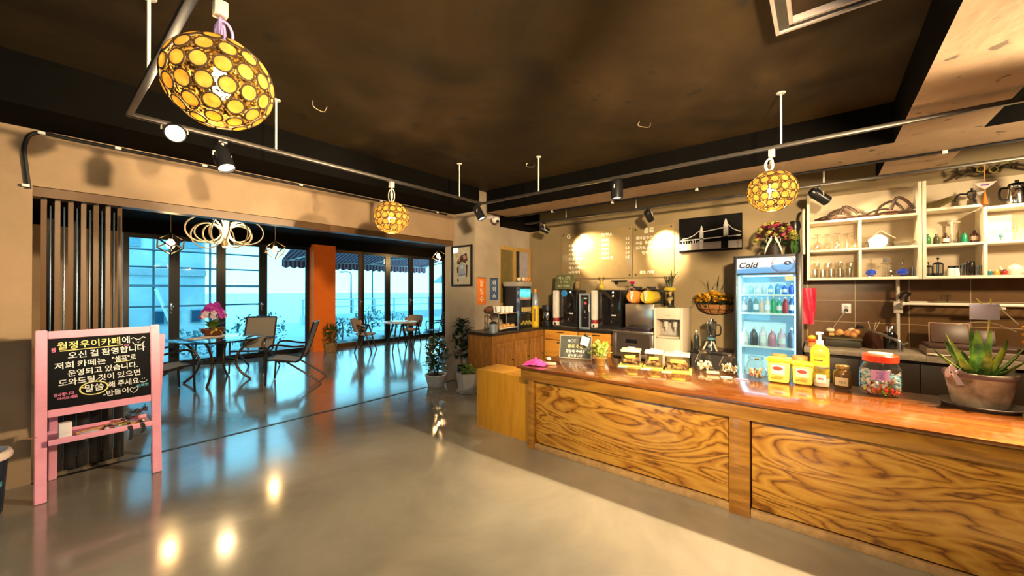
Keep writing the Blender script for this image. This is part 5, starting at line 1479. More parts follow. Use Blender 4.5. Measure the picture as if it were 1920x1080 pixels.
# ---- blender on a dark side stand
bs = thing('side_stand', 'dark stand between the water purifier and the drinks fridge', 'stand', (5.76, 1.14, 0))
MB().span((-.24, -.26, .66), (.24, .25, .695), .003).build('top', BLACKPLASTIC, bs)
MB().span((-.22, -.25, 0), (.24, .24, .655)).build('body', M('stand_dark', (0.03, 0.026, 0.026), .5), bs)
bn = thing('blender', 'black blender with glass jar standing under the flower basket', 'blender', (5.68, 1.165, .696))
m = MB(); m.lathe([(0, 0), (.075, 0), (.07, .03), (.055, .12), (.05, .135), (0, .14)], seg=20); m.build('base', M('blender_black', (0.02, 0.03, 0.04), .25), bn)
MB().ball((-.066, 0, .06), .026, 14, 10, s=(.4, 1, 1)).build('dial', M('blender_dial', (0.5, 0.52, 0.54), .25, .5), bn)
for s in (-1, 1): MB().tube([(-.05, s * .035, .12), (-.075, s * .085, .0)], .012, 8).build('leg', M('cream_leg', (0.65, 0.55, 0.4), .4), bn)
MB().lathe([(.046, .14), (.05, .15), (.066, .30), (.066, .36)], seg=20).build('jar', glassy('blue_grey_jar', (0.55, 0.62, 0.72), .15), bn)
MB().lathe([(.04, .138), (.052, .142), (.052, .17), (.046, .175)], seg=20).build('collar', M('teal_collar', (0.12, 0.32, 0.42), .3), bn)
MB().lathe([(.068, .356), (.068, .385), (.04, .39), (.036, .41), (0, .413)], seg=20).build('lid', CHROME, bn)
MB().tube(smooth_path([(.0, -.066, .34), (.0, -.11, .33), (.0, -.11, .22), (.0, -.058, .2)]), .009, 8).build('handle', BLACKPLASTIC, bn)
bottle('soap_bottle', 'small dark bottle with white cap left of the blender', (5.62, 1.335, .696), .26, .035, (0.02, 0.03, 0.03), cap=(.7, .7, .7))

# ---- bouquet on the fridge
bq = thing('flower_bouquet', 'bouquet of yellow green and dark red flowers with a white bow on the fridge', 'flowers', (5.60, .45, 1.911))
MB().lathe([(0, 0), (.06, 0), (.075, .12), (.07, .125), (0, .11)], seg=20).build('wrap', M('dark_wrap', (0.03, 0.02, 0.02), .6), bq)
rn = random.Random(9); fo_ = MB()
BL = (M('lime_yellow_petal', (0.62, 0.58, 0.14), .6, var=.3), M('wine_petal', (0.10, 0.02, 0.03), .6, var=.4), M('rose_petal', (0.60, 0.08, 0.16), .6))
for k in range(64):
    a = rn.random() * 6.28; e = math.acos(rn.uniform(-.1, 1)); r = .17
    c = Vector((.7 * r * math.sin(e) * math.cos(a), r * 1.15 * math.sin(e) * math.sin(a), .19 + .19 * math.cos(e)))
    q = MB()
    for j in range(9):
        d = Vector((rn.uniform(-1, 1), rn.uniform(-1, 1), rn.uniform(-.3, 1))).normalized()
        q.leaf(c, c + d * .055, .022, n=2)
    q.build('bloom', BL[rn.choice([0, 0, 0, 1, 1, 2, 0])], bq)
for k in range(50):
    a = rn.random() * 6.28; c = Vector((.08 * math.cos(a), .10 * math.sin(a), .14 + .08 * rn.random()))
    fo_.leaf(c, c + Vector((math.cos(a) * .06, math.sin(a) * .06, rn.uniform(-.06, .05))), .02, n=3)
fo_.build('foliage', LEAFD, bq)
m = MB()
for s in (-1, 1):
    m.sheet([[(-.16 - .01 * s, s * .015 + s * t_ * .07, .17 - .17 * t_ ** 1.5 + dz) for t_ in [i / 8 for i in range(9)]] for dz in (0, .05)], .002)
    m.sheet([[(-.165 - w_ , .02 * s + s * .05 * math.sin(q), .17 + .035 * math.sin(2 * q)) for q in [PI * i / 8 for i in range(9)]] for w_ in (0, .03)], .002)
m.build('bow', M('white_ribbon', (0.72, 0.68, 0.60), .5), bq)
vs = thing('dark_vase', 'dark round vase with trailing leaves on the fridge beside the shelf', 'vase', (5.80, .262, 1.911))
MB().lathe([(0, 0), (.04, 0), (.055, .06), (.05, .16), (.045, .30), (.06, .36), (.05, .42), (0, .43)], seg=18).build('vase', BLACKPLASTIC, vs)
m = MB()
for k in range(16): m.leaf((-.05, -.02 + .03 * rn.random(), .02 + .24 * rn.random()), (-.11 - .02 * rn.random(), -.05 + .08 * rn.random(), .0 + .22 * rn.random()), .018, n=3)
m.build('foliage', LEAFG, vs)
wtube = MB().tube(smooth_path([(5.70, .175, 1.92), (5.70, .178, 2.15), (5.72, .178, 2.38), (5.80, .178, 2.46), (6.0, .178, 2.47)]), .016, 10).build('drain_pipe', M('cream_pipe', (0.70, 0.62, 0.5), .4)); tag(wtube, 'cream pipe running up beside the left end of the wall shelf', 'pipe')

# ================================================================ cabinet beside the column
def hang_banner(label, x0, x1, z0, z1, mat, chars, inkmat):
    t = thing('hanging_banner', label, 'banner', ((x0 + x1) / 2, 4.292, z0))
    MB().box((0, 0, (z1 - z0) / 2), (x1 - x0, .006, z1 - z0), .001).build('cloth', mat, t)
    n = len(chars); h = (z1 - z0) / (n + .4)
    for i, ch in enumerate(chars):
        MB().add_mesh(text_mesh(ch, h * .86, 'CENTER', 0, .002), facing((1, 0, 0), (0, 0, 1), (0, -.0035, (z1 - z0) - (i + 1) * h + .0))).build('lettering', inkmat, t)
    MB().cyl((-(x1 - x0) / 2, 0, z1 - z0 + .004), ((x1 - x0) / 2, 0, z1 - z0 + .004), .006, seg=8).build('rod', BLACKMETAL, t)
hang_banner('orange banner with vertical pale letters on the column corner', 4.43, 4.64, 1.26, 1.69, M('orange_banner', (0.78, 0.20, 0.03), .7), '팥빙수', M('peach_letter', (0.90, 0.62, 0.42), .7))
hang_banner('navy banner with vertical white letters on the column front', 4.74, 4.94, 1.33, 1.69, M('navy_banner', (0.05, 0.10, 0.25), .7), '아이스', WHITE)
vm_ = thing('vending_machine', 'coffee vending machine with grey top and teal picture panel', 'vending machine', (5.27, 4.12, BZ))
MB().span((-.20, -.12, 0), (.21, .14, .70), .006).build('body', M('vending_dark', (0.02, 0.02, 0.022), .35), vm_)
MB().span((-.22, -.14, .70), (.22, .15, .775), .006).build('top', M('grey_vending_top', (0.36, 0.33, 0.29), .4), vm_)
PICT, _nt, _b = nodes_of('teal_picture')
_tc = _nt.nodes.new('ShaderNodeTexCoord'); _sp = _nt.nodes.new('ShaderNodeSeparateXYZ'); _nt.links.new(_tc.outputs['Object'], _sp.inputs[0]); _n = _nt.nodes.new('ShaderNodeTexNoise'); _n.inputs['Scale'].default_value = 9; _nt.links.new(_tc.outputs['Object'], _n.inputs['Vector'])
_a = _nt.nodes.new('ShaderNodeMath'); _a.operation = 'MULTIPLY_ADD'; _a.inputs[1].default_value = .12; _nt.links.new(_n.outputs['Fac'], _a.inputs[0]); _nt.links.new(_sp.outputs['Z'], _a.inputs[2])
_r = ramp(_nt, [(0.50, (0.05, 0.03, 0.02)), (0.55, (0.25, 0.10, 0.05)), (0.58, (0.03, 0.35, 0.38)), (0.66, (0.10, 0.55, 0.58)), (0.72, (0.02, 0.22, 0.30))]); _nt.links.new(_a.outputs[0], _r.inputs[0]); _nt.links.new(_r.outputs[0], _b.inputs['Base Color']); _nt.links.new(_r.outputs[0], _b.inputs['Emission Color']); _b.inputs['Emission Strength'].default_value = .7
MB().span((-.10, -.126, .47), (.20, -.121, .66)).build('picture_panel', PICT, vm_)
t = MB().span((-.20, -.124, .20), (-.11, -.121, .68)).build('side_banner', M('navy_banner'), vm_)
for i, ch in enumerate('커피'): MB().add_mesh(text_mesh(ch, .09, 'CENTER', 0, .001), facing((1, 0, 0), (0, 0, 1), (-.155, -.126, .55 - i * .13))).build('lettering', M('pale_blue_letter', (0.45, 0.5, 0.65), .7), vm_)
for i in range(5): MB().cyl((-.05 + i * .055, -.135, .27), (-.05 + i * .055, -.135, .34), .018, .022, 12).build('cup', M('tan_cup', (0.5, 0.36, 0.14), .5), vm_)
MB().span((-.09, -.16, .235), (.20, -.122, .25), .002).build('cup_shelf', CHROME, vm_)
for i in range(7): MB().ball((-.06 + i * .042, -.135, .06 + .03 * (i % 2)), .024, 10, 8).build('capsule', M('olive_capsule', (0.35, 0.28, 0.05), .35, var=.5), vm_)
td = thing('toy_flowers', 'cream and orange soft flowers on the vending machine', 'flowers', (5.32, 4.08, BZ + .776))
m = MB(); rn = random.Random(3)
for k in range(9): m.ball((-.12 + k * .035, rn.uniform(-.05, .05), .035 + .02 * rn.random()), .032, 10, 8)
m.build('blooms', M('cream_bloom', (0.78, 0.66, 0.48), .7), td)
m = MB()
for k in range(6): m.ball((.0 + k * .035, -.05 + rn.uniform(-.02, .02), .03 + .03 * rn.random()), .022, 10, 8)
m.build('orange_blooms', M('orange_bloom', (0.75, 0.26, 0.05), .7), td)
yb = thing('tall_bottle', 'tall drink bottle with yellow sleeve and orange cap at the cabinet corner', 'bottle', (5.575, 3.97, BZ))
MB().lathe([(0, 0), (.062, 0), (.066, .01), (.066, .36)], seg=22).build('sleeve', M('yellow_sleeve', (0.78, 0.52, 0.03), .35, var=.1), yb)
MB().lathe([(.064, .36), (.06, .48), (.035, .56), (.022, .60)], seg=22).build('neck', M('grey_blue_plastic', (0.28, 0.32, 0.38), .2, coat=.4), yb)
MB().lathe([(.026, .60), (.028, .655), (0, .66)], seg=16).build('cap', M('orange_cap', (0.8, 0.25, 0.03), .4), yb)
MB().box((-.06, -.03, .20), (.004, .03, .22), .001, rot=(0, 0, .5)).build('label_mark', M('brown_ink2', (0.25, 0.13, 0.02), .6), yb)
kt = thing('coffee_pot', 'black coffee pot with chrome band in the cabinet corner', 'coffee pot', (5.70, 3.80, BZ))
MB().lathe([(0, 0), (.095, 0), (.10, .02), (.10, .09), (.06, .10)], seg=24).build('base', BLACKPLASTIC, kt)
MB().lathe([(.055, .10), (.085, .15), (.075, .24), (.06, .27)], seg=24).build('pot', CHROME, kt)
MB().lathe([(.07, .265), (.09, .28), (.09, .37), (0, .375)], seg=24).build('lid', BLACKPLASTIC, kt)
MB().tube(smooth_path([(-.07, .0, .25), (-.12, -.02, .24), (-.12, -.02, .15), (-.075, 0, .13)]), .01, 8).build('handle', BLACKPLASTIC, kt)
ck = thing('cup_rack', 'two tier chrome rack on the cabinet below the orange banner', 'rack', (4.70, 3.98, BZ))
m = MB()
for x in (-.24, .24):
    for y in (-.12, .12): m.cyl((x, y, 0), (x, y, .30), .009, seg=8)
for z in (.03, .27):
    for y in (-.12, -.06, 0, .06, .12): m.tube([(-.24, y, z), (.24, y, z)], .005, 6)
    for x in (-.24, .24): m.tube([(x, -.12, z), (x, .12, z)], .006, 6)
m.tube(smooth_path([(.24, -.12, .30), (.29, -.12, .24), (.29, -.12, .12), (.25, -.12, .08)]), .006, 6)
m.build('frame', CHROME, ck)
rn = random.Random(12)
c0 = None
for i in range(7):
    x = 4.70 - .17 + (i % 4) * .105 + (.05 if i > 3 else 0); y = 3.93 if i < 4 else 4.03
    if c0 is None:
        c0 = MB().lathe([(.030, 0), (.042, .10 + .0), (.045, .102), (.041, .10), (.029, .004), (0, .004)], seg=16).build('paper_cup', PAPER, loc=(x, y, BZ + .277))
        tag(c0, 'white paper cup in the row on top of the chrome cup rack', 'cup', 'paper cups on the chrome rack')
    else: again(c0, c0['label'], (x, y, BZ + .277))
bas = MB(); bas.ball((0, 0, .0), .085, 14, 8, s=(1.2, .8, .6)); bas = bas.build('brown_bag', M('brown_bag', (0.16, 0.06, 0.03), .8, var=.4), loc=(4.60, 4.20, BZ + .33)); 
bas.location = (4.60, 4.17, BZ + .277 + .052); tag(bas, 'brown bag lying behind the paper cups on the chrome rack', 'bag')
ptk = thing('pastry_tray', 'tray of golden pastries on the lower tier of the chrome rack', 'tray', (4.72, 3.97, BZ + .036))
MB().span((-.21, -.11, 0), (.21, .11, .012), .003).build('tray', WHITE, ptk)
for i in range(8): MB().ball((-.15 + (i % 4) * .10, -.05 + (i // 4) * .10, .035), .045, 12, 8, s=(1, .8, .55)).build('pastry', M('golden_pastry', (0.62, 0.34, 0.10), .6, var=.3, scale=25), ptk)
bk = thing('metal_bucket', 'small bluish metal bucket with dark contents at the left end of the cabinet', 'bucket', (4.34, 3.86, BZ))
MB().lathe([(0, .002), (.062, .002), (.072, .13), (.068, .13), (.059, .008), (0, .008)], seg=24).build('bucket', M('bluish_steel', (0.45, 0.55, 0.62), .3, .7), bk)
m = MB(); m.ball((0, 0, .13), .062, 14, 8, s=(1, 1, .6)); m.tube([(0, .02, .15), (-.03, .03, .24)], .008, 6); m.build('contents', BLACKPLASTIC, bk)

# ================================================================ on the wall shelves
S0, S1, S2, S2R, S2F = 1.6425, 1.9685, 2.3035, 2.3335, 2.3035
def wicker(label, y, w, h):
    t = thing('wicker_frame', label, 'basket', (5.87, y, S2), 0)
    m = MB(); rn = random.Random(int(w * 1000))
    base = [(.06 * math.sin(q) , w / 2 * math.cos(q), .02 + .012 * math.sin(3 * q)) for q in [2 * PI * i / 24 for i in range(24)]]
    for k in range(4): m.tube([(p[0] + rn.uniform(-.008, .008), p[1] + rn.uniform(-.01, .01), p[2] + rn.uniform(-.004, .012)) for p in base], .010, 6, True)
    m.tube(smooth_path([(0, w * .25, .03), (-.02, w * .15, h * .6), (0, -.02, h * .85), (.01, -w * .2, h * .6), (0, -w * .3, .03)]), .013, 8)
    m.tube(smooth_path([(0, -w * .02, .04), (-.01, -w * .15, h), (0, -w * .33, h * .8), (.0, -w * .46, .06)]), .016, 8)
    m.tube(smooth_path([(0, w * .5, .03), (-.02, w * .3, h * .35), (0, w * .05, h * .45), (.0, -w * .1, .04)]), .010, 8)
    m.build('twigs', M('dark_wicker', (0.05, 0.022, 0.012), .5, var=.4, scale=40), t)
    MB().ball((-.0, -.01, .045), .05, 14, 8, s=(.7, 1.4, .5)).build('pink_filling', M('pink_filling', (0.55, 0.28, 0.22), .7), t)
wicker('left dark wicker twig frame on top of the left shelf unit', -.13, .40, .15)
wicker('right dark wicker twig frame on top of the left shelf unit', -.56, .42, .19)
br_ = thing('dried_branch', 'flat brown dried branch lying on top of the right shelf unit', 'branch', (5.88, -.93, S2R))
m = MB(); m.tube(smooth_path([(0, .10, .012), (0, 0, .03), (0, -.10, .085)]), .014, 8)
for k in range(14): m.leaf((0, .09 - k * .013, .02 + .004 * k), (-.02, .11 - k * .016, .05 + .006 * k), .02, n=3)
m.tube([(0, -.08, .008), (-.01, -.16, .008)], .006, 6); m.build('branch', M('olive_brown_branch', (0.16, 0.11, 0.03), .8, var=.3), br_)
def mokapot(label, y, z, s, hs):
    t = thing('moka_pot', label, 'coffee pot', (5.85, y, z), .0)
    MB().lathe([(0, 0), (.048 * s, 0), (.04 * s, .075 * s), (.03 * s, .085 * s), (.047 * s, .16 * s), (.05 * s, .162 * s)], seg=8).build('body', CHROME, t, angle=20)
    MB().lathe([(.05 * s, .163 * s), (.03 * s, .185 * s), (.01 * s, .19 * s), (.012 * s, .215 * s), (0, .22 * s)], seg=8).build('lid', BLACKPLASTIC, t)
    MB().tube(smooth_path([(0, hs * .045 * s, .15 * s), (0, hs * .10 * s, .155 * s), (0, hs * .13 * s, .11 * s), (0, hs * .135 * s, .07 * s)]), .011 * s, 8).build('handle', BLACKPLASTIC, t)
    MB().prism([(0, .16 * s), (-.075 * s, .165 * s), (-.03 * s, .12 * s)], -.012 * s, .012 * s, lambda u, v, h: (h, hs * (u - .03 * s), v)).build('spout', CHROME, t)
    return t
mokapot('steel moka pot with black handle on top of the right shelf unit', -1.155, S2R, .82, 1)
mk = thing('milk_jug', 'tall steel jug at the far right of the top shelf', 'jug', (5.83, -1.43, S2F))
MB().lathe([(0, 0), (.06, 0), (.066, .02), (.055, .15), (.05, .17), (.056, .185)], seg=20).build('body', CHROME, mk)
MB().lathe([(.058, .183), (.05, .205), (.012, .215), (.014, .235), (0, .24)], seg=20).build('lid', BLACKPLASTIC, mk)
MB().tube(smooth_path([(0, .055, .17), (0, .10, .16), (0, .10, .07), (0, .06, .05)]), .01, 8).build('handle', BLACKPLASTIC, mk)
GL = glassy('thin_glassware', (0.90, 0.89, 0.84), .12)
def wineglass(): return MB().lathe([(0, 0), (.034, .0), (.030, .004), (.005, .010), (.004, .075), (.012, .085), (.034, .11), (.038, .14), (.033, .185)], seg=18)
def wineglass_down(): return MB().lathe([(0, .185), (.034, .185), (.030, .181), (.005, .175), (.004, .11), (.012, .10), (.034, .075), (.038, .045), (.033, .002)], seg=18)
def tumbler(h=.10, r=.034): return MB().lathe([(0, .003), (r * .85, .003), (r, h), (r * .95, h), (r * .8, .008), (0, .008)], seg=18)
def row(mk_, name, lab, grp, cat, ys, z, mat, xs=(5.87,), sc=1.0):
    p = None
    for i, y in enumerate(ys):
        loc = (xs[i % len(xs)], y, z)
        if p is None:
            p = mk_().build(name, mat, loc=loc); tag(p, lab, cat, grp); p.scale = (sc,) * 3
        else: again(p, lab, loc, 0, sc)
    return p
row(wineglass_down, 'wine_glass', 'clear stemmed glass standing upside down in the upper left shelf cell', 'upside down glasses in the upper left cell', 'glass', (.05, -.04, -.13, -.22, -.285), S1, GL, (5.84, 5.92))
row(wineglass, 'wine_glass', 'clear stemmed glass at the back of the lower left shelf cell', 'stemmed glasses in the lower left cell', 'glass', (.06, -.05, -.15, -.25), S0, GL, (5.93, 5.96))
row(tumbler, 'tumbler', 'clear tumbler at the front of the lower left shelf cell', 'tumblers in the lower left cell', 'glass', (.07, -.0, -.08, -.16, -.24), S0, GL, (5.82, 5.85))
ho = thing('glass_house', 'clear glass house shaped ornament in the upper middle shelf cell', 'ornament', (5.90, -.50, S1))
m = MB(); m.prism([(-.10, 0), (.10, 0), (.10, .09), (0, .17), (-.10, .09)], -.05, .05, lambda u, v, h: (h, u, v)); m.build('walls', GL, ho)
m = MB(); m.tube([(-.055, -.115, .09), (-.055, 0, .18), (-.055, .115, .09)], .006, 6); m.build('roof_edge', M('pale_wire', (0.62, 0.56, 0.42), .5), ho)
pl_ = MB().lathe([(0, .002), (.05, .002), (.11, .05), (.108, .054), (.048, .008), (0, .008)], seg=28).build('glass_bowl', GL, loc=(5.88, -.67, S1)); tag(pl_, 'wide clear glass bowl in the upper middle shelf cell', 'bowl')
pl_ = MB().lathe([(0, .002), (.03, .002), (.045, .07), (.043, .07), (.028, .008), (0, .008)], seg=24).build('glass_cup', GL, loc=(5.90, -.375, S1)); tag(pl_, 'small clear cup beside the glass house', 'cup')
BLUE = M('cobalt_glass', (0.01, 0.05, 0.55), .08, coat=.8, var=.2)
for lab, y in (('left cobalt blue glass ball vase in the lower middle shelf cell', -.415), ('right cobalt blue glass ball vase in the lower middle shelf cell', -.665)):
    t = thing('ball_vase', lab, 'vase', (5.84, y, S0))
    MB().ball((0, 0, .048), .042, 20, 12, s=(1, 1.1, .9)).build('ball', BLUE, t)
    MB().lathe([(.012, .082), (.010, .10), (.010, .19), (.016, .20)], seg=14).build('neck', GL, t)
    MB().lathe([(0, 0), (.035, .0), (.03, .008), (.012, .012)], seg=16).build('foot', GL, t)
ks = thing('glass_stand', 'clear tiered glass stand holding a grey card between the blue ball vases', 'stand', (5.88, -.545, S0))
MB().lathe([(0, 0), (.05, 0), (.045, .008), (.012, .02), (.016, .04), (.01, .06), (.018, .085), (.01, .11), (.016, .135), (.055, .15), (.05, .156), (0, .155)], seg=20).build('stand', GL, ks)
MB().box((0, 0, .185), (.004, .06, .045), .001, rot=(0, -.1, .1)).build('card', M('grey_card', (0.20, 0.19, 0.19), .6), ks)
cu_ = MB().box((0, 0, .035), (.05, .06, .07), .006).build('glass_block', GL, loc=(5.80, -.575, S0), rz=.4); tag(cu_, 'clear glass block at the front between the blue ball vases', 'block')
cu_ = row(tumbler, 'tumbler', 'clear tumbler at the right of the lower middle shelf cell', None, 'glass', (-.745,), S0, GL)
def mini(label, y, z, col, h, r, lab=None, cap=(.05, .04, .03)):
    bottle('mini_bottle', label, (5.86, y, z), h, r, col, cap, lab)
mini('green mini bottle half hidden by the frame at the left of the right upper cell', -.853, S1, (0.03, 0.16, 0.04), .115, .024)
mini('dark olive mini bottle second from left in the right upper cell', -.915, S1, (0.05, 0.05, 0.02), .11, .023)
mini('brown mini bottle with white label in the right upper cell', -.98, S1, (0.06, 0.03, 0.015), .115, .024, (.8, .76, .65))
mini('emerald mini bottle in the right upper cell', -1.105, S1, (0.01, 0.22, 0.12), .115, .026)
mini('stout brown mini bottle with pink label at the right of the upper cell', -1.172, S1, (0.05, 0.015, 0.01), .125, .028, (.6, .35, .28))
cv = thing('candle_vase', 'tall slim white flower shaped vase behind the mini bottles', 'vase', (5.95, -1.035, S1))
MB().lathe([(0, 0), (.03, 0), (.024, .01), (.012, .06), (.010, .20), (.018, .235), (.045, .255), (.042, .26), (.012, .245)], seg=18).build('vase', WHITE, cv)
MB().ball((-.01, -.035, .225), .022, 12, 8, s=(1, 1.3, .5)).build('flower', M('cream_flower', (0.80, 0.72, 0.52), .6), cv)
row(lambda: tumbler(.13, .016), 'shot_glass', 'slim clear glass beside the tall white vase', None, 'glass', (-1.062,), S1, GL, (5.85,))
def press(label, y, sc_):
    t = thing('french_press', label, 'coffee press', (5.86, y, S0))
    MB().lathe([(0, .012), (.033 * sc_, .012), (.033 * sc_, .125 * sc_)], seg=18).build('beaker', GL, t)
    m = MB(); m.lathe([(.036 * sc_, 0), (.038 * sc_, .012), (.036 * sc_, .03), (.034 * sc_, .03)], seg=18); m.lathe([(.036 * sc_, .12 * sc_), (.037 * sc_, .13 * sc_), (.02 * sc_, .145 * sc_), (0, .146 * sc_)], seg=18)
    for a in (0, PI / 2, PI, 3 * PI / 2): m.cyl((.036 * sc_ * math.cos(a), .036 * sc_ * math.sin(a), .02), (.036 * sc_ * math.cos(a), .036 * sc_ * math.sin(a), .125 * sc_), .004, seg=6)
    m.build('frame', BLACKPLASTIC, t)
    m = MB(); m.cyl((0, 0, .14 * sc_), (0, 0, .175 * sc_), .003, seg=6); m.ball((0, 0, .18 * sc_), .012 * sc_, 10, 8); m.build('plunger', BLACKPLASTIC, t)
press('larger french press at the left of the right lower cell', -.925, 1.0)
press('smaller french press half hidden by the shelf side', -.858, .78)
def shaker(label, y, z, topc):
    t = thing('shaker', label, 'shaker', (5.85, y, z))
    MB().lathe([(0, 0), (.024, 0), (.026, .01), (.022, .075), (.018, .08)], seg=16).build('body', WHITE, t); MB().lathe([(.019, .078), (.019, .10), (0, .104)], seg=14).build('cap', topc, t)
shaker('left white shaker with black cap in the right lower cell', -1.01, S0, BLACKPLASTIC); shaker('right white shaker with black cap in the right lower cell', -1.048, S0, BLACKPLASTIC)
row(lambda: tumbler(.12, .022), 'glass_cup', 'clear slim cup left of the black tumbler in the right lower cell', None, 'glass', (-1.095,), S0, GL)
def mug(label, y, z, mat, h=.10, r=.032, hs=1, x=5.86):
    t = thing('mug', label, 'mug', (x, y, z))
    MB().lathe([(0, .002), (r * .9, .002), (r, .01), (r, h), (r * .92, h), (r * .9, .008), (0, .008)], seg=20).build('cup', mat, t)
    MB().tube(smooth_path([(0, hs * r * .98, h * .82), (0, hs * r * 1.7, h * .75), (0, hs * r * 1.7, h * .35), (0, hs * r * .98, h * .2)]), .005, 6).build('handle', mat, t)
mug('chrome mug left of the black tumbler in the right lower cell', -1.125, S0, CHROME, .13, .02, 1, 5.92)
bt = MB().lathe([(0, 0), (.024, 0), (.028, .01), (.028, .13), (.024, .14), (0, .142)], seg=18).build('black_tumbler', M('black_steel', (0.03, 0.025, 0.022), .2, .6), loc=(5.83, -1.142, S0)); tag(bt, 'shiny black tumbler in the right lower cell', 'tumbler')
mug('clear handled mug at the right end of the right lower cell', -1.185, S0, GL, .10, .022, -1, 5.80)
# far right cells
wfm = thing('picture_stand', 'white photo frame standing in the far right upper cell', 'picture frame', (5.97, -1.335, S1))
MB().box((0, 0, .135), (.02, .19, .26), .004).build('frame', WHITE, wfm); MB().box((-.012, 0, .135), (.004, .15, .22)).build('print', PAPER, wfm)
row(wineglass, 'goblet', 'clear goblet before the white photo frame', 'goblets before the white photo frame', 'glass', (-1.29, -1.35, -1.42), S1, GL, (5.85,), .75)
td_ = MB().lathe([(0, 0), (.012, 0), (.004, .01), (.004, .03), (.014, .04), (.012, .06)], seg=14).build('eye_cup', M('teal_cup', (0.05, 0.22, 0.22), .2), loc=(5.80, -1.325, S1)); tag(td_, 'tiny teal cup before the white photo frame', 'cup')
for (lab, y, c) in (('teal', -1.262, (0.02, 0.16, 0.20)), ('orange', -1.305, (0.75, 0.32, 0.05)), ('dark red', -1.352, (0.32, 0.02, 0.02))):
    t = thing('oil_burner', 'small round %s lidded pot in the far right lower cell' % lab, 'pot', (5.83, y, S0))
    MB().lathe([(0, 0), (.015, 0), (.022, .018), (.018, .038), (.010, .042)], seg=16).build('pot', M('pot_' + lab.replace(' ', '_'), c, .25), t); MB().lathe([(.011, .04), (.011, .052), (0, .056)], seg=12).build('lid', M('pale_pot_lid', (0.6, 0.5, 0.38), .4) if lab != 'dark red' else BLACKPLASTIC, t)
tp = thing('teapot', 'white patterned teapot in the far right lower cell', 'teapot', (5.88, -1.425, S0))
MB().lathe([(0, 0), (.03, 0), (.052, .03), (.055, .055), (.045, .085), (.03, .095), (.012, .11), (0, .115)], seg=20).build('body', M('teapot_white', (0.78, 0.74, 0.62), .25, var=.1, scale=50), tp)
MB().tube(smooth_path([(0, .05, .04), (0, .08, .06), (0, .09, .09)]), .009, 8).build('spout', M('teapot_white'), tp); MB().tube(smooth_path([(0, -.048, .08), (0, -.085, .07), (0, -.08, .03), (0, -.05, .03)]), .006, 8).build('handle', M('teapot_white'), tp)
wr = thing('dried_wreath', 'dark dried flower garland lying on the shelf tops', 'garland', (5.93, -1.28, 2.624))
rn = random.Random(5); m = MB()
m.tube(smooth_path([(0, .22, .015), (-.02, .1, .06), (0, 0, .03), (-.02, -.12, .09), (0, -.3, .03)]), .012, 6)
for k in range(40):
    y = rn.uniform(-.32, .22); p = Vector((-.02, y, .03 + .03 * rn.random())); d = Vector((rn.uniform(-.6, .2), rn.uniform(-1, 1), rn.uniform(-.1, .9))).normalized(); m.leaf(p, p + d * .08, .014, n=3)
m.build('branches', M('dark_dried_twig', (0.06, 0.045, 0.02), .8, var=.5), wr)
m = MB()
for (y, z) in ((.06, .07), (-.12, .12), (-.02, .05)): m.tube([(-.06, y + .028 * math.cos(a), z + .028 * math.sin(a)) for a in [2 * PI * i / 14 for i in range(14)]], .006, 6, True)
m.build('curls', M('ochre_curl', (0.35, 0.26, 0.06), .7), wr)
to = thing('tassel_charm', 'pink paper charm with orange tassel hanging from the wall track at the right edge', 'ornament', (5.46, -1.155, 2.37))
MB().cyl((0, 0, .12), (0, 0, .278), .003, seg=6).build('cord', M('orange_cord', (0.7, 0.25, 0.04), .6), to)
m = MB(); m.prism([(-.07, .115), (.07, .115), (.04, .08), (0, .05), (-.04, .08)], -.008, .008, lambda u, v, h: (h, u, v)); m.build('charm', M('pale_pink_charm', (0.75, 0.45, 0.42), .6, var=.2), to)
MB().box((-.009, 0, .09), (.002, .05, .015)).build('charm_mark', M('purple_ink'), to)
m = MB(); m.cyl((0, 0, .05), (0, 0, .0), .006, .008, 8); m.cyl((0, 0, .0), (0, 0, -.09), .009, .022, 10); m.build('tassel', M('orange_tassel', (0.7, 0.20, 0.02), .8), to)

# ================================================================ around the sink
ot = thing('power_outlet', 'white wall socket with a black plug on the brown tiles', 'socket', (6.028, -.214, 1.235))
MB().box((0, 0, .045), (.008, .085, .115), .003).build('plate', WHITEGLOSS, ot); MB().cyl((-.004, 0, .065), (-.008, 0, .065), .02, seg=16).build('upper_socket', M('socket_grey', (0.5, 0.48, 0.46), .5), ot); MB().cyl((-.005, 0, .025), (-.03, 0, .02), .02, .014, 14).build('plug', BLACKPLASTIC, ot)
cdx = MB().tube(smooth_path([(5.995, -.214, 1.255), (5.95, -.18, 1.21), (5.93, -.12, 1.11), (5.92, -.08, 1.03)]), .006, 6).build('socket_cable', M('grey_cord', (0.35, 0.28, 0.2), .5)); tag(cdx, 'power cord hanging from the wall socket to the toaster tray', 'cord')
rt = MB(); n = 10
g = [[(-.01 + .014 * math.sin(v * 3 + u * 8), .055 - u * .12 - .02 * (1 - v) * math.sin(u * 5), v * .42) for u in [i / n for i in range(n + 1)]] for v in [i / 12 for i in range(13)]]
rt = rt.sheet(g, .012).build('hanging_cloth', M('crimson_rubber', (0.55, 0.02, 0.06), .4, var=.25, scale=9), loc=(5.70, .1285, 1.10)); tag(rt, 'crimson cloth hanging from the right side of the drinks fridge', 'cloth')
rt.rotation_euler = (0, 0, 0)
yt = thing('sponge_cup', 'yellow topped red and orange toy cup on the worktop beside the fridge', 'cup', (5.60, .10, SZ))
MB().lathe([(0, 0), (.035, 0), (.032, .04), (.02, .045)], seg=18).build('cup', M('orange_plastic', (0.75, 0.28, 0.05), .4), yt); MB().lathe([(.02, .045), (.045, .06), (.045, .075), (.03, .08)], seg=18).build('brim', RED, yt); MB().ball((0, 0, .095), .036, 16, 10, s=(1, 1, .8)).build('top', YELLOW, yt)
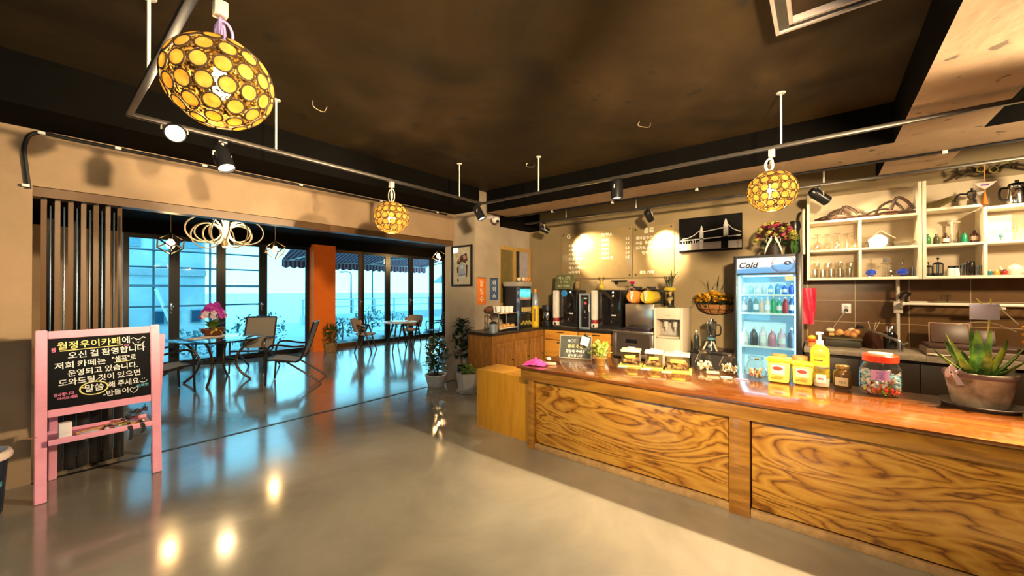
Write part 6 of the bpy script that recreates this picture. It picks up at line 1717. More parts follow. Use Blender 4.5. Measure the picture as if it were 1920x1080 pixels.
tt = thing('food_tray', 'dark tray heaped with bread and oranges under the wall socket', 'tray', (5.78, -.165, SZ))
m = MB(); m.span((-.12, -.155, 0), (.12, .155, .085), .01); m.build('tray', M('dark_olive_tray', (0.04, 0.035, 0.02), .5), tt); MB().span((-.135, -.17, .085), (.135, .17, .10), .004).build('rim', M('tray_rim', (0.10, 0.08, 0.03), .5), tt)
fo = None
rn = random.Random(17)
for k in range(4): MB().box((-.03 + .02 * k, .09 - .05 * k, .13 + .006 * k), (.10, .05, .035), .012, rot=(.15 * k, .1, .2 * k)).build('bread', M('bread_crust', (0.62, 0.38, 0.11), .7, var=.3, scale=25), tt)
for k, (y, z) in enumerate(((.02, .16), (-.05, .15), (-.10, .14), (-.12, .17))): MB().ball((-.04 + .02 * (k % 2), y, z), .036, 14, 10).build('fruit', M('peach_fruit', (0.78, 0.36, 0.12), .5, var=.2), tt)
for k, (y, z) in enumerate(((.10, .175), (-.09, .185))): MB().ball((.03, y, z), .032, 12, 8, s=(1, 1.3, .8)).build('paper_wrap', M('cream_wrap', (0.75, 0.66, 0.48), .7), tt)
kb = thing('dark_caddy', 'dark brown tapering bottle caddy right of the food tray', 'caddy', (5.80, -.42, SZ))
MB().lathe([(0, 0), (.085, 0), (.082, .06), (.055, .16), (.03, .175), (.028, .20)], seg=4).build('body', M('dark_brown_caddy', (0.05, 0.018, 0.012), .3), kb, angle=20)
for q in ((.01, .01), (-.012, -.01), (.0, -.02)): MB().cyl((q[0], q[1], .19), (q[0] * 3, q[1] * 3, .29), .004, seg=6).build('straw', M('pale_straw', (0.55, 0.45, 0.3), .4), kb)
cj2 = thing('coffee_jar', 'black coffee jar with steel lid standing left of the white pole', 'jar', (5.82, -.565, SZ))
MB().lathe([(0, 0), (.055, 0), (.058, .01), (.058, .15), (.045, .175), (.042, .19)], seg=22).build('jar', M('black_glass', (0.008, 0.007, 0.007), .1, coat=.6), cj2); MB().lathe([(.044, .185), (.044, .245), (.04, .25), (0, .252)], seg=22).build('lid', CHROME, cj2)
sp = thing('sink_tap', 'long swivel steel sink tap with dark end', 'tap', (5.60, -.62, SZ))
m = MB(); m.cyl((0, 0, 0), (0, 0, .10), .022, .018, 14); m.tube(smooth_path([(0, 0, .09), (-.0, .02, .115), (.02, .16, .18), (.05, .30, .235)]), .013, 8); m.build('spout', CHROME, sp)
m = MB(); m.tube([(.047, .28, .232), (.052, .33, .24), (.05, .335, .21)], .017, 8); m.build('aerator', BLACKPLASTIC, sp); MB().tube([(0, 0, .07), (-.03, -.05, .10)], .008, 8).build('lever', M('green_grey_lever', (0.25, 0.27, 0.2), .4), sp)
po = thing('pole_shelf', 'white tension pole shelf standing on the sink worktop', 'shelf', (5.93, -.637, SZ))
PW = M('cream_metal', (0.76, 0.68, 0.58), .4, var=.03)
m = MB(); m.cyl((0, 0, .0), (0, 0, .753), .016, seg=12); m.cyl((0, -1.25, 0), (0, -1.25, .753), .016, seg=12); m.build('pole', PW, po)
m = MB(); m.box((0, 0, .45), (.06, .075, .13), .01); m.box((0, -1.25, .45), (.06, .075, .13), .01); m.build('bracket', PW, po)
m = MB(); m.span((-.13, -1.21, .48), (-.11, -.04, .505), .004); m.span((.04, -1.21, .48), (.06, -.04, .505), .004)
for k in range(14): m.cyl((-.11, -.10 - k * .08, .495), (.04, -.10 - k * .08, .495), .003, seg=6)
m.span((-.13, -.04, .475), (.06, -.02, .51), .003); m.span((-.13, -1.23, .475), (.06, -1.21, .51), .003)
m.build('wire_shelf', PW, po)
MB().span((-.125, -.72, .452), (-.105, -.50, .474), .004).build('towel_bar', PW, po)
row(lambda: tumbler(.09, .036), 'tumbler', 'clear tumbler upside on the white pole shelf', None, 'glass', (-.98,), SZ + .506, GL, (5.87,))
bl2 = MB().box((0, 0, .006), (.10, .13, .012), .004).build('soap_dish', M('pale_dish', (0.7, 0.64, 0.54), .4), loc=(5.87, -.78, SZ + .506)); tag(bl2, 'flat pale dish at the left end of the white pole shelf', 'dish')
bk2 = MB().tube(smooth_path([(0, 0, .0), (-.01, .0, .05), (.02, -.03, .09), (.0, .02, .10), (0, .05, .03)]), .012, 8).build('black_brush', BLACKPLASTIC, loc=(5.88, -.695, SZ + .508)); tag(bk2, 'black scrubbing brush beside the white pole above the sink', 'brush')
dr2 = thing('dish_rack', 'brown dish drying rack with a tray leaning in it right of the pole', 'dish rack', (5.78, -.98, SZ + .003))
dr2.location = (5.74, -1.19, SZ + .003)
BRN = M('brown_tray_plastic', (0.07, 0.034, 0.022), .4, var=.2)
m = MB(); m.span((-.21, -.45, 0), (.17, .40, .06), .01); m.build('basin', M('taupe_basin', (0.20, 0.14, 0.10), .5), dr2)
m = MB(); m.span((-.19, -.43, .06), (.15, .38, .10), .006); m.build('tray', BRN, dr2)
m = MB(); m.box((.06, .20, .20), (.02, .26, .20), .006, rot=(0, .3, 0)); m.build('leaning_tray', M('reddish_tray', (0.085, 0.04, 0.025), .4), dr2)
m = MB()
for (a, b) in (((.05, .335, .10), (.09, .335, .30)), ((.05, .065, .10), (.09, .065, .30)), ((.085, .335, .295), (.085, .065, .295))): m.tube([a, b], .009, 6)
m.build('tray_rim', M('tan_tray_rim', (0.36, 0.22, 0.14), .4), dr2)
m = MB(); m.box((.06, -.03, .17), (.02, .14, .14), .005, rot=(0, .3, 0)); m.build('small_tray', BRN, dr2)
dc = MB().sheet([[(u * .3 + .01 * math.sin(v * 9), v * .36, .006 + .005 * math.sin(v * 14 + u * 9)) for v in [i / 10 for i in range(11)]] for u in [i / 6 for i in range(7)]], .004).build('dish_towel', M('pale_pink_towel', (0.70, 0.55, 0.44), .9, var=.15, scale=20), loc=(5.44, -.79 - .36 + .38, SZ + .004)); tag(dc, 'pale crumpled dish towel along the front of the worktop by the sink', 'towel')
dc.location = (5.435, -1.15, SZ + .006); dc.scale = (.28, 1, 1)
ob = thing('orange_basket', 'stack of orange plastic baskets at the right edge above the sink', 'basket', (5.52, -1.50, SZ + .106))
for k in range(3):
    m = MB(); m.lathe([(.07, .0), (.115, .075), (.122, .078), (.122, .066), (.075, -.002)], (0, 0, k * .065), 20); m.build('basket', M('orange_basket_plastic', (0.85, 0.34, 0.02), .35, var=.1), ob)
# ================================================================ chalkboard easel
es = thing('easel_chalkboard', 'pink framed standing chalkboard with handwritten Korean welcome notes', 'chalkboard', (.335, 4.27, 0))
LN = .14 / 1.2
def ez(x, z, off=0.0): return (x - .335, z * LN - off, z)
def slat(p, q, w, d, axis='x'):
    m = MB()
    p, q = Vector(p), Vector(q)
    n = (q - p).normalized(); s = Vector((1, 0, 0)) if axis == 'x' else (Vector((0, LN, 1)).normalized()); t_ = n.cross(s).normalized()
    vs = []
    for e in (p, q):
        for a, b in ((-1, -1), (1, -1), (1, 1), (-1, 1)): vs.append(m._v(e + s * (a * w / 2) + t_ * (b * d / 2)))
    for f in ((3, 2, 1, 0), (4, 5, 6, 7), (0, 1, 5, 4), (1, 2, 6, 5), (2, 3, 7, 6), (3, 0, 4, 7)): m._f([vs[i] for i in f], False)
    r = bmesh.ops.bevel(m.bm, geom=list(m.bm.edges), offset=.004, segments=2, affect='EDGES')
    return m
for x in (.032, .640): slat(ez(x, .003), ez(x, 1.205), .058, .024).build('front_leg', PINK, es)
for x in (.095, .690): slat((x - .335, .47, .003), (x - .335, .17, 1.12), .045, .022).build('rear_leg', PINK, es)
slat(ez(.062, 1.168), ez(.610, 1.168), .055, .022, 'z').build('top_bar', PINK, es)
slat(ez(.062, .606), ez(.610, .606), .052, .022, 'z').build('lower_bar', PINK, es)
m = MB(); vs = [m._v(ez(.06, .63, .0)), m._v(ez(.612, .63)), m._v(ez(.612, 1.145)), m._v(ez(.06, 1.145))]
vb = [m._v(Vector(v.co) + Vector((0, .008, 0))) for v in vs]
m._f(vs, False); m._f(list(reversed(vb)), False)
for i in range(4): m._f([vs[i], vb[i], vb[(i + 1) % 4], vs[(i + 1) % 4]], False)
m.build('board', BOARD, es)
UP = Vector((0, LN, 1)).normalized()
def chalk(s, x, x1, z, size, mat, tilt=0.035, bold=.0007):
    R = Vector((1, 0, tilt)).normalized(); U = (UP - R * UP.dot(R)).normalized()
    ws = [text_mesh(w, size, 'LEFT', 0, bold) for w in s.split(' ')]
    wd = [max(v.co.x for v in me.vertices) for me in ws]
    k = (x1 - x) / (sum(wd) + .3 * size * (len(ws) - 1))
    for me, q in zip(ws, wd):
        MB().add_mesh(me, facing(R, U, Vector(ez(x, z + (x - .1) * 0, .002))) @ Matrix.Diagonal((k, 1, 1, 1))).build('chalk_writing', mat, es)
        x += (q + .3 * size) * k; z += (q + .3 * size) * k * tilt
def stroke(pts, mat, r=.0028, closed=False):
    MB().tube([ez(x, z, .0015) for x, z in pts], r, 5, closed).build('chalk_stroke', mat, es)
chalk('월정우이카페', .105, .435, 1.060, .062, CHALKY); chalk('에', .443, .490, 1.072, .062, CHALK)
stroke([(.12, 1.046), (.25, 1.050), (.36, 1.054), (.45, 1.058)], CHALKY, .0035)
chalk('오신 걸 환영합니다', .158, .580, .988, .056, CHALK)
chalk('저희 카페는', .093, .355, .918, .054, CHALK); chalk('"셀프"로', .388, .525, .932, .050, CHALK)
stroke([(.40, .924), (.45, .927), (.49, .929)], CHALKY, .003)
chalk('운영되고 있습니다.', .156, .535, .858, .052, CHALK)
chalk('도와드릴 것이 있으면', .112, .550, .793, .054, CHALK)
chalk('말씀', .240, .342, .728, .060, CHALK); chalk('해 주세요', .365, .540, .736, .054, CHALK)
chalk('-반돌이', .338, .478, .674, .048, CHALK)
chalk('감사합니다', .090, .190, .722, .024, CHALKP); chalk('어서오세요', .108, .208, .694, .024, CHALKP); chalk('행복한', .528, .600, .706, .026, CHALKB, .10); chalk('봄', .078, .102, 1.045, .035, CHALKP)
stroke([(.22, .765), (.245, .755)], CHALKY); stroke([(.30, .800), (.315, .815)], CHALKY)
for k in range(3): stroke([(.291 + (.070 + .003 * k) * math.cos(a), .748 + (.046 + .002 * k) * math.sin(a)) for a in [2 * PI * i / 26 for i in range(26)]], CHALKY, .0018, True)
# simple animal face, smile and heart
fx, fz = .540, 1.082
stroke([(fx + .034 * math.cos(a), fz - .004 + .030 * math.sin(a)) for a in [PI * (1.02 + .96 * i / 14) for i in range(15)]], CHALK, .003)
stroke([(fx - .042, fz + .018), (fx - .03, fz + .028), (fx - .015, fz + .016), (fx + .0, fz + .008), (fx + .015, fz + .018), (fx + .03, fz + .030), (fx + .042, fz + .02)], CHALK, .003)
stroke([(fx - .006, fz - .010), (fx + .006, fz - .009), (fx, fz - .018), (fx - .006, fz - .010)], CHALK, .0022); stroke([(fx - .014, fz + .002), (fx - .010, fz + .003)], CHALK, .0022); stroke([(fx + .011, fz + .003), (fx + .015, fz + .003)], CHALK, .0022)
stroke([(.566 + .022 * math.cos(a), .760 + .018 * math.sin(a)) for a in [PI * (1.05 + .9 * i / 10) for i in range(11)]], CHALK, .0026); stroke([(.560, .768), (.560, .776)], CHALK, .002); stroke([(.573, .769), (.573, .777)], CHALK, .002)
stroke([(.486, .702), (.498, .712), (.508, .702), (.518, .708), (.528, .714), (.535, .700), (.525, .680), (.508, .668), (.492, .682), (.486, .702)], CHALK, .0026)
stroke([(.47 + .012 * math.cos(a), 1.052 + .009 * math.sin(a)) for a in [2 * PI * i / 12 for i in range(12)]], CHALKP, .002, True)
# tray
MB().span((.065 - .335, .0, .40), (.61 - .335, .26, .412), .002).build('tray', PINK, es); 
MB().span((.065 - .335, -.014, .395), (.61 - .335, -.001, .435), .003).build('tray_lip', PINK, es)
MB().span((.065 - .335, .262, .395), (.61 - .335, .274, .435), .003).build('tray_lip', PINK, es)
MB().tube([(.06 - .335, .06, .46), (-.03 - .335, .03, .462)], .004, 6).build('peg', M('brown_peg', (0.3, 0.15, 0.1), .5), es)
TY = .413
EB = (.335, 4.27, 0)
def tray_item(mb, name, mat, x, y, label, cat, rz=0, z=TY, grp=None):
    o = mb.build(name, mat, loc=(x, 4.27 + y, z), rz=rz); tag(o, label, cat, grp); return o
bx_ = thing('chalk_box', 'white paper chalk box standing at the left end of the easel tray', 'box', (.145, 4.335, TY), .1)
MB().span((-.032, -.025, 0), (.032, .025, .115), .004).build('box', M('white_lilac_box', (0.80, 0.76, 0.80), .6), bx_); MB().span((-.0325, -.0255, .04), (.0325, .0255, .042)).build('fold_line', M('grey_line', (0.5, 0.48, 0.5), .6), bx_)
tray_item(MB().cyl((0, 0, .009), (.26, .09, .009), .007, .007, 10), 'pointer_stick', M('orange_stick', (0.62, 0.34, 0.08), .5), .20, .10, 'long orange wooden stick lying in the easel tray', 'stick')
tray_item(MB().ball((0, 0, .012), .05, 14, 8, s=(1.2, .5, .22)), 'chalk_eraser', M('lilac_felt', (0.62, 0.56, 0.74), .9), .265, .05, 'lilac felt eraser lying on the easel tray', 'eraser', .1)
t_ = thing('chalk_pen', 'maroon marker pen lying in the middle of the easel tray', 'pen', (.335, 4.34, TY), .2)
MB().cyl((0, 0, .011), (.09, 0, .011), .010, .010, 12).build('barrel', M('maroon_pen', (0.2, 0.03, 0.07), .4), t_); MB().cyl((.09, 0, .011), (.115, 0, .011), .009, .006, 12).build('cap', WHITE, t_)
tray_item(MB().ball((0, 0, .014), .014, 10, 8), 'chalk_lump', PAPER, .355, .035, 'small white lump of chalk at the front of the easel tray', 'chalk')
for k, (c, n) in enumerate((((0.15, 0.6, 0.75), 'blue'), ((0.85, 0.7, 0.1), 'yellow'), ((0.8, 0.35, 0.05), 'orange'), ((0.5, 0.55, 0.6), 'grey blue'), ((.72, .7, .7), 'white'))):
    tray_item(MB().cyl((0, 0, .010), (.075, .01, .010), .009, .009, 10), 'chalk_stick', M('chalk_%s' % n.replace(' ', '_'), c, .7), .40 + .028 * k, .045 + .012 * ((k * 3) % 5), '%s chalk stick in the cluttered right half of the easel tray' % n, 'chalk', .5 * ((k * 2) % 3 - 1), z=TY + .0)
sc2 = thing('scissors', 'black scissors lying in the easel tray', 'scissors', (.44, 4.42, TY + .004), .4)
m = MB(); m.tube([(-.07 + .018 * math.cos(a), .018 + .016 * math.sin(a), .006) for a in [2 * PI * i / 14 for i in range(14)]], .005, 6, True); m.tube([(-.07 + .018 * math.cos(a), -.018 + .016 * math.sin(a), .006) for a in [2 * PI * i / 14 for i in range(14)]], .005, 6, True); m.build('grips', BLACKPLASTIC, sc2)
m = MB(); m.box((.02, .0, .005), (.14, .012, .003), rot=(0, 0, .12)); m.box((.02, .0, .009), (.14, .012, .003), rot=(0, 0, -.12)); m.build('blades', CHROME, sc2)
bg = MB(); n = 10
bg = bg.sheet([[(u * .15, v * .12, .012 + .07 * u + .018 * math.sin(u * 9 + v * 5) + .012 * math.sin(v * 13)) for v in [i / n for i in range(n + 1)]] for u in [i / n for i in range(n + 1)]], .002).build('plastic_bag', glassy('milky_plastic', (0.72, 0.76, 0.74), .18, .2), loc=(.455, 4.40, TY + .012)); tag(bg, 'crumpled clear plastic bag at the right end of the easel tray', 'bag')
for (x, ln, lab) in ((.475, .12, 'left longer black ribbon hanging over the easel tray'), (.545, .085, 'right shorter black ribbon hanging over the easel tray')):
    rb = MB().sheet([[(x + dx + .01 * math.sin(q * 3), 4.253 - .006 * (q > .1) + (.08 if q == 0 else 0), TY + .028 - q * ln) for dx in (-.011, .011)] for q in [i / 8 for i in range(9)]], .002).build('black_ribbon', M('black_ribbon', (0.008, 0.008, 0.01), .5)); tag(rb, lab, 'ribbon')

# bin at the left edge
bn2 = thing('waste_bin', 'dark blue waste bin with pale thick rim at the left edge', 'bin', (-.245, 4.30, 0))
MB().lathe([(0, .002), (.11, .002), (.118, .02), (.14, .38), (.135, .385), (.11, .03), (0, .03)], seg=30).build('body', M('navy_bin', (0.01, 0.02, 0.045), .35, var=.2), bn2)
MB().lathe([(.138, .375), (.158, .378), (.162, .40), (.152, .425), (.138, .43), (.134, .40)], seg=30).build('rim', M('pale_pink_rim', (0.74, 0.62, 0.60), .4), bn2)
MB().sheet([[((.1305 + .0) * math.cos(a) * (1 + .0), .1305 * math.sin(a), z) for a in [-1.4 + .9 * i / 8 for i in range(9)]] for z in (.2, .30)], .0008).build('sticker', M('teal_sticker', (0.05, 0.28, 0.38), .5), bn2)

# ================================================================ annex furniture
TUBE = M('bronze_black_tube', (0.022, 0.020, 0.022), .3, .5)
SLING = M('grey_beige_sling', (0.24, 0.225, 0.215), .7, var=.08, scale=90)
tb_ = thing('glass_table', 'round glass garden table with curved dark legs in the annex', 'table', (1.90, 7.75, 0))
MB().lathe([(0, .705), (.625, .705), (.63, .7085), (.63, .7145), (.625, .718), (0, .718)], seg=48).build('glass_top', TABLEGLASS, tb_)
m = MB(); m.tube([(.56 * math.cos(a), .56 * math.sin(a), .690) for a in [2 * PI * i / 40 for i in range(40)]], .014, 8, True); m.build('rim_ring', TUBE, tb_)
for k in range(4):
    a = PI / 4 + k * PI / 2 + .25
    c, s = math.cos(a), math.sin(a)
    MB().tube(smooth_path([(r * c, r * s, z) for r, z in ((.54, .69), (.40, .60), (.27, .42), (.25, .28), (.33, .12), (.46, .005))]), .019, 10).build('leg', M('bronze_leg', (0.10, 0.06, 0.035), .3, .6), tb_)
m = MB(); m.tube([(.262 * math.cos(a), .262 * math.sin(a), .33) for a in [2 * PI * i / 30 for i in range(30)]], .010, 8, True); m.build('lower_ring', TUBE, tb_)

def sling_chair():
    t = thing('sling_chair', '', 'chair')
    for s in (-1, 1):
        y = s * .275
        MB().tube(smooth_path([(.27, y, .012), (.255, y, .30), (.25, y, .52), (.20, y, .625), (.08, y, .635), (-.12, y, .60), (-.27, y * .93, .61)]), .015, 8).build('front_leg', TUBE, t)
        MB().tube([(.13, y, .385), (-.02, y, .37), (-.30, y, .17), (-.52, y, .012)], .015, 8).build('rear_leg', TUBE, t)
        MB().tube(smooth_path([(.255, y * .98, .405), (.12, y * .95, .40), (-.08, y * .93, .365), (-.19, y * .93, .375), (-.255, y * .93, .50), (-.33, y * .93, .74), (-.40, y * .93, .97)]), .015, 8).build('side_rail', TUBE, t)
    m = MB(); m.tube([(-.40, -.256, .97), (-.402, 0, .975), (-.40, .256, .97)], .015, 8); m.tube([(.25, -.27, .40), (.25, .27, .40)], .012, 8); m.tube([(-.14, -.25, .35), (-.14, .25, .35)], .012, 8); m.build('cross_bar', TUBE, t)
    MB().sheet([[(x, y, z - .012 * (1 - (y / .25) ** 2)) for y in (-.25, -.12, 0, .12, .25)] for x, z in ((.25, .412), (.12, .405), (-.08, .368), (-.18, .372))], .006).build('seat', SLING, t)
    MB().sheet([[(x - .01 * (1 - (y / .25) ** 2), y, z) for y in (-.25, -.12, 0, .12, .25)] for x, z in ((-.20, .40), (-.255, .50), (-.33, .74), (-.395, .96))], .006).build('backrest', SLING, t)
    return t
c1 = sling_chair(); c1['label'] = 'grey sling armchair right of the glass table, its back to the orange pillar'; c1['group'] = 'sling armchairs at the glass table'
c1.location = (2.62, 6.80, 0); c1.rotation_euler = (0, 0, math.radians(147))
again(c1, 'grey sling armchair facing the viewer from behind the glass table', (2.55, 8.22, 0), math.radians(232))
again(c1, 'grey sling armchair half hidden behind the pink chalkboard', (1.17, 7.37, 0), math.radians(8))

oc = thing('potted_orchid', 'purple and white orchid in a brown bowl with yellow ribbon on the glass table', 'plant', (1.86, 7.85, .719))
MB().lathe([(0, .03), (.11, .03), (.165, .10), (.17, .15), (.155, .15), (.14, .10), (0, .09)], seg=28).build('pot', M('brown_red_bowl', (0.14, 0.035, 0.02), .3, coat=.4), oc)
MB().lathe([(0, 0), (.15, 0), (.17, .02), (.165, .028), (0, .03)], seg=28).build('saucer', M('white_pink_saucer', (0.78, 0.66, 0.66), .4), oc)
rn = random.Random(31)
m = MB()
for k in range(16):
    a = k * 2.4; e = rn.uniform(.8, 1.35); ln = rn.uniform(.16, .25); m.leaf((.03 * math.cos(a), .03 * math.sin(a), .13), (ln * math.cos(a) * math.sin(e), ln * math.sin(a) * math.sin(e), .15 + ln * math.cos(e)), .035, n=5, bend=.2)
m.build('leaves', M('orchid_leaf', (0.10, 0.19, 0.03), .4, var=.4), oc)
m = MB()
OP, OW = M('orchid_purple', (0.40, 0.02, 0.40), .5, var=.3), M('orchid_white', (0.74, 0.60, 0.76), .5, var=.2)
for k in range(8):
    a = k * .9; tip = Vector((.10 * math.cos(a), .10 * math.sin(a), .47 + .05 * rn.random()))
    m.tube(smooth_path([(0, 0, .1), (tip.x * .4, tip.y * .4, .33), tuple(tip)]), .004, 6)
    for j in range(4):
        c = Vector((tip.x * (.6 + .3 * j), tip.y * (.6 + .3 * j), .50 - .055 * j + .03 * rn.random()))
        q = MB()
        n_ = Vector((-.5 + rn.uniform(-.5, .5), -1, rn.uniform(-.3, .3))).normalized(); u, v, _ = frame_to(n_)
        for i in range(5):
            an = 2 * PI * i / 5 + rn.random(); q.leaf(c, c + (u * math.cos(an) + v * math.sin(an)) * .052 + n_ * .01, .026, n=3, up=n_)
        q.build('flower', OP if j < 2 or k % 3 == 0 else OW, oc)
m.build('stems', LEAFG, oc)
m = MB()
for s in (-1, 1): m.leaf((0, -.155, .13), (s * .11, -.20, .17), .045, n=5); m.leaf((0, -.155, .13), (s * .08, -.20, .06), .03, n=4)
m.ball((0, -.165, .13), .022, 10, 8); m.build('ribbon', M('yellow_green_ribbon', (0.62, 0.60, 0.08), .4), oc)
nk = MB().box((0, 0, .012), (.20, .14, .022), .004).build('tissue_pack', M('pale_tissue', (0.75, 0.68, 0.66), .7), loc=(1.62, 7.72, .719), rz=.4); tag(nk, 'pale tissue pack lying left of the orchid on the glass table', 'tissues')

# far round table and chairs
wt_ = thing('white_table', 'round white table on splayed dark legs near the far glass doors', 'table', (5.72, 8.22, 0))
MB().lathe([(0, .685), (.40, .685), (.42, .695), (.42, .705), (.41, .712), (0, .712)], seg=40).build('top', WHITEGLOSS, wt_)
for k in range(4):
    a = k * PI / 2 + .5; MB().cyl((.16 * math.cos(a), .16 * math.sin(a), .684), (.36 * math.cos(a), .36 * math.sin(a), 0), .022, .014, 10).build('leg', TUBE, wt_)
MB().box((0, 0, .672), (.34, .34, .024), .004, rot=(0, 0, .5 + PI / 4)).build('under_frame', TUBE, wt_)
def bent_chair():
    t = thing('bentwood_chair', '', 'chair')
    for s in (-1, 1):
        MB().tube([(.20, s * .24, 0), (.02, s * .24, .60)], [.016, .022], 8).build('leg', TUBE, t); MB().tube([(-.20, s * .22, 0), (-.02, s * .24, .60)], [.016, .022], 8).build('leg', TUBE, t)
        MB().tube(smooth_path([(.04, s * .24, .60), (-.06, s * .245, .625), (-.16, s * .22, .66)]), .02, 8).build('arm', TUBE, t)
    MB().lathe([(0, .40), (.21, .40), (.235, .42), (.23, .445), (.18, .455), (0, .45)], seg=28, sy=.96).build('seat', M('tan_seat', (0.40, 0.29, 0.22), .5), t)
    g = [[(-.22 * math.cos(a) - .04 - k * .03 , .27 * math.sin(a), .50 + .10 * k * (1 if abs(a) < 1.0 else .8)) for a in [-1.35 + 2.7 * i / 16 for i in range(17)]] for k in range(4)]
    MB().sheet(g, .016).build('backrest', M('bent_plywood', (0.34, 0.22, 0.16), .45, var=.1), t)
    return t
f1 = bent_chair(); f1['label'] = 'bent plywood chair with A shaped dark legs left of the white table'; f1['group'] = 'bent plywood chairs at the white table'
f1.location = (5.10, 8.72, 0); f1.rotation_euler = (0, 0, math.radians(-45))
again(f1, 'bent plywood chair behind the right side of the white table', (6.40, 8.72, 0), math.radians(200))
bch = thing('black_chair', 'black chair with perforated shell nearest the column', 'chair', (6.78, 8.10, 0), math.radians(165))
for (x, y) in ((.20, .2), (.20, -.2), (-.22, .2), (-.22, -.2)): MB().cyl((x * .7, y * .8, .42), (x, y, 0), .014, .012, 8).build('leg', BLACKMETAL, bch)
MB().sheet([[(x, y, z - .02 * (1 - (y / .22) ** 2)) for y in (-.22, -.1, 0, .1, .22)] for x, z in ((.23, .44), (.0, .43), (-.2, .43))], .012).build('seat', BLACKPLASTIC, bch)
m = MB()
for k in range(6): m.tube(smooth_path([(-.2, -.21 + k * .084, .43), (-.245, -.21 + k * .084, .62), (-.30, -.215 + k * .086, .86)]), .012, 6)
for z in (.55, .64, .73, .80, .86): m.tube([(-.20 - (z - .43) * .23, -.22, z), (-.215 - (z - .43) * .23, 0, z), (-.20 - (z - .43) * .23, .22, z)], .016, 6)
for s in (-1, 1): m.tube(smooth_path([(-.26, s * .22, .66), (-.05, s * .25, .65), (.16, s * .25, .63), (.17, s * .22, .44)]), .014, 6)
m.build('backrest', BLACKPLASTIC, bch)

# ---- plants on the floor
def leafy(t, z0, h, w, n, mat, seed, lw=.03, ll=.10, name='foliage'):
    rn = random.Random(seed); f = MB()
    for k in range(n):
        u = rn.random(); a = rn.random() * 6.28; r = w * math.sqrt(rn.random()) * math.sin(PI * min(.95, .15 + .85 * u)) ** .6
        c = Vector((r * math.cos(a), r * math.sin(a), z0 + h * u)); d = Vector((math.cos(a) * .8 + rn.uniform(-.5, .5), math.sin(a) * .8 + rn.uniform(-.5, .5), rn.uniform(-.3, .7))).normalized()
        f.leaf(c, c + d * ll * rn.uniform(.7, 1.2), lw, n=3)
    f.build(name, mat, t)
p1_ = thing('potted_shrub', 'glossy leaved bushy plant in a round white pot on the floor', 'plant', (3.94, 4.70, 0))
MB().lathe([(0, .002), (.12, .002), (.13, .02), (.165, .16), (.172, .165), (.172, .19), (.155, .19), (.145, .15), (0, .15)], seg=32).build('pot', M('white_pot', (0.72, 0.74, 0.75), .35), p1_)
MB().lathe([(.148, .155), (0, .165)], seg=24).build('soil', SOIL, p1_)
rn = random.Random(2); m = MB()
for k in range(7):
    a = k * .9; m.tube(smooth_path([(.02 * math.cos(a), .02 * math.sin(a), .15), (.06 * math.cos(a), .06 * math.sin(a), .38), (.15 * math.cos(a), .15 * math.sin(a), .68)]), .006, 6)
m.build('stems', M('brown_stem', (0.08, 0.05, 0.03), .8), p1_)
leafy(p1_, .24, .52, .18, 230, LEAFG, 41, .026, .09); leafy(p1_, .45, .28, .17, 30, M('pale_glossy_leaf', (0.22, 0.28, 0.18), .2), 42, .026, .09, 'pale_leaves')
p2_ = thing('hexagonal_planter', 'grey concrete hexagonal planter with a small light green plant on a white saucer', 'plant', (4.0, 4.06, 0))
HX = plaster('pale_grey_concrete', (0.38, 0.38, 0.40), (0.50, 0.49, 0.50), rough=.8, scale=6)
MB().lathe([(0, .03), (.135, .03), (.17, .29), (.155, .29), (.15, .26), (0, .26)], seg=6, rot=(0, 0, .35)).build('pot', HX, p2_, angle=20)
MB().lathe([(0, .002), (.14, .002), (.175, .035), (.168, .036), (.14, .012), (0, .012)], seg=32).build('saucer', M('white_pot'), p2_)
MB().lathe([(.14, .262), (0, .268)], seg=6, rot=(0, 0, .35)).build('soil', SOIL, p2_)
leafy(p2_, .27, .10, .11, 46, LEAFL, 43, .020, .09)
p3_ = thing('tall_plant', 'dark leafy plant in a slim black pot against the column', 'plant', (4.26, 4.45, 0))
MB().lathe([(0, .002), (.065, .002), (.085, .30), (.078, .30), (.07, .27), (0, .27)], seg=24).build('pot', BLACKPLASTIC, p3_)
MB().tube(smooth_path([(0, 0, .26), (-.01, 0, .5), (0, -.01, .95)]), .010, 8).build('stem', M('brown_stem'), p3_)
leafy(p3_, .42, .60, .12, 120, LEAFD, 44, .034, .12)
p4_ = thing('potted_plant', 'orange and green plant in a brown basket at the foot of the orange pillar', 'plant', (4.52, 9.30, 0))
MB().lathe([(0, .002), (.12, .002), (.15, .22), (.14, .22), (.12, .18), (0, .18)], seg=24).build('basket', M('brown_basket', (0.28, 0.16, 0.06), .85, var=.4, scale=40), p4_)
MB().tube([(0, 0, .18), (0, 0, .5)], .01, 6).build('stem', M('brown_stem'), p4_)
leafy(p4_, .22, .42, .17, 120, LEAFG, 45, .03, .1); leafy(p4_, .25, .45, .16, 60, M('orange_leaf', (0.6, 0.22, 0.03), .6, var=.3), 46, .026, .09, 'orange_leaves')

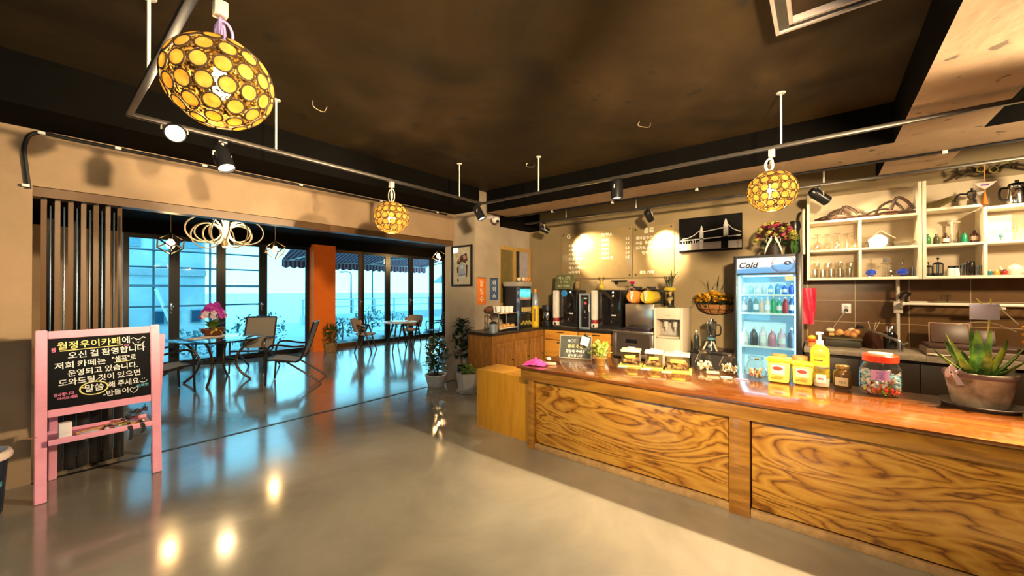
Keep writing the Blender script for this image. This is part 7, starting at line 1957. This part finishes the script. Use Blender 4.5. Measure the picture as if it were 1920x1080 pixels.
# ---- framed print on the column
fp = thing('framed_print', 'black framed print with pale mat hanging on the column side', 'picture', (4.3845, 4.575, 1.56))
m = MB(); W_ = .235
m.span((-.03, -W_, 0), (-.001, -W_ + .03, .665), .003); m.span((-.03, W_ - .03, 0), (-.001, W_, .665), .003); m.span((-.03, -W_ + .03, .0), (-.001, W_ - .03, .03), .003); m.span((-.03, -W_ + .03, .635), (-.001, W_ - .03, .665), .003)
m.build('frame', BLACKMETAL, fp)
MB().span((-.012, -W_ + .03, .03), (-.002, W_ - .03, .635)).build('mat', M('cream_mat', (0.78, 0.68, 0.54), .7), fp)
FPN = lambda u, v, h: (-.0125 - h, -u, v)
for nm_, mt, polys in (('printed_dark_shapes', M('print_maroon', (0.07, 0.02, 0.02), .6), [[(-.11, .42), (-.02, .50), (.11, .54), (.13, .42), (.08, .37), (.0, .40), (-.06, .36), (-.12, .37)], [(-.12, .30), (-.08, .33), (-.08, .22), (-.11, .21)], [(.09, .35), (.13, .34), (.12, .15), (.09, .14)], [(-.11, .12), (-.08, .13), (-.08, .07), (-.11, .07)]]),
    ('printed_pale_shapes', M('print_pink', (0.62, 0.30, 0.24), .6), [[(.02, .49), (.07, .51), (.09, .45), (.04, .43)], [(-.10, .44), (-.05, .46), (-.05, .41), (-.10, .41)]]),
    ('printed_blue_shapes', M('print_blue', (0.42, 0.52, 0.72), .6), [[(-.07, .35), (.0, .38), (.07, .34), (.06, .26), (.08, .18), (-.09, .16), (-.06, .26)]]),
    ('printed_white_shapes', M('print_pale', (0.74, 0.76, 0.80), .6), [[(-.03, .34), (.03, .35), (.03, .29), (-.03, .28)], [(-.08, .15), (.07, .17), (.06, .11), (-.07, .10)]]), ('printed_blue_band', M('print_indigo', (0.16, 0.18, 0.45), .6), [[(-.09, .165), (.08, .185), (.085, .20), (-.09, .18)]])):
    for q_, pl in enumerate(polys):
        MB().prism(pl, .0005 * (1 + ('pale' in nm_) + 2 * ('white' in nm_) + 2 * ('band' in nm_)), .001 + .0005 * (('pale' in nm_) + 2 * ('white' in nm_) + 2 * ('band' in nm_)), FPN).build(nm_[:-1] if nm_.endswith('s') else nm_, mt, fp)
MB().span((-.022, -W_ + .03, .03), (-.019, W_ - .03, .635)).build('glass', CLEAR, fp)

# ---- lamps of the annex
GB = lamp_mat('annex_bulb', (1.0, 0.58, 0.18), 14)
def geo(label, x, y, z, s, mat, power):
    t = thing('cage_lamp', label, 'pendant lamp', (x, y, z), .4, 'wire cage lamps in the annex')
    m = MB(); up, dn = Vector((0, 0, s * .95)), Vector((0, 0, -s * .95))
    mid = [Vector((s * math.cos(a), s * math.sin(a), s * (.35 if i % 2 else -.35))) for i, a in enumerate([2 * PI * i / 6 for i in range(6)])]
    for i in range(6):
        m.tube([mid[i], mid[(i + 1) % 6]], .010, 6)
        m.tube([mid[i], up if i % 2 else dn], .010, 6)
    m.build('cage', mat, t)
    MB().lathe([(0, -.07), (.03, -.06), (.05, -.02), (.045, .02), (.022, .06), (0, .065)], seg=16).build('bulb', GB, t)
    MB().cyl((0, 0, .06), (0, 0, s * .95), .018, .022, 10).build('socket', BLACKMETAL, t)
    m = MB(); m.cyl((0, 0, s * .95), (0, 0, AH - z - .02), .006, seg=6); m.build('cord', M('pale_cord', (0.6, 0.5, 0.4), .5) if z < 2.4 else BLACKMETAL, t)
    MB().cyl((0, 0, AH - z - .025), (0, 0, AH - z - .001), .04, seg=16).build('canopy', BLACKMETAL, t)
    if power:
        l = bpy.data.lights.new('bulb_light', 'POINT'); l.energy = power; l.color = (1, .62, .25); l.shadow_soft_size = .05; o = bpy.data.objects.new('bulb_light', l); link(o, t); o.location = (0, 0, -.09)
geo('black wire cage lamp left of the looped chandelier', 1.178, 7.0, 2.137, .155, BLACKMETAL, 12)
geo('pale wire cage lamp right of the looped chandelier', 2.82, 7.95, 2.25, .17, M('bronze_cage', (0.16, 0.12, 0.08), .35, .6), 12)
geo('glowing wire cage lamp near the far right end of the annex', 7.20, 8.5, 2.47, .17, M('bronze_cage'), 45)
ch = thing('loop_chandelier', 'pale chandelier of many looped rings hanging over the glass table', 'chandelier', (1.93, 7.5, 2.41))
PL = M('cream_loop', (0.80, 0.72, 0.60), .35, var=.05)
for k in range(14):
    a = 2 * PI * k / 14 + .1
    r1 = .235 if k % 2 else .17
    c, s = math.cos(a), math.sin(a)
    MB().tube([((.05 + r1 + r1 * math.cos(q)) * c - .02 * math.sin(q) * s, (.05 + r1 + r1 * math.cos(q)) * s + .02 * math.sin(q) * c, r1 * .85 * math.sin(q) + .04 * math.sin(k * 2.1)) for q in [2 * PI * i / 26 for i in range(26)]], .011, 6, True).build('loop', PL, ch)
MB().lathe([(0, -.24), (.035, -.24), (.04, -.12), (.055, -.03), (.05, .05), (.03, .15), (.03, AH - 2.41 - .03), (.06, AH - 2.41 - .02), (.06, AH - 2.41 - .001), (0, AH - 2.41 - .001)], seg=18).build('stem', M('warm_stem', (0.72, 0.56, 0.32), .3, .4), ch)
MB().lathe([(.036, -.22), (.038, -.14)], seg=18).build('glow_band', lamp_mat('chandelier_glow', (1, .72, .36), 5), ch)
l = bpy.data.lights.new('bulb_light', 'POINT'); l.energy = 12; l.color = (1, .7, .35); l.shadow_soft_size = .08; o = bpy.data.objects.new('bulb_light', l); link(o, ch); o.location = (.0, -.12, .12)
